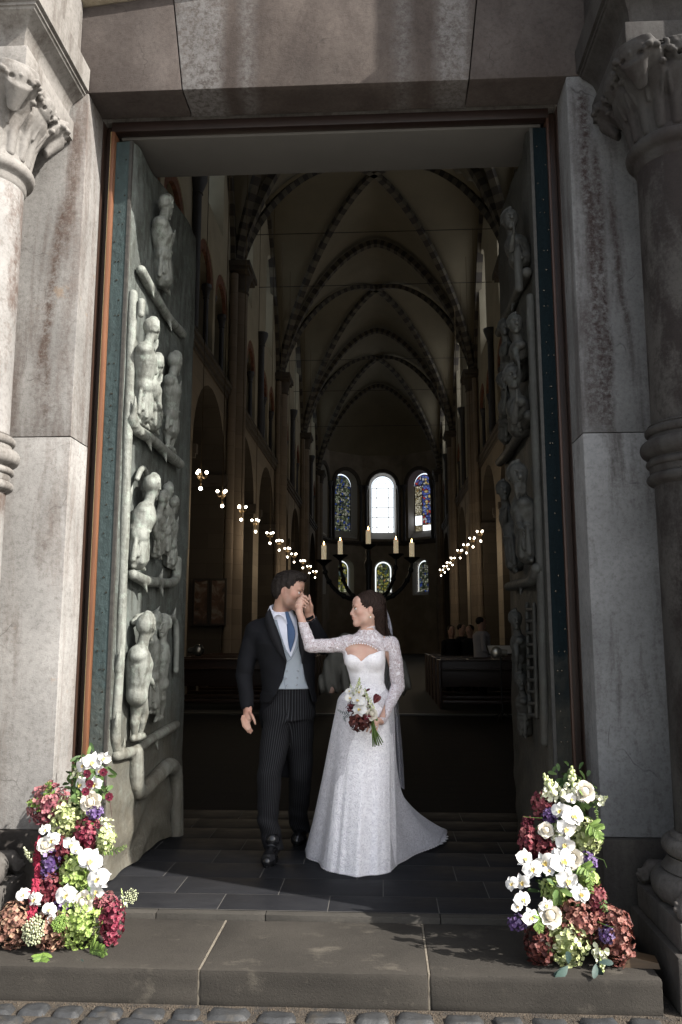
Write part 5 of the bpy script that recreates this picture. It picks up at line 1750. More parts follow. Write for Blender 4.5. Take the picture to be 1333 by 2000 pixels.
def sculpt_head(s, fr, k=1.0, female=False, neck_to=None, neck_r=0.058):
    """skull, jaw, brow, nose, lips, ears and neck; k scales the whole head"""
    E = lambda c, r, kk=0.02, sub=False: s.ell(fr(*(q * k for q in c)), [q * k for q in r], fr.R, kk * k, sub)
    Cn = lambda a, b, ra, rb, kk=0.015, sub=False: s.cone(fr(*(q * k for q in a)), fr(*(q * k for q in b)), ra * k, rb * k, kk * k, sub)
    E((-0.014, 0, 0.036), (0.098, 0.076, 0.086))
    E((0.030, 0, -0.012), (0.062, 0.060, 0.085), 0.03)
    jw = 0.050 if female else 0.057
    for sd in (-1, 1):
        Cn((-0.002, sd * jw, -0.040), (0.020, sd * (jw - 0.008), -0.076), 0.024, 0.020, 0.03)
        Cn((0.020, sd * (jw - 0.008), -0.076), (0.068, sd * 0.010, -0.100), 0.020, 0.017 if female else 0.020, 0.03)
        E((0.058, sd * 0.036, -0.018), (0.028, 0.026, 0.024), 0.02)                 # cheekbones
        E((0.092, sd * 0.033, 0.004), (0.016, 0.020, 0.013), 0.012, True)           # eye sockets
        E((0.077, sd * 0.032, 0.003), (0.0135, 0.0135, 0.0125), 0.004)               # closed-over eyeballs
        E((0.086, sd * 0.030, 0.022), (0.012, 0.024, 0.0065), 0.012)                 # brow ridge
        E((0.101, sd * 0.011, -0.039), (0.011, 0.0075, 0.008), 0.007)                # nostril wings
        # ears
        E((-0.012, sd * 0.077, -0.004), (0.018, 0.008, 0.030), 0.006)
        E((-0.008, sd * 0.086, 0.002), (0.009, 0.006, 0.016), 0.004, True)
    E((0.072, 0, 0.055), (0.026, 0.052, 0.032), 0.03)                                # forehead
    E((0.072, 0, -0.100), (0.019, 0.021, 0.017), 0.02)                               # chin
    nx = 0.109 if female else 0.1165
    Cn((0.088, 0, 0.014), (nx, 0, -0.031), 0.0085, 0.0095, 0.014)                # nose bridge
    E((nx - 0.003, 0, -0.034), (0.0115, 0.0105, 0.009), 0.008)
    E((0.082, 0, -0.060), (0.016, 0.026, 0.018), 0.02)                               # mouth mound
    E((0.0965, 0, -0.0575), (0.0085, 0.021, 0.0058), 0.006)
    E((0.0945, 0, -0.0690), (0.0090, 0.018, 0.0068), 0.006)
    E((0.1040, 0, -0.0632), (0.0090, 0.020, 0.0016), 0.002, True)                    # the line between the lips
    if neck_to is not None:
        a = fr(-0.022 * k, 0, -0.045 * k)
        s.cone(a, neck_to, neck_r * k * 0.97, neck_r * k, 0.03)
        for sd in (-1, 1):
            s.cone(fr(-0.030 * k, sd * 0.050 * k, -0.05 * k), Vector(neck_to) + fr.f * 0.035 + fr.l * sd * 0.015, 0.014, 0.012, 0.02)

def face_zones(o, fr, k, beard=False):
    V = verts_of(o) - np.array(fr.o)
    x = V @ np.array(fr.f) / k; y = V @ np.array(fr.l) / k; z = V @ np.array(fr.u) / k
    g = lambda c, r: np.exp(-(((x - c[0]) / r[0]) ** 2 + ((y - c[1]) / r[1]) ** 2 + ((z - c[2]) / r[2]) ** 2))
    fl = g((0.10, 0, -0.063), (0.014, 0.024, 0.011)) * 1.3 + 0.5 * g((0.06, 0.045, -0.025), (0.03, 0.03, 0.022)) + 0.5 * g((0.06, -0.045, -0.025), (0.03, 0.03, 0.022)) + 0.35 * g((0.11, 0, -0.035), (0.015, 0.015, 0.012)) + 0.5 * g((-0.01, 0.08, 0), (0.02, 0.012, 0.03)) + 0.5 * g((-0.01, -0.08, 0), (0.02, 0.012, 0.03))
    attr(o, 'flush', np.clip(fl, 0, 1))
    if beard:
        def sst(a, b, v):
            t = np.clip((v - a) / (b - a), 0, 1); return t * t * (3 - 2 * t)
        low = sst(-0.034, -0.062, z - 0.30 * np.clip(0.05 - x, 0, 1))
        bb = low * sst(-0.02, 0.010, x) * sst(-0.150, -0.112, z)
        side = sst(0.034, 0.016, np.abs(x - 0.012)) * sst(0.05, 0.02, z) * (np.abs(y) > 0.045)
        must = g((0.098, 0, -0.049), (0.018, 0.030, 0.007))
        bb = np.clip(np.maximum(np.maximum(bb, side * 0.9), must * 0.8) - 1.3 * g((0.10, 0, -0.063), (0.012, 0.020, 0.007)), 0, 1)
        near = (np.abs(x) < 0.16) & (np.abs(y) < 0.12) & (z > -0.16) & (z < 0.1)
        attr(o, 'beard', bb * near)

def face_parts(fr, k, parent, female=False):
    for sd in (-1, 1):
        c = fr(0.0805 * k, sd * 0.032 * k, 0.0025 * k)
        s = SDF(c - Vector((0.022,) * 3), c + Vector((0.022,) * 3), 0.0016)
        s.ell(c, 0.0118 * k, k=0)
        s.build('eye', EYEW, parent, 0)
        c2 = fr(0.0915 * k, sd * (0.034 if not female else 0.034) * k, 0.002 * k)
        MB().ball(c2, 0.0048 * k, 8).build('iris', EYED, parent)
        mb = MB()
        mb.tube([fr(x * k, sd * y * k, z * k) for x, y, z in ((0.099, 0.012, 0.019), (0.0985, 0.022, 0.0245), (0.090, 0.036, 0.0265), (0.074, 0.050, 0.020))], [0.0036 * k, 0.0046 * k, 0.004 * k, 0.0016 * k], 6)
        mb.build('eyebrow', BROWH, parent)
        mb = MB()
        mb.tube([fr(x * k, sd * y * k, z * k) for x, y, z in ((0.0905, 0.021, 0.0065), (0.0945, 0.031, 0.0105), (0.088, 0.043, 0.0065))], [0.0016 * k, 0.0022 * k, 0.0014 * k], 5)
        mb.build('eyelash', BROWH, parent)

def finger(s, a, b, c, d, r=0.0085):
    s.chain([a, b, c, d], [r * 1.05, r, r * 0.95, r * 0.78], 0.004)

# ------------------------------------------------------------------ groom
GY = 5.46
def G(px, py, Y=GY):
    return Vector(atY(px, py, Y))
groom = thing('person', 'person in black tailcoat, grey waistcoat and striped trousers kissing a raised hand', 'person', (-0.66, 5.5, 0), None)
gh = Frame(G(564.5, 1155.5, 5.44), (0.965, -0.20, -0.135), (0.02, 0, 1))
GK = 1.0
neckb_g = Vector((gh.o.x - 0.060, 5.475, 1.555))
def groom_body():
    s = SDF((-1.04, 5.13, 0.70), (-0.26, 5.72, 1.90), 0.0045)
    sculpt_head(s, gh, GK, neck_to=neckb_g, neck_r=0.062)
    s.stack([(0.86, -0.64, 5.50, 0.14, 0.10), (1.0, -0.64, 5.50, 0.145, 0.10), (1.15, -0.645, 5.49, 0.13, 0.095), (1.35, -0.665, 5.49, 0.165, 0.105), (1.47, -0.68, 5.48, 0.15, 0.085), (1.53, -0.69, 5.48, 0.075, 0.065)], 0.04)
    # his right arm hangs; the left one is raised to the clasped hands
    shR = Vector((-0.865, 5.49, 1.455)); elR = G(477, 1318, 5.50); wrR = G(484, 1384, 5.40)
    s.chain([shR, elR, wrR], [0.052, 0.042, 0.028], 0.02)
    pal = G(484, 1402, 5.385)
    s.cone(wrR, pal, 0.029, 0.034, 0.012, sq=((0.35, 1, 0), 0.62))
    tips = [(473, 1405, 476, 1418, 480.5, 1428, 0.0088), (477, 1409, 480.5, 1423, 485.5, 1434, 0.0092), (481.5, 1411, 485, 1425, 490, 1436, 0.0094), (486, 1411, 489, 1423, 493, 1432, 0.009)]
    for i, (x0, y0, x1, y1, x2, y2, r) in enumerate(tips):
        dy = -0.012 + i * 0.006
        finger(s, G(x0 + 1.5, y0 - 6, 5.385 + dy), G(x0, y0, 5.365 + dy), G(x1, y1, 5.362 + dy), G(x2, y2 - 4, 5.378 + dy), r)
    finger(s, G(489, 1392, 5.37), G(493.5, 1399, 5.355), G(497, 1407, 5.35), G(499, 1414, 5.355), 0.0092)
    shL = Vector((-0.50, 5.50, 1.445)); elL = G(634, 1258, 5.47); wrL = G(605, 1203, 5.36)
    s.chain([shL, elL, wrL], [0.052, 0.044, 0.029], 0.02)
    pl = G(602, 1186, 5.325)
    s.cone(wrL, pl, 0.030, 0.034, 0.012, sq=((0.2, 1, 0.1), 0.62))
    s.cone(pl, G(600, 1176, 5.315), 0.033, 0.026, 0.012, sq=((0.2, 1, 0.1), 0.62))
    for i, (x0, y0, x1, y1, x2, y2) in enumerate(((604.5, 1178, 605.5, 1170, 604.5, 1163), (602, 1173, 597.5, 1165, 590, 1163), (598, 1177, 591.5, 1171, 585, 1170.5), (595.5, 1183, 588.5, 1179, 583, 1178.5))):
        yy = 5.318 - 0.004 * i
        finger(s, G((x0 + 601) / 2, (y0 + 1184) / 2, yy + 0.004), G(x0, y0, yy - 0.012), G(x1, y1, yy - 0.012), G(x2, y2, yy), 0.0088)
    finger(s, G(607, 1192, 5.315), G(608.5, 1183, 5.295), G(606, 1174, 5.285), G(602, 1168, 5.285), 0.009)
    o = s.build('body', SKIN_G, groom)
    face_zones(o, gh, GK, True)
    return o
groom_body()
face_parts(gh, GK, groom)

def groom_hair():
    lo = gh.o - Vector((0.17, 0.17, 0.12)); hi = gh.o + Vector((0.17, 0.17, 0.20))
    s = SDF(lo, hi, 0.0034)
    E = lambda c, r, kk=0.02, sub=False: s.ell(gh(*c), r, gh.R, kk, sub)
    E((-0.020, 0, 0.050), (0.104, 0.083, 0.090))
    E((-0.055, 0, 0.000), (0.066, 0.078, 0.075), 0.03)
    E((0.030, 0, 0.112), (0.072, 0.062, 0.034), 0.03)                     # swept-up front
    E((0.085, 0.0, 0.105), (0.028, 0.045, 0.022), 0.03)
    # clear the face, the ears and the neck
    E((0.112, 0, 0.010), (0.060, 0.13, 0.072), 0.012, True)
    E((0.070, 0, -0.060), (0.068, 0.13, 0.080), 0.012, True)
    for sd in (-1, 1):
        E((-0.008, sd * 0.088, -0.010), (0.026, 0.030, 0.036), 0.006, True)
    E((-0.03, 0, -0.115), (0.12, 0.12, 0.055), 0.01, True)
    s.wob(1.0, lambda X, Y, Z: 0.0030 * np.sin(X * 150 + 60 * Z + 2 * np.sin(Y * 90)) * np.sin(Y * 170 + Z * 60))
    o = s.build('hair', HAIR_G, groom, 0)
    # tufts along the top and the front
    rr = random.Random(2)
    mb = MB()
    for i in range(240):
        a = rr.uniform(-1, 1); b = rr.uniform(-1.0, 1.0)
        x = -0.07 + 0.085 * (a + 1); y = 0.060 * b
        z = 0.128 - 0.5 * (x - 0.02) ** 2 / 0.1 - 0.55 * y * y / 0.06
        p = gh(x, y, z - 0.006)
        d = (gh.f * rr.uniform(0.2, 0.9) + gh.u * rr.uniform(0.35, 0.9) + gh.l * rr.uniform(-0.35, 0.35)).normalized()
        L = rr.uniform(0.014, 0.028)
        q = p + d * L * 0.6; e = p + d * L + gh.f * 0.006 - gh.u * 0.003
        mb.tube([p, q, e], [0.0026, 0.0020, 0.0006], 4, cap=False)
    mb.build('hair_tuft', HAIR_G, groom, kind='stuff')
groom_hair()

# shirt, waistcoat and coat are nested shells round one torso
def torso_g(s, e, z0, z1, k=0.0, wide=0.0):
    R0 = [(0.80, -0.635, 5.50, 0.150, 0.112), (1.0, -0.640, 5.50, 0.150, 0.110), (1.10, -0.645, 5.495, 0.145, 0.106), (1.25, -0.655, 5.49, 0.158, 0.112), (1.36, -0.668, 5.485, 0.178, 0.115), (1.44, -0.675, 5.485, 0.172, 0.100), (1.50, -0.683, 5.485, 0.125, 0.080), (1.555, -0.690, 5.482, 0.078, 0.068), (1.60, -0.695, 5.48, 0.070, 0.064)]
    r = []
    zz = [q[0] for q in R0]
    for z in sorted(set([z0, z1] + [q for q in zz if z0 < q < z1])):
        v = [float(np.interp(z, zz, [q[i] for q in R0])) for i in range(1, 5)]
        r.append((z, v[0], v[1], v[2] + e + wide, v[3] + e))
    s.stack(r, k, 2.3)
s = SDF((-0.95, 5.33, 1.02), (-0.42, 5.68, 1.60), 0.006)
torso_g(s, 0.008, 1.09, 1.575)
s.build('shirt', SHIRT, groom)
def PXZ(pts, Y):
    return [(atY(x, y, Y)[0], atY(x, y, Y)[2]) for x, y in pts]
s = SDF((-0.95, 5.32, 1.0), (-0.42, 5.70, 1.55), 0.005)
torso_g(s, 0.020, 1.062, 1.52)
s.prism(PXZ([(520, 1150), (538, 1205), (549, 1240), (559, 1268), (568.5, 1284), (577, 1262), (582, 1238), (588, 1205), (600, 1150)], 5.36), 5.2, 5.50)
wo = s.build('waistcoat', WCOAT, groom)
# its shawl collar edge, centre closing line and buttons
mb = MB()
def on_front(px, py, e):
    """point on the front of the torso shell e outside the shirt line, seen at px, py"""
    Y = 5.37
    for _ in range(4):
        p = atY(px, py, Y)
        zz = [0.80, 1.0, 1.10, 1.25, 1.36, 1.44, 1.50, 1.555]
        cx = np.interp(p[2], zz, [-0.635, -0.640, -0.645, -0.655, -0.668, -0.675, -0.683, -0.690])
        cy = np.interp(p[2], zz, [5.50, 5.50, 5.495, 5.49, 5.485, 5.485, 5.485, 5.482])
        rx = np.interp(p[2], zz, [0.150, 0.150, 0.145, 0.158, 0.178, 0.172, 0.125, 0.078]) + e
        ry = np.interp(p[2], zz, [0.112, 0.110, 0.106, 0.112, 0.115, 0.100, 0.080, 0.068]) + e
        q = min(0.985, abs((p[0] - cx) / rx))
        Y = cy - ry * (1 - q ** 2.3) ** (1 / 2.3)
    return Vector(atY(px, py, Y))
for px, py in ((558.7, 1325), (561, 1338.7), (581.5, 1323.7), (579.8, 1337.7), (582.7, 1310), (560.2, 1311)):
    b = MB(); c = on_front(px, py, 0.021)
    b.ball(c, 0.0068, 8)
    b.build('button', BTN, wo)
seam = simple('waistcoat_seam', (0.12, 0.14, 0.165), 0.9)
mb.tube([on_front(x, y, 0.0205) for x, y in ((583, 1262), (577, 1274), (569, 1287), (561, 1293), (556, 1296))], 0.0016, 4)
mb.tube([on_front(x, y, 0.0205) for x, y in ((554, 1322), (556, 1333), (558.5, 1347))], 0.0016, 4)
mb.tube([on_front(x, y, 0.0205) for x, y in ((549, 1256), (558, 1272), (568, 1285))], 0.0014, 4)
mb.build('seam', seam, wo)

# collar: a folded band with two points
def collar():
    V = []; F = []
    n = 40
    c0 = neckb_g + Vector((0.003, -0.002, 0.0))
    for i in range(n + 1):
        a = math.pi * 2 * i / n
        ca, sa = math.cos(a), math.sin(a)           # a = 0 is towards +x, front is -y
        fr = max(0, -sa)                            # frontness
        tz = 1.618 - 0.052 * fr + 0.012 * max(0, sa) - 0.020 * max(0, ca)
        bz = tz - 0.040 - 0.052 * fr ** 1.5 if fr < 0.80 else tz - 0.077 + (fr - 0.80) / 0.20 * 0.064
        p = c0 + Vector((0.069 * ca, 0.066 * sa, 0)); p.z = tz - 0.045
        q = c0 + Vector((0.067 * ca, 0.064 * sa, 0)); q.z = tz
        q2 = c0 + Vector((0.074 * ca, 0.071 * sa, 0)); q2.z = tz - 0.003
        r = c0 + Vector((0.090 * ca, 0.090 * sa - 0.012 * fr, 0)); r.z = bz
        V += [p, q, q2, r]
    for i in range(n):
        for j in range(3):
            a = i * 4 + j
            F.append((a, a + 4, a + 5, a + 1))
    o = mk('collar', V, F, SHIRT, groom)
    m = o.modifiers.new('thick', 'SOLIDIFY'); m.thickness = 0.003
collar()
# necktie: knot and blade
def tie():
    pts = [(560.5, 1194, 4.6, 0.016), (561.5, 1199, 3.6, 0.016), (563.5, 1206, 4.6, 0.012), (566.5, 1218, 6.6, 0.012), (569.5, 1232, 8.6, 0.012), (569.5, 1246, 8.0, 0.014), (568.5, 1260, 5.2, 0.015), (567.8, 1273.5, 0.6, 0.015)]
    V = []; F = []
    for px, py, w, e in pts:
        c = on_front(px, py, e)
        hw = w * 0.00345
        for t in (-1, -0.5, 0, 0.5, 1):
            V.append(c + Vector((hw * t, -0.006 * (1 - t * t) - 0.003, 0)))
        for t in (1, -1):
            V.append(c + Vector((hw * t, 0.004, 0)))
    for i in range(len(pts) - 1):
        for j in range(7):
            a = i * 7 + j; b = i * 7 + (j + 1) % 7
            F.append((a, b, b + 7, a + 7))
    F.append(tuple(range(6, -1, -1)))
    o = mk('necktie', V, F, TIE, groom)
    o.modifiers.new('smooth', 'SUBSURF').levels = 1
    o.modifiers['smooth'].render_levels = 1
tie()
# tailcoat
s = SDF((-1.06, 5.14, 0.42), (-0.26, 5.86, 1.62), 0.0058)
torso_g(s, 0.034, 0.98, 1.535)
s.stack([(0.46, -0.665, 5.655, 0.135, 0.045), (0.70, -0.660, 5.60, 0.165, 0.085), (0.90, -0.655, 5.53, 0.192, 0.135), (1.02, -0.645, 5.50, 0.176, 0.140)], 0.03)
for sd, x in ((-1, -0.845), (1, -0.510)):
    s.ell((x, 5.49, 1.452), (0.078, 0.070, 0.062), k=0.05)
shR = Vector((-0.868, 5.49, 1.445)); elR = G(477, 1318, 5.50); wrR = G(483.5, 1381, 5.41)
s.chain([shR, elR.lerp(shR, 0.5) + Vector((-0.012, 0, 0)), elR, wrR], [0.074, 0.066, 0.058, 0.043], 0.03)
shL = Vector((-0.492, 5.495, 1.44)); elL = G(631, 1262, 5.475); wrL = G(608.5, 1212, 5.375)
s.chain([shL, elL, wrL], [0.072, 0.060, 0.042], 0.03)
# cut-away front: one panel swings back over each hip
opening = [(524, 1166), (527, 1186), (535, 1212), (549, 1248), (556.5, 1277), (560.5, 1291), (559, 1306), (551, 1332), (541, 1352), (527, 1378), (512, 1402), (504, 1440), (500, 1560), (640, 1560), (628, 1440), (618, 1400), (607, 1365), (598.5, 1336), (591, 1300), (587, 1276), (583, 1252), (582, 1225), (582, 1195), (582, 1166)]
s.prism(PXZ(opening, 5.37), 5.0, 5.52, 0.006)
s.cone(wrR, wrR + (wrR - elR) * 0.4, 0.036, 0.036, 0, True)
s.cone(wrL, wrL + (wrL - elL) * 0.5, 0.035, 0.035, 0, True)
s.wob(1.0, lambda X, Y, Z: 0.0025 * np.sin(38 * Z + 14 * X) * np.sin(23 * X + 9 * Z + 4 * Y))
s.build('tailcoat', SUIT, groom)
# lapels lie on the coat front
def lapel(pts_in, pts_out, sgn):
    V = []; F = []
    n = len(pts_in)
    for (a, b) in zip(pts_in, pts_out):
        p = on_front(*a, 0.040); q = on_front(*b, 0.045)
        V += [p + Vector((0, 0.012, 0)), p + Vector((0, -0.004, 0)), q + Vector((0, -0.006, 0)), q + Vector((0, 0.01, 0))]
    for i in range(n - 1):
        for j in range(3):
            a = i * 4 + j
            F.append((a, a + 1, a + 5, a + 4))
    mk('lapel', V, F, SATIN, groom)
lapel([(527.5, 1188), (535.5, 1212), (549, 1248), (556, 1276), (560.5, 1291)], [(519, 1200), (517, 1216), (526, 1240), (541, 1270), (558, 1292)], -1)
lapel([(577, 1190), (581.5, 1225), (583.5, 1252), (587.5, 1276), (590, 1296)], [(590, 1196), (599, 1218), (600, 1246), (597, 1272), (592, 1297)], 1)
# cuffs of the shirt and the watch strap
def band(a, b, r, mat, name, n=20):
    MB().tube([a, b], [r, r * 1.03], n, cap=False).build(name, mat, groom)
band(wrL + (wrL - elL).normalized() * -0.004, wrL + (wrL - elL).normalized() * 0.014, 0.0375, SHIRT, 'shirt_cuff')
_d = (G(604.5, 1203, 5.36) - elL).normalized()
band(G(606, 1206.5, 5.366), G(606, 1206.5, 5.366) + _d * 0.022, 0.0335, BLACKL, 'watch_strap')
# trousers
def trousers():
    hipc = Vector((-0.632, 5.50, 0.985))
    L = [Vector((-0.702, 5.49, 0.90)), G(527, 1512, 5.36), G(523.5, 1600, 5.375), Vector((-0.715, 5.395, 0.045))]
    Rr = [Vector((-0.575, 5.515, 0.90)), G(588, 1512, 5.58), G(582, 1600, 5.80), Vector((-0.575, 5.86, 0.05))]
    s = SDF((-0.95, 5.20, 0.02), (-0.40, 6.0, 1.10), 0.0068)
    s.stack([(0.86, -0.638, 5.50, 0.158, 0.118), (0.97, -0.636, 5.50, 0.156, 0.116), (1.09, -0.640, 5.497, 0.148, 0.110)], 0.02, 2.3)
    s.chain([L[0], L[0].lerp(L[1], 0.5), L[1], L[2], L[3]], [0.106, 0.094, 0.080, 0.067, 0.063], 0.035)
    s.chain([Rr[0], Rr[0].lerp(Rr[1], 0.5), Rr[1], Rr[2], Rr[3]], [0.106, 0.092, 0.078, 0.066, 0.063], 0.035)
    s.clip(lambda X, Y, Z: 0.052 - Z - 0.16 * (Y - 5.36) * (Y < 5.6) + 0 * X)
    # breaks above the shoe and pulls from the hip
    s.wob(1.0, lambda X, Y, Z: 0.004 * np.sin(58 * Z + 22 * X + 10 * Y) * np.exp(-((Z - 0.19) / 0.13) ** 2) + 0.004 * np.sin(30 * Z - 26 * X) * np.exp(-((Z - 0.55) / 0.16) ** 2) + 0.006 * np.sin(34 * Z + 30 * np.abs(X + 0.64)) * np.exp(-((Z - 0.86) / 0.09) ** 2))
    o = s.build('trousers', PINSTRIPE, groom)
    V = verts_of(o)
    z = V[:, 2]
    def axis(P):
        zz = [p.z for p in P][::-1]
        return np.interp(z, zz, [p.x for p in P][::-1]), np.interp(z, zz, [p.y for p in P][::-1])
    lx, ly = axis(L); rx, ry = axis(Rr)
    left = (np.abs(V[:, 0] - lx) + 0.3 * np.abs(V[:, 1] - ly)) < (np.abs(V[:, 0] - rx) + 0.3 * np.abs(V[:, 1] - ry))
    cx = np.where(left, lx, rx); cy = np.where(left, ly, ry)
    ang = np.arctan2(V[:, 0] - cx, -(V[:, 1] - cy))
    attr(o, 'stripe', ang * np.interp(z, [0, 0.9, 1.1], [0.082, 0.105, 0.11]) + 5)
trousers()
def shoe(toe, heel, name='shoe'):
    toe = Vector(toe); heel = Vector(heel)
    d = (toe - heel).normalized(); l = Vector((-d.y, d.x, 0))
    s = SDF((min(toe.x, heel.x) - 0.09, min(toe.y, heel.y) - 0.08, 0.0), (max(toe.x, heel.x) + 0.09, max(toe.y, heel.y) + 0.08, 0.16), 0.005)
    s.chain([heel + Vector((0, 0, 0.045)), heel + d * 0.12 + Vector((0, 0, 0.050)), heel + d * 0.20 + Vector((0, 0, 0.036)), toe - d * 0.035 + Vector((0, 0, 0.032))], [0.037, 0.044, 0.046, 0.032], 0.02)
    s.cone(heel + Vector((0, 0, 0.06)), heel + d * 0.06 + Vector((0, 0, 0.12)), 0.040, 0.044, 0.02)
    s.clip(lambda X, Y, Z: 0.010 - Z + 0 * X)
    o = s.build('shoe', BLACKL, groom)
    V = []; F = []
    n = 20
    for zz, g in ((0.001, 1.0), (0.013, 1.03)):
        for k in range(n):
            a = 2 * math.pi * k / n
            t = 0.5 + 0.5 * math.cos(a)
            w = 0.046 * (0.72 + 0.28 * math.sin(t * math.pi)) if t < 0.97 else 0.03
            c = heel.lerp(toe, t) - d * 0.03 * (1 - t)
            V.append(c + l * (w * math.sin(a) * g) + Vector((0, 0, zz)))
    for k in range(n):
        F.append((k, (k + 1) % n, n + (k + 1) % n, n + k))
    F.append(tuple(range(n - 1, -1, -1))); F.append(tuple(range(n, 2 * n)))
    mk('sole', V, F, BLACKL, o, False)
    mb = MB()
    for q in (0.115, 0.135, 0.155):
        c = heel + d * q + Vector((0, 0, 0.098 - (q - 0.115) * 0.7))
        mb.tube([c - l * 0.020, c + Vector((0, 0, 0.004)), c + l * 0.020], 0.0032, 5)
    mb.build('shoelace', BLACKL, o, kind='stuff')
shoe((-0.728, 5.135, 0), (-0.716, 5.40, 0))
shoe((-0.600, 5.645, 0), (-0.577, 5.90, 0))

# ------------------------------------------------------------------ bride
BY = 5.15
def B(px, py, Y=BY):
    return Vector(atY(px, py, Y))
bride = thing('person', 'person in long white lace dress and veil raising one arm and holding flowers', 'person', (-0.12, 5.22, 0))
def lace_mat(name, base, gap, scale=1.0, thin=0.55, alpha=0.0, seed=0, bump=0.5):
    m = Mat(name, base, 0.8, spec=0.2)
    p0 = m.pos(off=(seed, seed, seed))
    w = m.n('TexNoise'); w.inputs['Scale'].default_value = 9 * scale; w.inputs['Detail'].default_value = 2
    m.l(p0, w.inputs['Vector'])
    p = m.mix(0.10 / scale, p0, w.outputs['Color'], 'ADD')
    # sprays of petals: rings round scattered centres, broken by a finer net
    d1 = m.voro(p, 15 * scale, 'F1')
    ring = m.math('ABSOLUTE', m.math('SINE', m.math('MULTIPLY', d1, 15.0)))
    e1 = m.voro(p, 42 * scale, 'DISTANCE_TO_EDGE')
    thread = m.ramp(e1, [(0.02, 1), (0.16, 0)])
    petals = m.ramp(ring, [(0.30, 0), (0.62, 1)])
    n2 = m.ramp(m.noise(p, 30 * scale, 4, 0.7), [(0.42, 0), (0.56, 1)])
    f = m.math('MAXIMUM', m.math('MULTIPLY', petals, m.math('ADD', m.math('MULTIPLY', n2, 0.75), 0.25)), m.math('MULTIPLY', thread, 0.8))
    m.col(m.mix(m.math('MULTIPLY', m.math('SUBTRACT', 1.0, f), thin), base, gap))
    m.bump(m.math('ADD', f, m.math('MULTIPLY', m.noise(p, 160, 2), 0.3)), bump, 0.006)
    m.b.inputs['Sheen Weight'].default_value = 0.15
    if alpha:
        mx = m.n('MixShader'); tr = m.n('BsdfTransparent')
        out = m.t.nodes['Material Output']
        m.l(m.math('MULTIPLY', m.math('SUBTRACT', 1.0, f), alpha), mx.inputs[0])
        m.l(m.b.outputs[0], mx.inputs[1]); m.l(tr.outputs[0], mx.inputs[2]); m.l(mx.outputs[0], out.inputs['Surface'])
    return m.m
LACE = lace_mat('white_lace_skirt', (0.90, 0.88, 0.90), (0.58, 0.555, 0.60), 1.25, 0.72)
LACE_O = lace_mat('white_lace_overskirt', (0.66, 0.64, 0.67), (0.36, 0.345, 0.375), 1.5, 0.75, seed=3)
LACE_B = lace_mat('white_lace_bodice', (0.88, 0.86, 0.88), (0.68, 0.65, 0.69), 1.5, 0.5, seed=5)
LACE_S = lace_mat('white_lace_sleeves', (0.80, 0.76, 0.79), (0.44, 0.33, 0.34), 1.7, 0.95, seed=8, bump=0.8)
HEM = simple('scalloped_lace_edge', (0.78, 0.75, 0.78), 0.85, vary=0.06)

bh = Frame(B(716.5, 1190.5, 5.135), (-0.955, -0.235, 0.03), (-0.02, 0, 1))
BK = 0.90
neckb_b = Vector((-0.098, 5.155, 1.437))
RSH = Vector((-0.245, 5.165, 1.355)); REL = B(607, 1262, 5.175); RWR = B(584.5, 1194, 5.235)
LSH = Vector((0.050, 5.165, 1.345)); LEL = B(778, 1340, 5.20); LWR = B(745, 1409, 5.045)
BT = [(1.02, -0.100, 5.185, 0.120, 0.105), (1.11, -0.100, 5.18, 0.100, 0.085), (1.18, -0.106, 5.175, 0.108, 0.088), (1.25, -0.114, 5.165, 0.124, 0.098), (1.30, -0.118, 5.165, 0.128, 0.098), (1.35, -0.108, 5.165, 0.142, 0.085), (1.39, -0.100, 5.165, 0.128, 0.070), (1.42, -0.098, 5.16, 0.080, 0.055), (1.45, -0.097, 5.155, 0.048, 0.047)]
def torso_b(s, e, z0, z1, k=0.0, bust=True):
    zz = [q[0] for q in BT]
    r = []
    for z in sorted(set([z0, z1] + [q for q in zz if z0 < q < z1])):
        v = [float(np.interp(z, zz, [q[i] for q in BT])) for i in range(1, 5)]
        r.append((z, v[0], v[1], v[2] + e, v[3] + e))
    s.stack(r, k, 2.15)
    if bust:
        for sd in (-1, 1):
            s.ell((-0.118 + sd * 0.058, 5.098, 1.266), (0.060 + e, 0.048 + e, 0.056 + e), k=0.03)
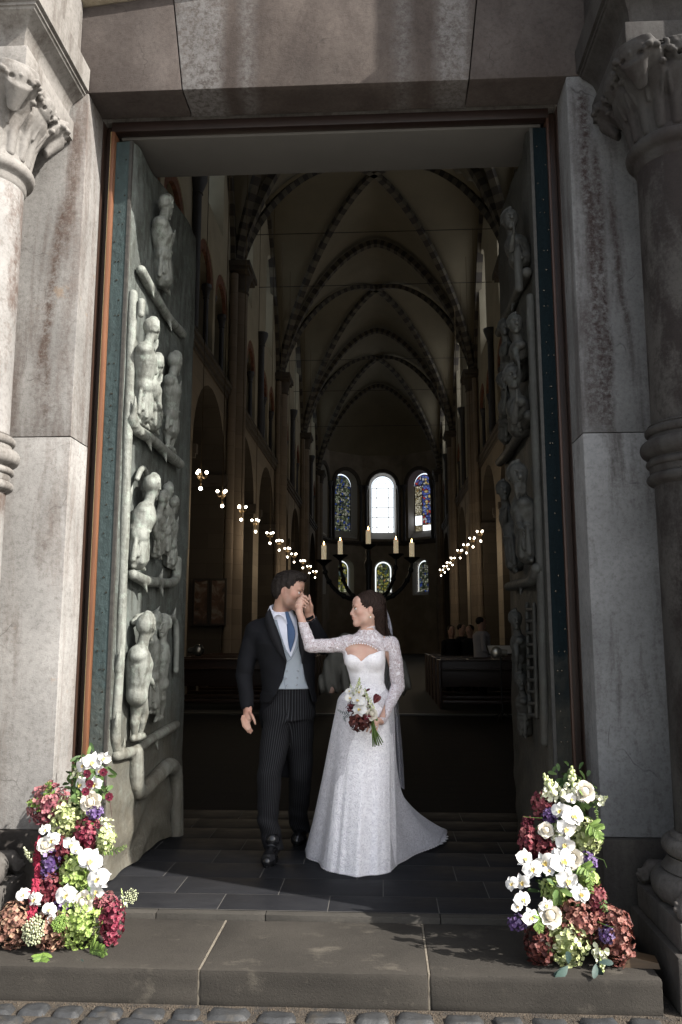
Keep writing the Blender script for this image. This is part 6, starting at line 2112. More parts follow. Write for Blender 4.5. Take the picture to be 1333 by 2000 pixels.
def bride_body():
    s = SDF((-0.66, 4.94, 0.78), (0.20, 5.36, 1.70), 0.0042)
    sculpt_head(s, bh, BK, True, neck_to=neckb_b, neck_r=0.050)
    torso_b(s, -0.004, 1.04, 1.45, 0.02)
    s.chain([RSH, REL, RWR], [0.040, 0.033, 0.022], 0.03)
    s.chain([LSH, LEL, LWR], [0.040, 0.033, 0.022], 0.03)
    for x in (-0.21, 0.015):
        s.ell((x, 5.165, 1.365), (0.055, 0.045, 0.042), k=0.04)
    for sd in (-1, 1):                       # collar bones
        s.cone((-0.10 + sd * 0.012, 5.098, 1.392), (-0.10 + sd * 0.10, 5.13, 1.398), 0.008, 0.007, 0.012)
    # raised hand: back of the hand at his lips, fingers folded over his
    k0 = B(585.5, 1180, 5.265); k1 = B(588, 1172, 5.275)
    s.cone(RWR, k0, 0.021, 0.026, 0.012, sq=((0.4, 1, 0), 0.6))
    s.cone(k0, k1, 0.026, 0.024, 0.010, sq=((0.4, 1, 0), 0.6))
    for i, (x0, y0, x1, y1, x2, y2) in enumerate(((591, 1163.5, 598, 1166.5, 604, 1172), (588.5, 1167, 596, 1172, 602.5, 1178), (586, 1173, 593.5, 1177, 600, 1183), (584, 1180, 590.5, 1182.5, 597, 1187))):
        yy = 5.262 + 0.003 * i
        finger(s, B(588, 1174, 5.272), B(x0, y0, yy), B(x1, y1, yy - 0.008), B(x2, y2, yy + 0.004), 0.0076)
    finger(s, B(582, 1188, 5.262), B(578.5, 1184, 5.25), B(579.5, 1181, 5.245), B(584, 1182.5, 5.245), 0.0078)
    # the other hand closes round the stems
    p0 = B(737, 1407, 5.015); p1 = B(729.5, 1411, 4.998)
    s.cone(LWR, p0, 0.021, 0.026, 0.012, sq=((0.3, 0.2, 1), 0.75))
    s.cone(p0, p1, 0.026, 0.024, 0.01, sq=((0.3, 0.2, 1), 0.75))
    for i, (x0, y0, x1, y1, x2, y2) in enumerate(((724, 1404, 717.5, 1406, 720, 1411), (727, 1412, 721, 1417, 717, 1431), (733, 1416, 729, 1423, 723.5, 1433), (738, 1417, 735, 1427, 732, 1436))):
        finger(s, B((x0 + p1.x * 0 + 735) / 2, (y0 + 1409) / 2, 4.995), B(x0, y0, 4.972), B(x1, y1, 4.966), B(x2, y2 - 2, 4.972), 0.0076)
    finger(s, B(735, 1402, 5.0), B(728, 1400, 4.985), B(722, 1401, 4.975), B(717, 1404, 4.975), 0.008)
    o = s.build('body', SKIN_B, bride)
    face_zones(o, bh, BK)
    return o
bride_body()
face_parts(bh, BK, bride, True)
def bride_hair():
    s = SDF((-0.20, 4.99, 1.30), (0.10, 5.33, 1.72), 0.0036)
    E = lambda c, r, kk=0.02, sub=False: s.ell(bh(*(q * BK for q in c)), [q * BK for q in r], bh.R, kk, sub)
    E((-0.020, 0, 0.046), (0.106, 0.086, 0.090))
    E((-0.060, 0, 0.005), (0.068, 0.080, 0.080), 0.03)
    E((-0.090, 0, 0.065), (0.040, 0.045, 0.040), 0.03)
    E((0.112, 0, 0.016), (0.060, 0.14, 0.078), 0.012, True)
    E((0.072, 0, -0.060), (0.070, 0.14, 0.085), 0.012, True)
    for sd in (-1, 1):
        E((-0.006, sd * 0.092, -0.014), (0.026, 0.030, 0.034), 0.006, True)
    # long waves down the back
    for q in range(9):
        t = q / 8 - 0.5
        a = bh(-0.075 * BK, t * 0.11, 0.0)
        b = Vector((a.x + 0.012 + 0.010 * math.sin(q * 2.1), a.y * 0.6 + 5.235 * 0.4 + t * 0.03, 1.455))
        c = Vector((a.x + 0.030 + 0.014 * math.sin(q * 1.3), b.y + 0.015, 1.34))
        s.chain([a, b, c], [0.036, 0.030, 0.014], 0.016)
    s.wob(1.0, lambda X, Y, Z: 0.0022 * np.sin(X * 240 + 18 * np.sin(Z * 22) + Y * 110))
    s.build('hair', HAIR_B, bride, 0)
bride_hair()
def bride_strands():
    rr = random.Random(8)
    mb = MB()
    for i in range(170):
        t = rr.uniform(-1, 1); k = BK
        up = rr.uniform(0.0, 0.004)
        P = [bh(0.050 * k, t * 0.058 * k, (0.108 - 0.030 * t * t) * k + up), bh(-0.02 * k, t * 0.074 * k, (0.138 - 0.045 * t * t) * k + up), bh(-0.085 * k, t * 0.070 * k, (0.112 - 0.04 * t * t) * k + up), bh(-0.128 * k, t * 0.055 * k, 0.040 * k)]
        e = P[-1]
        P += [Vector((e.x + rr.uniform(-0.004, 0.012), e.y + 0.01, 1.50 + rr.uniform(-0.01, 0.01))), Vector((e.x + rr.uniform(0.0, 0.035), e.y + 0.02 + rr.uniform(-0.01, 0.02), 1.40 + rr.uniform(-0.02, 0.02))), Vector((e.x + rr.uniform(0.0, 0.05), e.y + 0.03, 1.33 + rr.uniform(-0.03, 0.04)))]
        mb.tube(P, [0.0012, 0.0016, 0.0016, 0.0016, 0.0015, 0.0013, 0.0005], 4, cap=False)
    mb.build('hair_strand', HAIR_B, bride, kind='stuff')
bride_strands()
# drop earring
e = bh(-0.010 * BK, 0.084 * BK, -0.036 * BK)
mb = MB(); mb.tube([e, e - Vector((0, 0, 0.012))], 0.0016, 5).build('earring_hook', GOLD, bride)
MB().ball(e - Vector((0, 0, 0.018)), 0.0055, 8, sz=1.3).build('earring', PEARL, bride)

# bodice with a sweetheart neckline
s = SDF((-0.32, 4.98, 1.02), (0.10, 5.36, 1.40), 0.0042)
torso_b(s, 0.006, 1.045, 1.345)
cut = PXZ([(640, 1200), (672, 1262), (679, 1280), (686, 1277.5), (694, 1280), (701, 1286), (706, 1292), (713, 1285), (722, 1279), (732, 1275), (742, 1272), (752, 1268), (800, 1200)], 5.09)
s.prism(cut, 4.8, 5.50, 0.004)
s.wob(1.0, lambda X, Y, Z: 0.0012 * np.sin(X * 95 + 0.4))
s.build('bodice', LACE_B, bride)
mb = MB()
edge = [(677, 1280), (682, 1278), (688, 1278), (695, 1281), (701, 1286.5), (706, 1291), (712, 1286), (720, 1280.5), (730, 1276), (740, 1273), (748, 1271)]
def on_bust(px, py, e):
    Y = 5.07
    for _ in range(5):
        p = atY(px, py, Y); zz = [q[0] for q in BT]
        c = [np.interp(p[2], zz, [q[i] for q in BT]) for i in range(1, 5)]
        q = min(0.98, abs((p[0] - c[0]) / (c[2] + e)))
        Y = c[1] - (c[3] + e) * (1 - q ** 2.15) ** (1 / 2.15)
    return Vector(atY(px, py, Y))
# bolero: lace shoulders, collar and long sleeves, open over the chest
s = SDF((-0.60, 4.97, 0.85), (0.18, 5.36, 1.50), 0.0044)
torso_b(s, 0.010, 1.20, 1.452, bust=False)
s.chain([RSH + Vector((0.03, 0, 0.012)), RSH.lerp(REL, 0.35), REL.lerp(RSH, 0.12), REL, REL.lerp(RWR, 0.5), RWR.lerp(REL, 0.04)], [0.054, 0.045, 0.043, 0.042, 0.034, 0.027], 0.02)
s.chain([LSH + Vector((-0.004, 0, 0.012)), LSH.lerp(LEL, 0.4) + Vector((0.008, 0, 0)), LEL, LEL.lerp(LWR, 0.5), LWR.lerp(LEL, 0.03)], [0.058, 0.049, 0.043, 0.036, 0.029], 0.02)
s.ell((-0.222, 5.165, 1.378), (0.044, 0.048, 0.036), k=0.02)
s.ell((0.030, 5.165, 1.372), (0.046, 0.048, 0.036), k=0.02)
op = PXZ([(676, 1400), (675, 1290), (675, 1268), (679, 1261), (686, 1257), (696, 1255), (706, 1254.5), (716, 1256), (727, 1260), (737, 1266.5), (745, 1274), (750, 1283), (753, 1400)], 5.08)
s.prism(op, 4.8, 5.50, 0.003)
s.clip(lambda X, Y, Z: np.where((X > -0.235) & (X < 0.035), np.minimum(1.318 - Z, Z - 1.12), -1.0) + 0 * Y)
s.wob(1.0, lambda X, Y, Z: 0.0016 * np.sin(120 * (X + 0.8 * Z)) * np.sin(90 * (Z - 0.6 * X) + 40 * Y))
bol = s.build('lace_bolero', LACE_S, bride)
# high collar with a toothed edge, and the same little teeth round the opening and cuffs
def teeth(pts, up, L, name, parent=bride, n=None):
    mb = MB()
    for i in range(len(pts) - 1):
        p, q = Vector(pts[i]), Vector(pts[i + 1])
        m_ = (p + q) / 2 + Vector(up) * L
        o = Vector((0, -0.003, 0))
        mb.add([p + o, q + o, m_ + o, p - o, q - o, m_ - o], [(0, 1, 2), (5, 4, 3), (0, 3, 4, 1), (1, 4, 5, 2), (2, 5, 3, 0)])
    mb.build(name, HEM, parent, smooth=False, kind='stuff')
n = 34
ringt = []; V = []; F = []
for k in range(n + 1):
    a = 2 * math.pi * k / n
    c = neckb_b + Vector((0.053 * math.cos(a), 0.052 * math.sin(a), 0))
    c.z = 1.430 + 0.004 * math.cos(a)
    t = neckb_b + Vector((0.0515 * math.cos(a), 0.0505 * math.sin(a), 0)) + Vector((0.001, 0, 0)); t.z = 1.462 + 0.010 * math.cos(a)
    V += [c, t]; ringt.append(t)
for k in range(n):
    F.append((2 * k, 2 * k + 2, 2 * k + 3, 2 * k + 1))
co = mk('lace_collar', V, F, LACE_S, bride)
co.modifiers.new('thick', 'SOLIDIFY').thickness = 0.003
teeth(ringt, (0, 0, 1), 0.010, 'collar_edge')
arch = [(678, 1262), (682, 1259.5), (686, 1257.5), (691, 1256.3), (696, 1255.5), (701, 1255), (706, 1255), (711, 1255.6), (716, 1256.6), (721, 1258.4), (726, 1260.5), (731, 1263.3), (736, 1266.6), (740, 1270), (744, 1274), (747, 1278)]
teeth([on_bust(x, y, 0.012) for x, y in arch], (0, 0, -1), 0.010, 'bolero_edge')
# inner skirt: falls in soft folds to the floor
def loft(rings, nth, a0, a1, name, mat, parent, fold, closed):
    V = []; F = []
    for (z, cx, cy, rx, ry, *sh) in rings:
        for k in range(nth + (0 if closed else 1)):
            t = k / nth
            a = a0 + (a1 - a0) * t
            f = fold(a, z)
            x = cx + rx * math.cos(a) * f; y = cy + ry * math.sin(a) * f
            zz = z
            if sh:
                zz = z + sh[0](a)
            V.append((x, y, zz))
    m = nth if closed else nth + 1
    for i in range(len(rings) - 1):
        for k in range(nth):
            a = i * m + k; b = i * m + (k + 1) % m
            F.append((a, b, b + m, a + m))
    return mk(name, V, F, mat, parent)
def skirt_rings(keys, n):
    zz = [q[0] for q in keys]
    out = []
    for i in range(n + 1):
        z = zz[0] + (zz[-1] - zz[0]) * i / n
        t = [float(np.interp(-z, [-q for q in zz], [q[j] for q in keys])) for j in range(1, 5)]
        out.append((z, *t))
    return out
_sp = [0.9, 2.3, 4.1, 5.2]
def fold_in(a, z):
    d = min(1.0, max(0.0, 1.10 - z) / 0.9) ** 1.2
    return 1 + d * (0.050 * math.sin(7 * a + 0.6 + 0.5 * z) + 0.026 * math.sin(12 * a + 2.0 - 0.8 * z) + 0.010 * math.sin(23 * a + 1.0))
rin = skirt_rings([(1.115, -0.100, 5.182, 0.108, 0.095), (1.06, -0.100, 5.185, 0.124, 0.108), (0.95, -0.104, 5.19, 0.150, 0.130), (0.70, -0.116, 5.195, 0.175, 0.152), (0.40, -0.135, 5.205, 0.194, 0.185), (0.10, -0.150, 5.215, 0.210, 0.212), (0.006, -0.155, 5.22, 0.214, 0.222)], 60)
loft(rin, 220, 0, 2 * math.pi, 'skirt', LACE, bride, fold_in, True)
hem = []
for k in range(111):
    a = 2 * math.pi * k / 110
    f = fold_in(a, 0.006)
    hem.append((-0.155 + 0.215 * math.cos(a) * f, 5.22 + 0.223 * math.sin(a) * f, 0.012))
def scallop(pts, w, name, up):
    mb = MB()
    for i in range(len(pts) - 1):
        p, q = Vector(pts[i]), Vector(pts[i + 1])
        m_ = (p + q) / 2 + Vector((0, 0, up)); e = (q - p); nn = Vector((e.y, -e.x, 0)).normalized() * 0.004
        p1 = p.lerp(q, 0.25) + Vector((0, 0, up * 0.8)); q1 = p.lerp(q, 0.75) + Vector((0, 0, up * 0.8))
        mb.add([p + nn, p1 + nn, m_ + nn, q1 + nn, q + nn], [(0, 1, 2, 3, 4)])
    mb.build(name, HEM, bride, smooth=False, kind='stuff')
scallop(hem, 0, 'skirt_hem', -0.009)
# overskirt: open in front, stands out from the left hip, sweeps back to a train
def fold_out(a, z):
    d = min(1.0, max(0, (1.05 - z)) / 0.9)
    return 1 + d * (0.05 * math.sin(6 * a + 1.1) + 0.03 * math.sin(11 * a + 0.3 + z))
def over():
    keys = [(1.085, -0.100, 5.19, 0.112, 0.095), (1.055, -0.105, 5.20, 0.150, 0.115), (1.02, -0.108, 5.21, 0.178, 0.135), (0.80, -0.118, 5.26, 0.215, 0.200), (0.50, -0.132, 5.36, 0.262, 0.300), (0.20, -0.150, 5.46, 0.308, 0.400), (0.03, -0.162, 5.52, 0.340, 0.450), (0.008, -0.163, 5.525, 0.346, 0.458)]
    rr = skirt_rings(keys, 56)
    nth = 150
    A0, A1 = R(-66), R(256)                 # from the front right round the back to the front left
    V = []; F = []
    for (z, cx, cy, rx, ry) in rr:
        for k in range(nth + 1):
            a = A0 + (A1 - A0) * k / nth
            f = fold_out(a, z)
            x = cx + rx * math.cos(a) * f; y = cy + ry * math.sin(a) * f
            # the train: lower right part drawn back and to the side
            g = max(0.0, math.cos(a - R(52))) ** 2
            d = max(0.0, 1 - z / 0.75) ** 2.6
            x += 0.40 * g * d; y += 0.30 * g * d
            # the right side hangs closer to the body
            h = max(0.0, math.cos(a)) ** 2
            x -= 0.075 * h * min(1, (1.1 - z) / 0.7) * (1 - 0.55 * d)
            V.append((x, y, z))
    m = nth + 1
    for i in range(len(rr) - 1):
        for k in range(nth):
            F.append((i * m + k, i * m + k + 1, (i + 1) * m + k + 1, (i + 1) * m + k))
    o = mk('overskirt', V, F, LACE_O, bride)
    o.modifiers.new('thick', 'SOLIDIFY').thickness = 0.004
    return [V[(len(rr) - 1) * m + k] for k in range(0, m, 1)]
lowe = over()
scallop([(x, y, z + 0.006) for x, y, z in lowe], 0, 'train_hem', -0.010)
def train_tail():
    # loose end of the train lying on the floor
    V = []; F = []
    nU, nV = 26, 12
    for j in range(nV):
        v = j / (nV - 1)
        for i in range(nU):
            u = i / (nU - 1)
            x = 0.02 + 0.36 * v + 0.06 * math.sin(u * 3)
            y = 5.62 + 0.42 * u + 0.10 * v
            w = 0.010 + 0.022 * (1 - v) * (0.5 + 0.5 * math.sin(u * 16 + 3 * v)) + 0.10 * max(0, 0.5 - v) ** 2
            V.append((x + 0.012 * math.sin(u * 40) * (v > 0.9), y, w))
    for j in range(nV - 1):
        for i in range(nU - 1):
            a = j * nU + i
            F.append((a, a + 1, a + nU + 1, a + nU))
    mk('train', V, F, LACE_O, bride).modifiers.new('thick', 'SOLIDIFY').thickness = 0.004
train_tail()
# veil: sheer tulle from the back of the head
def veil():
    m = Mat('sheer_tulle', (0.62, 0.62, 0.68), 0.9)
    mx = m.n('MixShader'); tr = m.n('BsdfTransparent'); out = m.t.nodes['Material Output']
    lw = m.n('LayerWeight'); lw.inputs[0].default_value = 0.35
    sz = m.n('SeparateXYZ'); m.l(m.n('NewGeometry').outputs['Position'], sz.inputs[0])
    dense = m.ramp(m.math('MULTIPLY', sz.outputs[2], 0.5), [(0.62, 0.72), (0.72, 0.0)])     # gathered close at the comb
    fac = m.math('ADD', dense, m.math('MULTIPLY', lw.outputs['Facing'], -0.3))
    m.l(fac, mx.inputs[0]); m.l(m.b.outputs[0], mx.inputs[1]); m.l(tr.outputs[0], mx.inputs[2]); m.l(mx.outputs[0], out.inputs['Surface'])
    V = []; F = []
    prof = [(1.664, 0.000, 5.15, 0.020), (1.61, 0.026, 5.15, 0.027), (1.52, 0.050, 5.15, 0.034), (1.43, 0.060, 5.18, 0.042), (1.30, 0.036, 5.26, 0.06), (1.10, 0.040, 5.31, 0.08), (0.80, 0.048, 5.38, 0.10), (0.55, 0.055, 5.44, 0.11), (0.42, 0.06, 5.47, 0.11)]
    nU = 40
    for (z, x, y, w) in prof:
        for i in range(nU + 1):
            u = i / nU * 2 - 1
            ripple = 0.012 * math.sin(u * 11) * min(1, w / 0.06)
            V.append((x - 0.10 + w * 0.9 * (u * 0.55 + 0.55) + 0.065, y + w * 0.35 * math.cos(u * 2.2) + ripple, z))
    n = nU + 1
    for j in range(len(prof) - 1):
        for i in range(nU):
            a = j * n + i
            F.append((a, a + 1, a + n + 1, a + n))
    o = mk('veil', V, F, m.m, bride)
    ss = o.modifiers.new('smooth', 'SUBSURF'); ss.levels = 1; ss.render_levels = 1
veil()
# ring on the hand with the flowers
c = B(735.5, 1419.5, 4.958)
mb = MB(); mb.ball(c, 0.0045, 6).build('ring', SILVER, bride)

# ------------------------------------------------------------------ others inside
RED = cloth('dark_red_cassock', (0.09, 0.008, 0.010), 0.85, vary=0.2).m
SURP = cloth('cream_surplice', (0.13, 0.124, 0.105), 0.85, vary=0.06, fold=3).m
SKIN_O = simple('plain_skin', (0.40, 0.25, 0.19), 0.55, vary=0.1)
def server():
    Y = 7.4
    cx = float(atY(712, 1250, Y)[0])
    t = thing('person', 'person in cream surplice over dark red cassock, mostly hidden behind the white dress', 'person', (cx, Y, 0))
    hf = Frame((cx, Y - 0.01, 1.60), (0, -1, -0.02))
    s = SDF((cx - 0.45, Y - 0.3, 0.9), (cx + 0.45, Y + 0.3, 1.78), 0.010)
    sculpt_head(s, hf, 0.95, neck_to=Vector((cx, Y + 0.02, 1.43)), neck_r=0.054)
    s.stack([(0.95, cx, Y, 0.14, 0.10), (1.2, cx, Y, 0.14, 0.10), (1.38, cx, Y, 0.17, 0.09), (1.42, cx, Y, 0.10, 0.07)], 0.04)
    for sd in (-1, 1):
        s.chain([(cx + sd * 0.17, Y, 1.36), (cx + sd * 0.29, Y - 0.02, 1.14), (cx + sd * 0.30, Y - 0.10, 0.96)], [0.05, 0.04, 0.03], 0.02)
        s.ell((cx + sd * 0.30, Y - 0.12, 0.93), (0.035, 0.03, 0.05), k=0.01)
    s.build('body', SKIN_O, t)
    s = SDF((cx - 0.12, Y - 0.14, 1.52), (cx + 0.12, Y + 0.14, 1.76), 0.008)
    s.ell((cx, Y + 0.02, 1.645), (0.083, 0.098, 0.085), k=0.01).ell((cx, Y - 0.10, 1.58), (0.09, 0.06, 0.085), k=0.01, sub=True)
    s.build('hair', HAIR_B, t)
    s = SDF((cx - 0.50, Y - 0.30, 0.86), (cx + 0.50, Y + 0.30, 1.46), 0.010)
    s.stack([(0.92, cx, Y, 0.255, 0.19), (1.2, cx, Y, 0.20, 0.135), (1.36, cx, Y, 0.205, 0.105), (1.41, cx, Y, 0.14, 0.09), (1.44, cx, Y, 0.07, 0.07)], 0.04)
    for sd in (-1, 1):
        s.chain([(cx + sd * 0.17, Y, 1.36), (cx + sd * 0.29, Y - 0.02, 1.14), (cx + sd * 0.315, Y - 0.06, 0.98)], [0.075, 0.085, 0.10], 0.03)
    s.wob(1.0, lambda X, Y_, Z: 0.014 * np.sin(85 * (X - cx) + 14 * Z) * np.clip((1.35 - Z) / 0.4, 0, 1))
    s.build('surplice', SURP, t)
    s = SDF((cx - 0.34, Y - 0.3, 0.02), (cx + 0.34, Y + 0.3, 1.0), 0.012)
    s.stack([(0.03, cx, Y, 0.26, 0.20), (0.5, cx, Y, 0.215, 0.16), (0.95, cx, Y, 0.19, 0.13)], 0.0)
    s.wob(1.0, lambda X, Y_, Z: 0.010 * np.sin(70 * (X - cx)))
    s.build('cassock', RED, t)
server()
def guest(px, py_top, Y, label, suit, shirt, face, H=None):
    p = atY(px, py_top, Y)
    top = p[2]; cx = p[0]
    t = thing('person', label, 'person', (cx, Y, 0.02), 'wedding guests standing among the pews')
    f = Frame((cx, Y, top - 0.115), face)
    s = SDF((cx - 0.36, Y - 0.34, 0.62), (cx + 0.45, Y + 0.34, top + 0.03), 0.016)
    sculpt_head(s, f, 1.0, neck_to=Vector((cx, Y, top - 0.30)))
    s.build('body', SKIN_O, t)
    s = SDF((cx - 0.12, Y - 0.13, top - 0.16), (cx + 0.12, Y + 0.13, top + 0.03), 0.012)
    s.ell(f(-0.025, 0, 0.04), (0.10, 0.085, 0.09), f.R, 0.01).ell(f(0.09, 0, -0.03), (0.075, 0.12, 0.09), f.R, 0.01, True)
    s.build('hair', HAIR_G, t)
    s = SDF((cx - 0.42, Y - 0.45, 0.40), (cx + 0.55, Y + 0.35, top - 0.20), 0.016)
    s.stack([(top - 0.95, cx, Y, 0.17, 0.12), (top - 0.6, cx, Y, 0.175, 0.12), (top - 0.38, cx, Y, 0.19, 0.12), (top - 0.29, cx, Y, 0.11, 0.08)], 0.03)
    l = f.l
    for sd in (-1, 1):
        a = Vector((cx, Y, top - 0.38)) + l * sd * 0.18
        s.chain([a, a + l * sd * 0.03 + Vector((0, 0, -0.28)), a + l * sd * 0.0 + f.f * 0.22 + Vector((0, 0, -0.36))], [0.065, 0.052, 0.038], 0.03)
    s.build('jacket', suit, t)
    s = SDF((cx - 0.25, Y - 0.2, 0.02), (cx + 0.25, Y + 0.2, top - 0.85), 0.02)
    for sd in (-1, 1):
        a = Vector((cx, Y, top - 0.93)) + l * sd * 0.09
        s.chain([a, Vector((a.x, a.y, 0.5)), Vector((a.x, a.y, 0.06))], [0.095, 0.075, 0.06], 0.02)
    s.build('trousers', SUIT, t)
WSH = cloth('white_shirt_cloth', (0.34, 0.335, 0.36), 0.8).m
guest(940, 1206, 17.2, 'person in white shirt reaching forward among the pews at the far right', WSH, WSH, (1, 0.1, 0))
for i, (x, y, Y, lb, fc) in enumerate(((882, 1222, 18.3, 'leftmost of the three people in dark suits standing in the right pews', (0.3, -1, 0)), (902, 1219, 19.4, 'middle of the three people in dark suits standing in the right pews', (0.8, -0.6, 0)), (918, 1221, 18.3, 'person in dark suit next to the one in the white shirt', (-0.6, -0.8, 0)))):
    guest(x, y, Y, lb, SUIT, SHIRT, fc)
Mat.tone = 0.84
# ================================================================== FLOWERS
def petal_mat(name, a, b, c=None, rough=0.6, sss=0.15):
    m = Mat(name, a, rough, spec=0.25)
    t = m.attr('tone')
    n = m.noise(m.pos(), 60, 3)
    f = m.math('ADD', m.math('MULTIPLY', t, 0.75), m.math('MULTIPLY', n, 0.25))
    st = [(0.15, a), (0.8, b)] if c is None else [(0.1, a), (0.5, b), (0.9, c)]
    m.col(m.ramp(f, st))
    m.b.inputs['Subsurface Weight'].default_value = sss
    m.b.inputs['Subsurface Radius'].default_value = (0.006, 0.005, 0.003)
    return m.m
FL = {
    'green': petal_mat('green_hydrangea_petals', (0.22, 0.27, 0.09), (0.38, 0.42, 0.19), (0.54, 0.55, 0.36)),
    'lime': petal_mat('lime_hydrangea_petals', (0.12, 0.19, 0.035), (0.25, 0.33, 0.09), (0.38, 0.44, 0.18)),
    'pink': petal_mat('dusky_pink_petals', (0.13, 0.028, 0.042), (0.21, 0.068, 0.080), (0.31, 0.165, 0.15)),
    'red': petal_mat('crimson_petals', (0.09, 0.006, 0.020), (0.165, 0.020, 0.040), (0.25, 0.085, 0.095)),
    'burg': petal_mat('burgundy_petals', (0.055, 0.006, 0.014), (0.13, 0.022, 0.03), (0.26, 0.09, 0.09)),
    'rust': petal_mat('rust_brown_petals', (0.10, 0.028, 0.024), (0.19, 0.07, 0.055), (0.28, 0.145, 0.115)),
    'brown': petal_mat('faded_brown_petals', (0.13, 0.058, 0.042), (0.24, 0.125, 0.092), (0.33, 0.235, 0.15)),
    'dark': petal_mat('chocolate_petals', (0.028, 0.006, 0.006), (0.075, 0.018, 0.014), (0.17, 0.055, 0.042)),
    'purple': petal_mat('violet_petals', (0.04, 0.018, 0.08), (0.10, 0.055, 0.16), (0.26, 0.20, 0.34)),
    'umbel': petal_mat('pale_green_umbel', (0.26, 0.29, 0.16), (0.44, 0.46, 0.30)),
    'white': petal_mat('white_petals', (0.52, 0.51, 0.485), (0.66, 0.65, 0.63), rough=0.5),
    'cream': petal_mat('cream_rose_petals', (0.50, 0.45, 0.34), (0.64, 0.60, 0.52), rough=0.55),
    'snap': petal_mat('greenish_white_snapdragon', (0.34, 0.42, 0.14), (0.62, 0.64, 0.42), (0.80, 0.79, 0.68)),
    'leaf': petal_mat('leaf_green', (0.030, 0.060, 0.018), (0.065, 0.115, 0.03), (0.13, 0.19, 0.05)),
    'fern': petal_mat('fern_green', (0.06, 0.11, 0.02), (0.13, 0.20, 0.04)),
    'euca': petal_mat('dark_blue_green_leaf', (0.016, 0.032, 0.028), (0.04, 0.07, 0.06)),
    'wine': petal_mat('wine_petals', (0.05, 0.004, 0.012), (0.14, 0.012, 0.03)),
    'yellow': petal_mat('orchid_lip_yellow', (0.55, 0.36, 0.05), (0.70, 0.62, 0.35)),
}
VELVET = simple('crimson_velvet_ribbon', (0.24, 0.010, 0.035), 0.8, vary=0.35, scale=40)
frnd = random.Random(11)

class Bunch(MB):
    """petal geometry with a tone per piece"""
    def __init__(self):
        super().__init__(); self.t = []
    def petal(self, c, d, n, L, W, tone, cup=0.3, curl=0.0, nu=3):
        """a petal from c along d, facing n"""
        d = d.normalized(); s = d.cross(n).normalized(); n = s.cross(d).normalized()
        V = []; F = []
        prof = ((0.0, 0.12), (0.35, 0.80), (0.70, 1.0), (0.93, 0.62), (1.0, 0.15)) if nu > 2 else ((0.0, 0.30), (0.45, 1.0), (0.82, 0.92), (1.0, 0.35))
        for (t, w) in prof:
            for e in (-1, 0, 1):
                V.append(c + d * (L * t) + s * (W * w * e * 0.5) + n * (cup * W * (abs(e) * 0.45 * w) - curl * L * t * t))
        for i in range(len(prof) - 1):
            for j in range(2):
                a = i * 3 + j
                F.append((a, a + 1, a + 4, a + 3))
        self.add(V, F); self.t += [tone] * len(V)
    def blob(self, c, r, tone, n=6, sz=1.0):
        k = len(self.v); self.ball(c, r, n, sz=sz); self.t += [tone] * (len(self.v) - k)
    def stem(self, pts, r, tone, n=5):
        k = len(self.v); self.tube(pts, r, n); self.t += [tone] * (len(self.v) - k)
    def out(self, name, mat, parent, kind=None, label=None):
        o = self.build(name, mat, parent, True, auto=None, kind=kind, label=label)
        attr(o, 'tone', self.t)
        return o

def rdir(rr):
    while True:
        v = Vector((rr.uniform(-1, 1), rr.uniform(-1, 1), rr.uniform(-1, 1)))
        if 0.1 < v.length < 1:
            return v.normalized()

def hydrangea(parent, c, rx, rz, col, ry=None, n=None, size=0.021, name='hydrangea', squash=1.0):
    rr = frnd
    b = Bunch()
    c = Vector(c); ry = ry or (rx + rz) / 2
    n = n or int(230 * (rx * rz) / (0.1 * 0.1) * (0.024 / size) ** 1.4) + 60
    for i in range(n):
        z = 1 - 2 * (i + 0.5) / n
        a = i * 2.39996
        q = math.sqrt(1 - z * z)
        d = Vector((q * math.cos(a), q * math.sin(a), z)) + rdir(rr) * 0.16
        d.normalize()
        if d.y > 0.55:                           # the back is never seen and would only weigh
            continue
        lump = 1 + 0.07 * math.sin(d.x * 7 + c.x * 40) * math.sin(d.z * 6 + c.z * 31)
        p = c + Vector((d.x * rx, d.y * ry, d.z * rz)) * (rr.uniform(0.76, 1.05) * lump)
        nn = (d + rdir(rr) * 0.75).normalized()
        t0 = nn.orthogonal().normalized(); t1 = nn.cross(t0)
        tone = min(1, max(0, rr.gauss(0.5, 0.22) + 0.12 * d.z))
        ph = rr.uniform(0, 6.28)
        s = size * rr.uniform(0.75, 1.2)
        for k in range(4):
            a2 = ph + k * math.pi / 2 + rr.uniform(-0.15, 0.15)
            dd = t0 * math.cos(a2) + t1 * math.sin(a2)
            b.petal(p, dd + nn * 0.55, nn, s * 0.58, s * 0.56, min(1, max(0, tone + rr.uniform(-0.12, 0.12))), 0.35, 0.25, 2)
    k = len(b.v)
    b.lathe([(0.001, -0.65), (0.36, -0.52), (0.60, -0.22), (0.62, 0.1), (0.42, 0.45), (0.001, 0.62)], (0, 0, 0), 10)
    for i in range(k, len(b.v)):
        v = b.v[i]; b.v[i] = (c.x + v[0] * rx, c.y + v[1] * ry, c.z + v[2] * rz)
    b.t += [0.0] * (len(b.v) - k)
    return b.out(name, FL[col], parent)

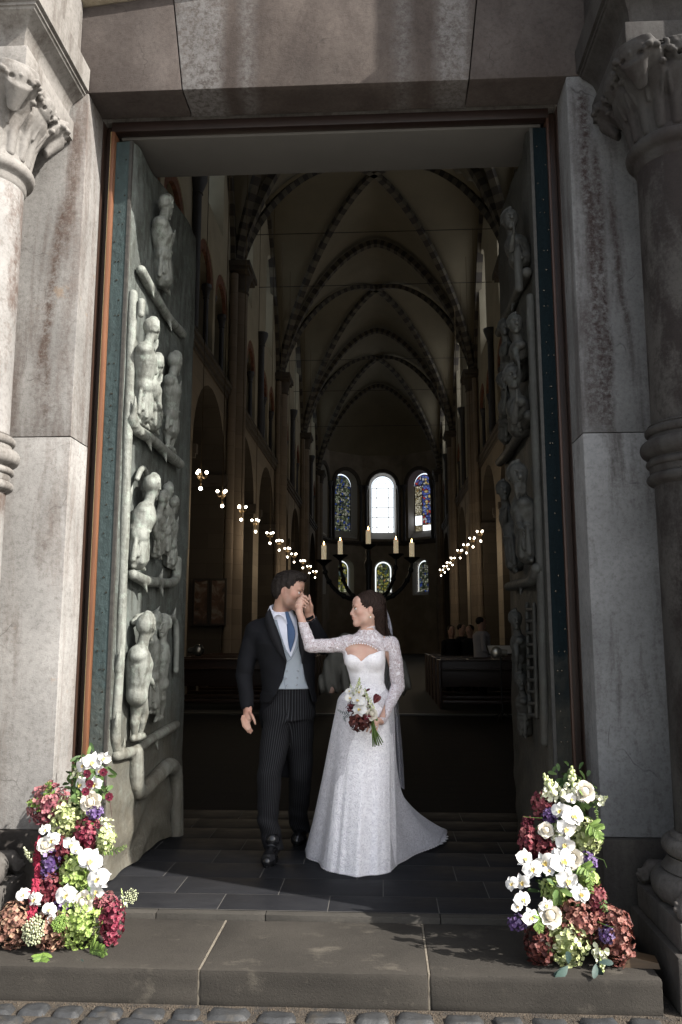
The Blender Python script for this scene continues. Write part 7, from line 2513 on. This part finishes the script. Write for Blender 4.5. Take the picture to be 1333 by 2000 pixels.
_petal_cache = {}
def petal_data(kind):
    if kind in _petal_cache:
        return _petal_cache[kind]
    V = []; F = []
    nu, nv = 6, 6
    for j in range(nv + 1):
        t = j / nv
        w = {'round': math.sin(math.pi * min(1, 0.10 + t * 0.90)) ** 0.55, 'long': math.sin(math.pi * min(1, 0.08 + 0.92 * t)) ** 0.8}[kind] if t < 1 else 0.12
        for i in range(nu + 1):
            e = i / nu * 2 - 1
            W = 0.58 if kind == 'round' else 0.34
            V.append((t * 0.98 - 0.10 * (e * e) * t * 0.5, e * W * max(w, 0.08), 0.10 * e * e + 0.14 * math.sin(t * 2.6) - 0.22 * t * t + 0.02 * math.sin(e * 5 + t * 6)))
    for j in range(nv):
        for i in range(nu):
            a = j * (nu + 1) + i
            F.append((a, a + nu + 1, a + nu + 2, a + 1))
    me = bpy.data.meshes.new('petal')
    me.from_pydata(V, [], F)
    me.materials.append(FL['white'])
    me.polygons.foreach_set('use_smooth', [True] * len(F))
    a = me.attributes.new('tone', 'FLOAT', 'POINT')
    a.data.foreach_set('value', [0.45 + 0.5 * (v[0]) for v in V])
    _petal_cache[kind] = me
    return me

def orchid(parent, c, r, face, roll=0.0, name='orchid'):
    """five white petals round a yellow-throated lip"""
    c = Vector(c); f = Vector(face).normalized()
    up = Vector((0, 0, 1)); s = up.cross(f)
    s = s.normalized() if s.length > 0.05 else Vector((1, 0, 0))
    u = f.cross(s).normalized()
    cr, sr = math.cos(roll), math.sin(roll)
    s, u = s * cr + u * sr, u * cr - s * sr
    b = Bunch()
    b.petal(c + f * r * 0.05, (-u * 0.8 + f * 0.7), f * 0.7 + u, r * 0.42, r * 0.30, 0.2, 0.8)
    b.petal(c + f * r * 0.05, (-u * 0.3 + s * 0.7 + f * 0.6), f, r * 0.30, r * 0.24, 0.7, 0.6)
    b.petal(c + f * r * 0.05, (-u * 0.3 - s * 0.7 + f * 0.6), f, r * 0.30, r * 0.24, 0.7, 0.6)
    b.blob(c + f * r * 0.12 + u * r * 0.03, r * 0.085, 0.9)
    o = b.out(name, FL['yellow'], parent)
    base = WLOC[parent.name]
    for kind, ang, k in (('round', 0.10, 1.0), ('round', math.pi - 0.10, 1.0), ('long', math.pi / 2, 0.92), ('long', -0.95, 0.92), ('long', math.pi + 0.95, 0.92)):
        d = s * math.cos(ang) + u * math.sin(ang)
        back = -0.04 if kind == 'round' else 0.06
        n = (f + d * frnd.uniform(-0.10, 0.22)).normalized()
        d = (d - n * d.dot(n)).normalized()
        q = n.cross(d)
        M = Matrix((d, q, n)).transposed().to_4x4()
        sc = r * k * frnd.uniform(0.92, 1.06)
        P = bpy.data.objects.new('petal', petal_data(kind))
        COL.objects.link(P)
        P.parent = o
        P.matrix_basis = Matrix.Translation(c - f * (r * back) - base) @ M @ Matrix.Scale(sc, 4)
    return o

def rose(parent, c, r, face, col='cream', name='rose'):
    c = Vector(c); f = Vector(face).normalized()
    s = f.orthogonal().normalized(); u = f.cross(s)
    b = Bunch()
    b.blob(c - f * r * 0.15, r * 0.55, 0.3, 8)
    for ring, (n, rad, op, L) in enumerate(((3, 0.14, 0.15, 0.55), (4, 0.26, 0.30, 0.62), (5, 0.40, 0.52, 0.72), (6, 0.52, 0.85, 0.78), (6, 0.58, 1.35, 0.76))):
        for k in range(n):
            a = 2 * math.pi * k / n + ring * 0.7 + frnd.uniform(-0.15, 0.15)
            o = s * math.cos(a) + u * math.sin(a)
            st = c + o * (rad * r * 0.75) - f * (r * (0.30 + 0.05 * ring))
            d = f * math.cos(op * 0.85) + o * math.sin(op * 0.85)
            b.petal(st, d, -o * math.cos(op * 0.5) + f * math.sin(op * 0.5), r * L, r * (0.5 + 0.14 * ring), 0.25 + 0.15 * ring + frnd.uniform(-0.08, 0.08), 0.45, 0.30 if ring > 2 else -0.1)
    return b.out(name, FL[col], parent)

def spike(parent, a, e, r0, col='snap', n=22, name='snapdragon'):
    """a snapdragon or stock spike, open florets low down and buds to the tip"""
    a = Vector(a); e = Vector(e); ax = (e - a)
    b = Bunch()
    b.stem([a, a.lerp(e, 0.5) + rdir(frnd) * 0.004, e], r0 * 0.16, 0.0)
    t0 = ax.normalized().orthogonal().normalized(); t1 = ax.normalized().cross(t0)
    for i in range(n):
        t = (i + 0.5) / n
        an = i * 2.4
        o = t0 * math.cos(an) + t1 * math.sin(an)
        r = r0 * (1 - 0.80 * t)
        p = a + ax * t + o * r * 0.75
        if t < 0.55:
            for k in range(4):
                dd = (o + rdir(frnd) * 0.8).normalized()
                b.petal(p, dd, o, r * 0.95, r * 0.85, 0.55 + frnd.uniform(-0.1, 0.4), 0.5, 0.2, 2)
        else:
            b.blob(p, max(r * 0.48, r0 * 0.10), 0.15 + 0.3 * (1 - t) + frnd.uniform(0, 0.15), 6, 1.3)
    return b.out(name, FL[col], parent)

def umbel(parent, c, face, r, col='umbel', n=60, name='lace_flower', ball=0.0035):
    c = Vector(c); f = Vector(face).normalized()
    s = f.orthogonal().normalized(); u = f.cross(s)
    b = Bunch()
    root = c - f * r * 0.9
    b.stem([root - f * r * 1.3, root], 0.0012, 0.1, 4)
    for i in range(n):
        q = math.sqrt((i + 0.5) / n); a = i * 2.39996
        p = c + (s * math.cos(a) + u * math.sin(a)) * (r * q) - f * (r * 0.25 * q * q) + rdir(frnd) * r * 0.05
        if i % 3 == 0:
            b.stem([root, p], 0.0007, 0.1, 3)
        b.blob(p, ball * frnd.uniform(0.7, 1.3), frnd.uniform(0.2, 1), 4)
    return b.out(name, FL[col], parent)

def fern(parent, pts, w, col='fern', name='fern_frond', n=16):
    pts = [Vector(p) for p in pts]
    b = Bunch()
    b.stem(pts, 0.0014, 0.2, 4)
    for i in range(n):
        t = (i + 0.5) / n * (len(pts) - 1)
        k = min(int(t), len(pts) - 2)
        p = pts[k].lerp(pts[k + 1], t - k)
        ax = (pts[k + 1] - pts[k]).normalized()
        for sd in (-1, 1):
            d = (ax.cross(Vector((0.2, -1, 0.2))).normalized() * sd + ax * 0.7 + rdir(frnd) * 0.35).normalized()
            L = w * (1 - 0.75 * i / n)
            b.petal(p, d, Vector((0, -1, 0.4)) + rdir(frnd) * 0.4, L, L * 0.30, frnd.uniform(0.2, 1), 0.2, 0.2, 2)
    return b.out(name, FL[col], parent)

def leaves(parent, c, r, n, size, col='leaf', name='leaf', down=0.0):
    c = Vector(c)
    for i in range(n):
        b = Bunch()
        d = rdir(frnd); d.y = -abs(d.y) * 0.6; d.z -= down
        b.petal(c + d * r * 0.3, d, Vector((d.z * 0.3, -1, 0.5)) + rdir(frnd) * 0.5, size * frnd.uniform(0.8, 1.3), size * 0.5, frnd.uniform(0.1, 0.9), 0.25, 0.3)
        b.out(name, FL[col], parent)

def greenery(parent, pts, r, n, size):
    """the dark leafy filling between the blooms"""
    b = Bunch()
    for i in range(n):
        t = frnd.random() * (len(pts) - 1); k = int(t)
        p = Vector(pts[k]).lerp(Vector(pts[k + 1]), t - k)
        d = rdir(frnd)
        q = p + Vector((d.x, d.y * 0.7, d.z)) * r * frnd.random() ** 0.5
        b.petal(q, rdir(frnd), Vector((0, -1, 0.3)) + rdir(frnd) * 0.8, size * frnd.uniform(0.6, 1.4), size * 0.42, frnd.random() * 0.7, 0.2, 0.3, 2)
    k = len(b.v)
    b.tube([Vector(p) + Vector((0, 0.04, 0)) for p in pts], r * 0.55, 10)
    b.t += [0.0] * (len(b.v) - k)
    b.out('greenery', FL['leaf'], parent, kind='stuff')

# ---- the two ground arrangements that flank the doorway
def YL(py): return 3.90 + (1840 - py) / 350 * 0.36
def YR(py): return 3.84 + (1850 - py) / 350 * 0.22
FACE = Vector((-0.1, -1, 0.25))
def arrangement(t, Yf, hyd, orch, roses, spikes, purple, core):
    mpp = lambda Y: Y / 1556.0
    for (x, y, rx, rz, col) in hyd:
        Y = Yf(y) + rx * mpp(4) * 0.35
        p = Vector(atY(x, y, Y))
        p.z = max(p.z, -0.03 + rz * mpp(Y) * 0.97)
        hydrangea(t, p, rx * mpp(Y), rz * mpp(Y), col)
    for (x, y, r) in orch:
        Y = Yf(y) - 0.075
        f = Vector((frnd.uniform(-0.6, 0.5), -1, frnd.uniform(-0.25, 0.5)))
        orchid(t, atY(x, y, Y), r * mpp(Y) * 1.0, f, frnd.uniform(-0.6, 0.6))
    for (x, y, r) in roses:
        Y = Yf(y) - 0.06
        rose(t, atY(x, y, Y), r * mpp(Y) * 1.05, Vector((frnd.uniform(-0.3, 0.3), -1, frnd.uniform(0.1, 0.5))))
    for (x0, y0, x1, y1, r) in spikes:
        spike(t, atY(x0, y0, Yf(y0) - 0.02), atY(x1, y1, Yf(y1) - 0.03), r * mpp(4))
    for (x, y, rx, rz) in purple:
        Y = Yf(y) - 0.03
        hydrangea(t, atY(x, y, Y), rx * mpp(Y), rz * mpp(Y), 'purple', size=0.017, n=70, name='delphinium')
    greenery(t, [atY(x, y, Yf(y) + 0.11) for x, y in core], 0.115, 620, 0.045)

la = thing('flower_arrangement', 'tall sunlit flower arrangement with pink and green hydrangeas at the left jamb', 'flowers', (-1.55, 4.0, -0.03), 'flower arrangements flanking the church door')
arrangement(la, YL,
    [(97, 1572, 37, 40, 'pink'), (135, 1597, 35, 37, 'green'), (172, 1632, 26, 32, 'red'), (207, 1640, 15, 26, 'green'), (100, 1738, 26, 30, 'burg'), (149, 1708, 31, 38, 'lime'), (203, 1768, 24, 22, 'pink'), (220, 1800, 19, 40, 'red'), (155, 1820, 47, 46, 'lime'), (28, 1842, 32, 42, 'brown'), (101, 1850, 33, 36, 'brown'), (118, 1660, 22, 24, 'burg'), (110, 1800, 20, 22, 'lime')],
    [(181, 1487, 21), (163, 1494, 17), (204, 1480, 15), (160, 1532, 17), (186, 1531, 17), (196, 1505, 13), (140, 1648, 17), (101, 1640, 18), (88, 1620, 12), (178, 1680, 27), (192, 1716, 25), (190, 1740, 17), (130, 1748, 23), (46, 1747, 15), (68, 1756, 17), (97, 1776, 15), (104, 1797, 13), (150, 1660, 13)],
    [(176, 1567, 17), (161, 1763, 17), (90, 1650, 14)],
    [(150, 1520, 158, 1482, 8), (215, 1610, 188, 1595, 8)],
    [(187, 1587, 14, 13), (98, 1690, 15, 28), (121, 1770, 15, 15), (14, 1893, 18, 10), (52, 1884, 14, 9)],
    [(120, 1840), (125, 1770), (140, 1690), (150, 1620), (172, 1540), (178, 1500)])
for x, y in ((171, 1511), (203, 1508), (168, 1546), (176, 1531), (214, 1556)):
    p = Vector(atY(x, y, YL(y) - 0.11))
    b = Bunch()
    for k in range(8):
        a = k * 0.785
        b.petal(p, Vector((math.cos(a), -0.25, math.sin(a))), Vector((0, -1, 0.1)), 0.022, 0.015, frnd.random(), 0.2, 0.1, 2)
    b.blob(p + Vector((0, -0.003, 0)), 0.006, 0.1)
    b.stem([p, p + Vector((0.01, 0.02, -0.10))], 0.001, 0.0, 4)
    b.out('cosmos', FL['wine'], la)
umbel(la, atY(62, 1818, YL(1818) - 0.10), (-0.3, -1, 0.35), 0.062, n=110, ball=0.0055)
umbel(la, atY(52, 1672, YL(1672) - 0.02), (-0.8, -0.6, -0.5), 0.042, n=26, ball=0.0055)
umbel(la, atY(258, 1750, YL(1750) - 0.05), (0.6, -0.7, 0.2), 0.034, n=46)
umbel(la, atY(116, 1804, YL(1804) - 0.10), (0.2, -1, 0.6), 0.035, 'fern', n=80, ball=0.005)
fern(la, [atY(92, 1580, YL(1580)), atY(72, 1566, YL(1570) - 0.03), atY(55, 1570, YL(1570) - 0.05)], 0.045)
fern(la, [atY(100, 1560, YL(1580)), atY(92, 1538, YL(1550) - 0.03), atY(98, 1528, YL(1540) - 0.05)], 0.035)
fern(la, [atY(200, 1660, YL(1660)), atY(228, 1662, YL(1660) - 0.04), atY(248, 1652, YL(1655) - 0.06)], 0.03, n=10)
fern(la, [atY(175, 1855, YL(1850)), atY(195, 1858, YL(1850) - 0.05), atY(208, 1860, YL(1850) - 0.08)], 0.05)
fern(la, [atY(85, 1860, YL(1850) - 0.08), atY(80, 1876, YL(1860) - 0.11), atY(88, 1882, YL(1860) - 0.12)], 0.05, n=10)
spike(la, atY(243, 1772, YL(1770) - 0.05), atY(237, 1735, YL(1740) - 0.05), 0.012, 'snap', 16)
for x, y, n_, sz in ((160, 1872, 2, 0.055), (62, 1868, 1, 0.07), (150, 1545, 4, 0.05)):
    leaves(la, atY(x, y, YL(y) - 0.06), 0.04, n_, sz, 'euca' if y > 1800 else 'leaf', down=0.2 if y < 1800 else 0.0)
mb = MB()
pr = [(77, 1632, 0.02), (76, 1655, 0.0), (72, 1680, 0.02), (74, 1705, 0.0), (70, 1730, -0.03), (63, 1752, -0.05), (66, 1772, -0.04), (60, 1792, -0.03), (62, 1812, -0.02)]
mb.tube([atY(x, y, YL(y) + d) for x, y, d in pr], [0.006, 0.012, 0.013, 0.012, 0.013, 0.013, 0.010, 0.008, 0.006], 8, flat=0.7)
for i in range(420):
    x, y, d = pr[frnd.randrange(1, 8)]
    p = Vector(atY(x + frnd.uniform(-7, 7), y + frnd.uniform(-12, 12), YL(y) + d - 0.012))
    mb.ball(p, frnd.uniform(0.0035, 0.0085), 4)
mb.build('amaranth', VELVET, la)

ra = thing('flower_arrangement', 'tall flower arrangement with white orchids and rust hydrangeas at the right jamb', 'flowers', (0.85, 3.95, -0.03), 'flower arrangements flanking the church door')
arrangement(ra, YR,
    [(1063, 1572, 22, 26, 'burg'), (1057, 1648, 25, 26, 'burg'), (1146, 1634, 28, 30, 'green'), (1082, 1742, 22, 22, 'lime'), (1130, 1796, 43, 37, 'rust'), (1203, 1842, 30, 48, 'rust'), (1210, 1812, 22, 28, 'dark'), (1104, 1853, 40, 38, 'green'), (1055, 1850, 27, 34, 'dark'), (1165, 1760, 16, 30, 'burg'), (1030, 1640, 14, 30, 'burg'), (1150, 1720, 18, 22, 'lime')],
    [(1118, 1594, 25), (1094, 1583, 19), (1106, 1617, 22), (1104, 1648, 20), (1025, 1676, 19), (1040, 1697, 21), (1064, 1683, 21), (1020, 1722, 18), (1000, 1726, 15), (1021, 1756, 18), (1010, 1771, 12), (1037, 1791, 18), (1098, 1682, 27), (1108, 1718, 25), (1134, 1746, 20), (1072, 1700, 13), (1066, 1767, 15), (1116, 1560, 13), (1088, 1668, 12)],
    [(1143, 1546, 17), (1067, 1621, 12), (1119, 1676, 16), (1076, 1788, 18)],
    [(1088, 1562, 1062, 1511, 15), (1072, 1560, 1078, 1522, 12), (1122, 1560, 1117, 1496, 15), (1168, 1566, 1188, 1556, 8), (1172, 1852, 1178, 1900, 11), (1092, 1640, 1085, 1608, 10)],
    [(1076, 1592, 15, 12), (1148, 1682, 17, 17), (1186, 1826, 13, 14), (1012, 1802, 16, 13)],
    [(1120, 1850), (1110, 1780), (1090, 1700), (1100, 1620), (1110, 1560), (1115, 1530)])
fern(ra, [atY(1135, 1690, YR(1690) - 0.06), atY(1150, 1700, YR(1700) - 0.10), atY(1156, 1745, YR(1745) - 0.11)], 0.05)
fern(ra, [atY(1150, 1610, YR(1610) - 0.05), atY(1168, 1622, YR(1620) - 0.09), atY(1172, 1640, YR(1640) - 0.10)], 0.06)
fern(ra, [atY(1160, 1530, YR(1530)), atY(1165, 1580, YR(1570) - 0.04), atY(1168, 1600, YR(1600) - 0.05)], 0.02, n=10)
fern(ra, [atY(1060, 1790, YR(1790) - 0.05), atY(1050, 1800, YR(1800) - 0.07), atY(1056, 1820, YR(1820) - 0.08)], 0.05)
fern(ra, [atY(1170, 1740, YR(1740)), atY(1178, 1765, YR(1760) - 0.03), atY(1184, 1780, YR(1780) - 0.03)], 0.035, 'leaf', n=9)
for x, y, n_, sz in ((1112, 1884, 3, 0.075), (1140, 1560, 3, 0.05), (1090, 1735, 6, 0.05), (1165, 1880, 3, 0.055)):
    leaves(ra, atY(x, y, YR(y) - 0.06), 0.04, n_, sz, 'euca' if y > 1875 else 'leaf', down=0.2 if y < 1800 else 0.0)
mb = MB()
for pts in ([(1142, 1690), (1158, 1672), (1180, 1680), (1186, 1695)], [(1060, 1598), (1040, 1597), (1022, 1595)], [(1168, 1800), (1185, 1808), (1200, 1812)]):
    mb.tube([atY(x, y, YR(y) - 0.08) for x, y in pts], 0.0013, 4)
mb.build('stem', FL['fern'], ra, kind='stuff')
# trailing wine-coloured amaranth on the dark side
mb = MB()
for i in range(260):
    t = frnd.random()
    p = Vector(atY(1035 - 8 * math.sin(t * 3) + frnd.uniform(-11, 11), 1595 + 85 * t, YR(1640) + 0.03 + frnd.uniform(-0.03, 0.03)))
    mb.ball(p, frnd.uniform(0.004, 0.009), 4)
mb.build('amaranth', FL['wine'], ra)

# ---- bridal bouquet
bq = thing('bouquet', 'small bouquet of white orchids, snapdragons and burgundy blooms held in front of the white dress', 'bouquet', B(705, 1395, 4.94))
def Q(x, y, d=0.0): return Vector(atY(x, y, 4.93 + d))
for (x, y, r, dp) in ((700, 1368, 12.5, -0.05), (702, 1352, 10, -0.03), (703, 1386, 14, -0.05), (684, 1363, 10, -0.02), (692, 1352, 9, 0.0), (708, 1371, 10, -0.04), (682, 1350, 7, 0.0)):
    orchid(bq, Q(x, y, dp), r * 0.0033 * 1.1, (frnd.uniform(-0.3, 0.2), -1, frnd.uniform(0.0, 0.6)), frnd.uniform(-0.5, 0.5))
hydrangea(bq, Q(702, 1408, -0.01), 0.063, 0.058, 'dark', size=0.020, n=150)
hydrangea(bq, Q(717, 1400, -0.03), 0.026, 0.022, 'red', size=0.014, n=46, name='dahlia')
hydrangea(bq, Q(715, 1378, 0.0), 0.030, 0.026, 'burg', size=0.014, n=50, name='dahlia')
hydrangea(bq, Q(686, 1380, 0.01), 0.026, 0.030, 'burg', size=0.014, n=50, name='dahlia')
rose(bq, Q(727, 1394, -0.04), 0.034, (0.3, -1, 0.4))
spike(bq, Q(698, 1358, -0.02), Q(703, 1323, 0.0), 0.022, n=26)
spike(bq, Q(725, 1388, -0.03), Q(713, 1344, 0.0), 0.020, n=26)
spike(bq, Q(692, 1354, 0.0), Q(684, 1336, 0.02), 0.012, n=14)
spike(bq, Q(712, 1366, -0.01), Q(710, 1346, 0.0), 0.016, n=16)
# burgundy calla
b = Bunch()
for k in range(3):
    b.petal(Q(731, 1374, -0.02), Vector((0.35 + 0.2 * k, -0.1, 1)), Vector((0.3 * (k - 1), -1, 0.1)), 0.062, 0.030, 0.3 + 0.3 * k, 0.7, -0.1 - 0.1 * k)
b.out('calla', FL['burg'], bq)
fern(bq, [Q(684, 1392, 0), Q(668, 1392, -0.01), Q(660, 1386, -0.02)], 0.018, 'euca', 'eucalyptus_sprig', 8)
fern(bq, [Q(684, 1396, 0), Q(672, 1402, -0.01), Q(676, 1410, -0.02)], 0.016, 'euca', 'eucalyptus_sprig', 8)
leaves(bq, Q(735, 1398, -0.02), 0.02, 3, 0.03)
leaves(bq, Q(712, 1352, 0.0), 0.02, 3, 0.03, 'wine')
for k in range(14):
    s0 = frnd.uniform(-1, 1); b = Bunch()
    a = Q(726 + 3 * s0, 1404, 0.015 + frnd.uniform(-0.012, 0.012)); m_ = Q(730 + 3.5 * s0, 1424, 0.012 + frnd.uniform(-0.014, 0.014)); e = Q(737.5 + 11.5 * s0, 1456 - 3 * s0 + frnd.uniform(-3, 2), frnd.uniform(-0.03, 0.03))
    b.stem([a, m_, e], 0.0034, 0.6, 6)
    b.out('stem', FL['fern'] if k % 3 else FL['leaf'], bq)

# ---- small things on and beside the step
w = atZ(1250, 1885, -0.03)
wd = thing('door_wedge', 'pale brown wooden wedge lying on the step beside the right flower arrangement', 'door wedge', (w[0], w[1], -0.03))
V = [(-0.085, -0.035, 0.001), (0.075, -0.045, 0.001), (0.085, 0.04, 0.001), (-0.08, 0.045, 0.001), (-0.08, -0.033, 0.052), (0.07, -0.043, 0.024), (0.08, 0.038, 0.026), (-0.075, 0.043, 0.054)]
mk('wedge', [(w[0] + a, w[1] + b_, -0.03 + c_) for a, b_, c_ in V], [(3, 2, 1, 0), (4, 5, 6, 7), (0, 1, 5, 4), (1, 2, 6, 5), (2, 3, 7, 6), (3, 0, 4, 7)], wood_mat('raw_wood', (0.085, 0.053, 0.028), 4, axis='x'), wd, False)
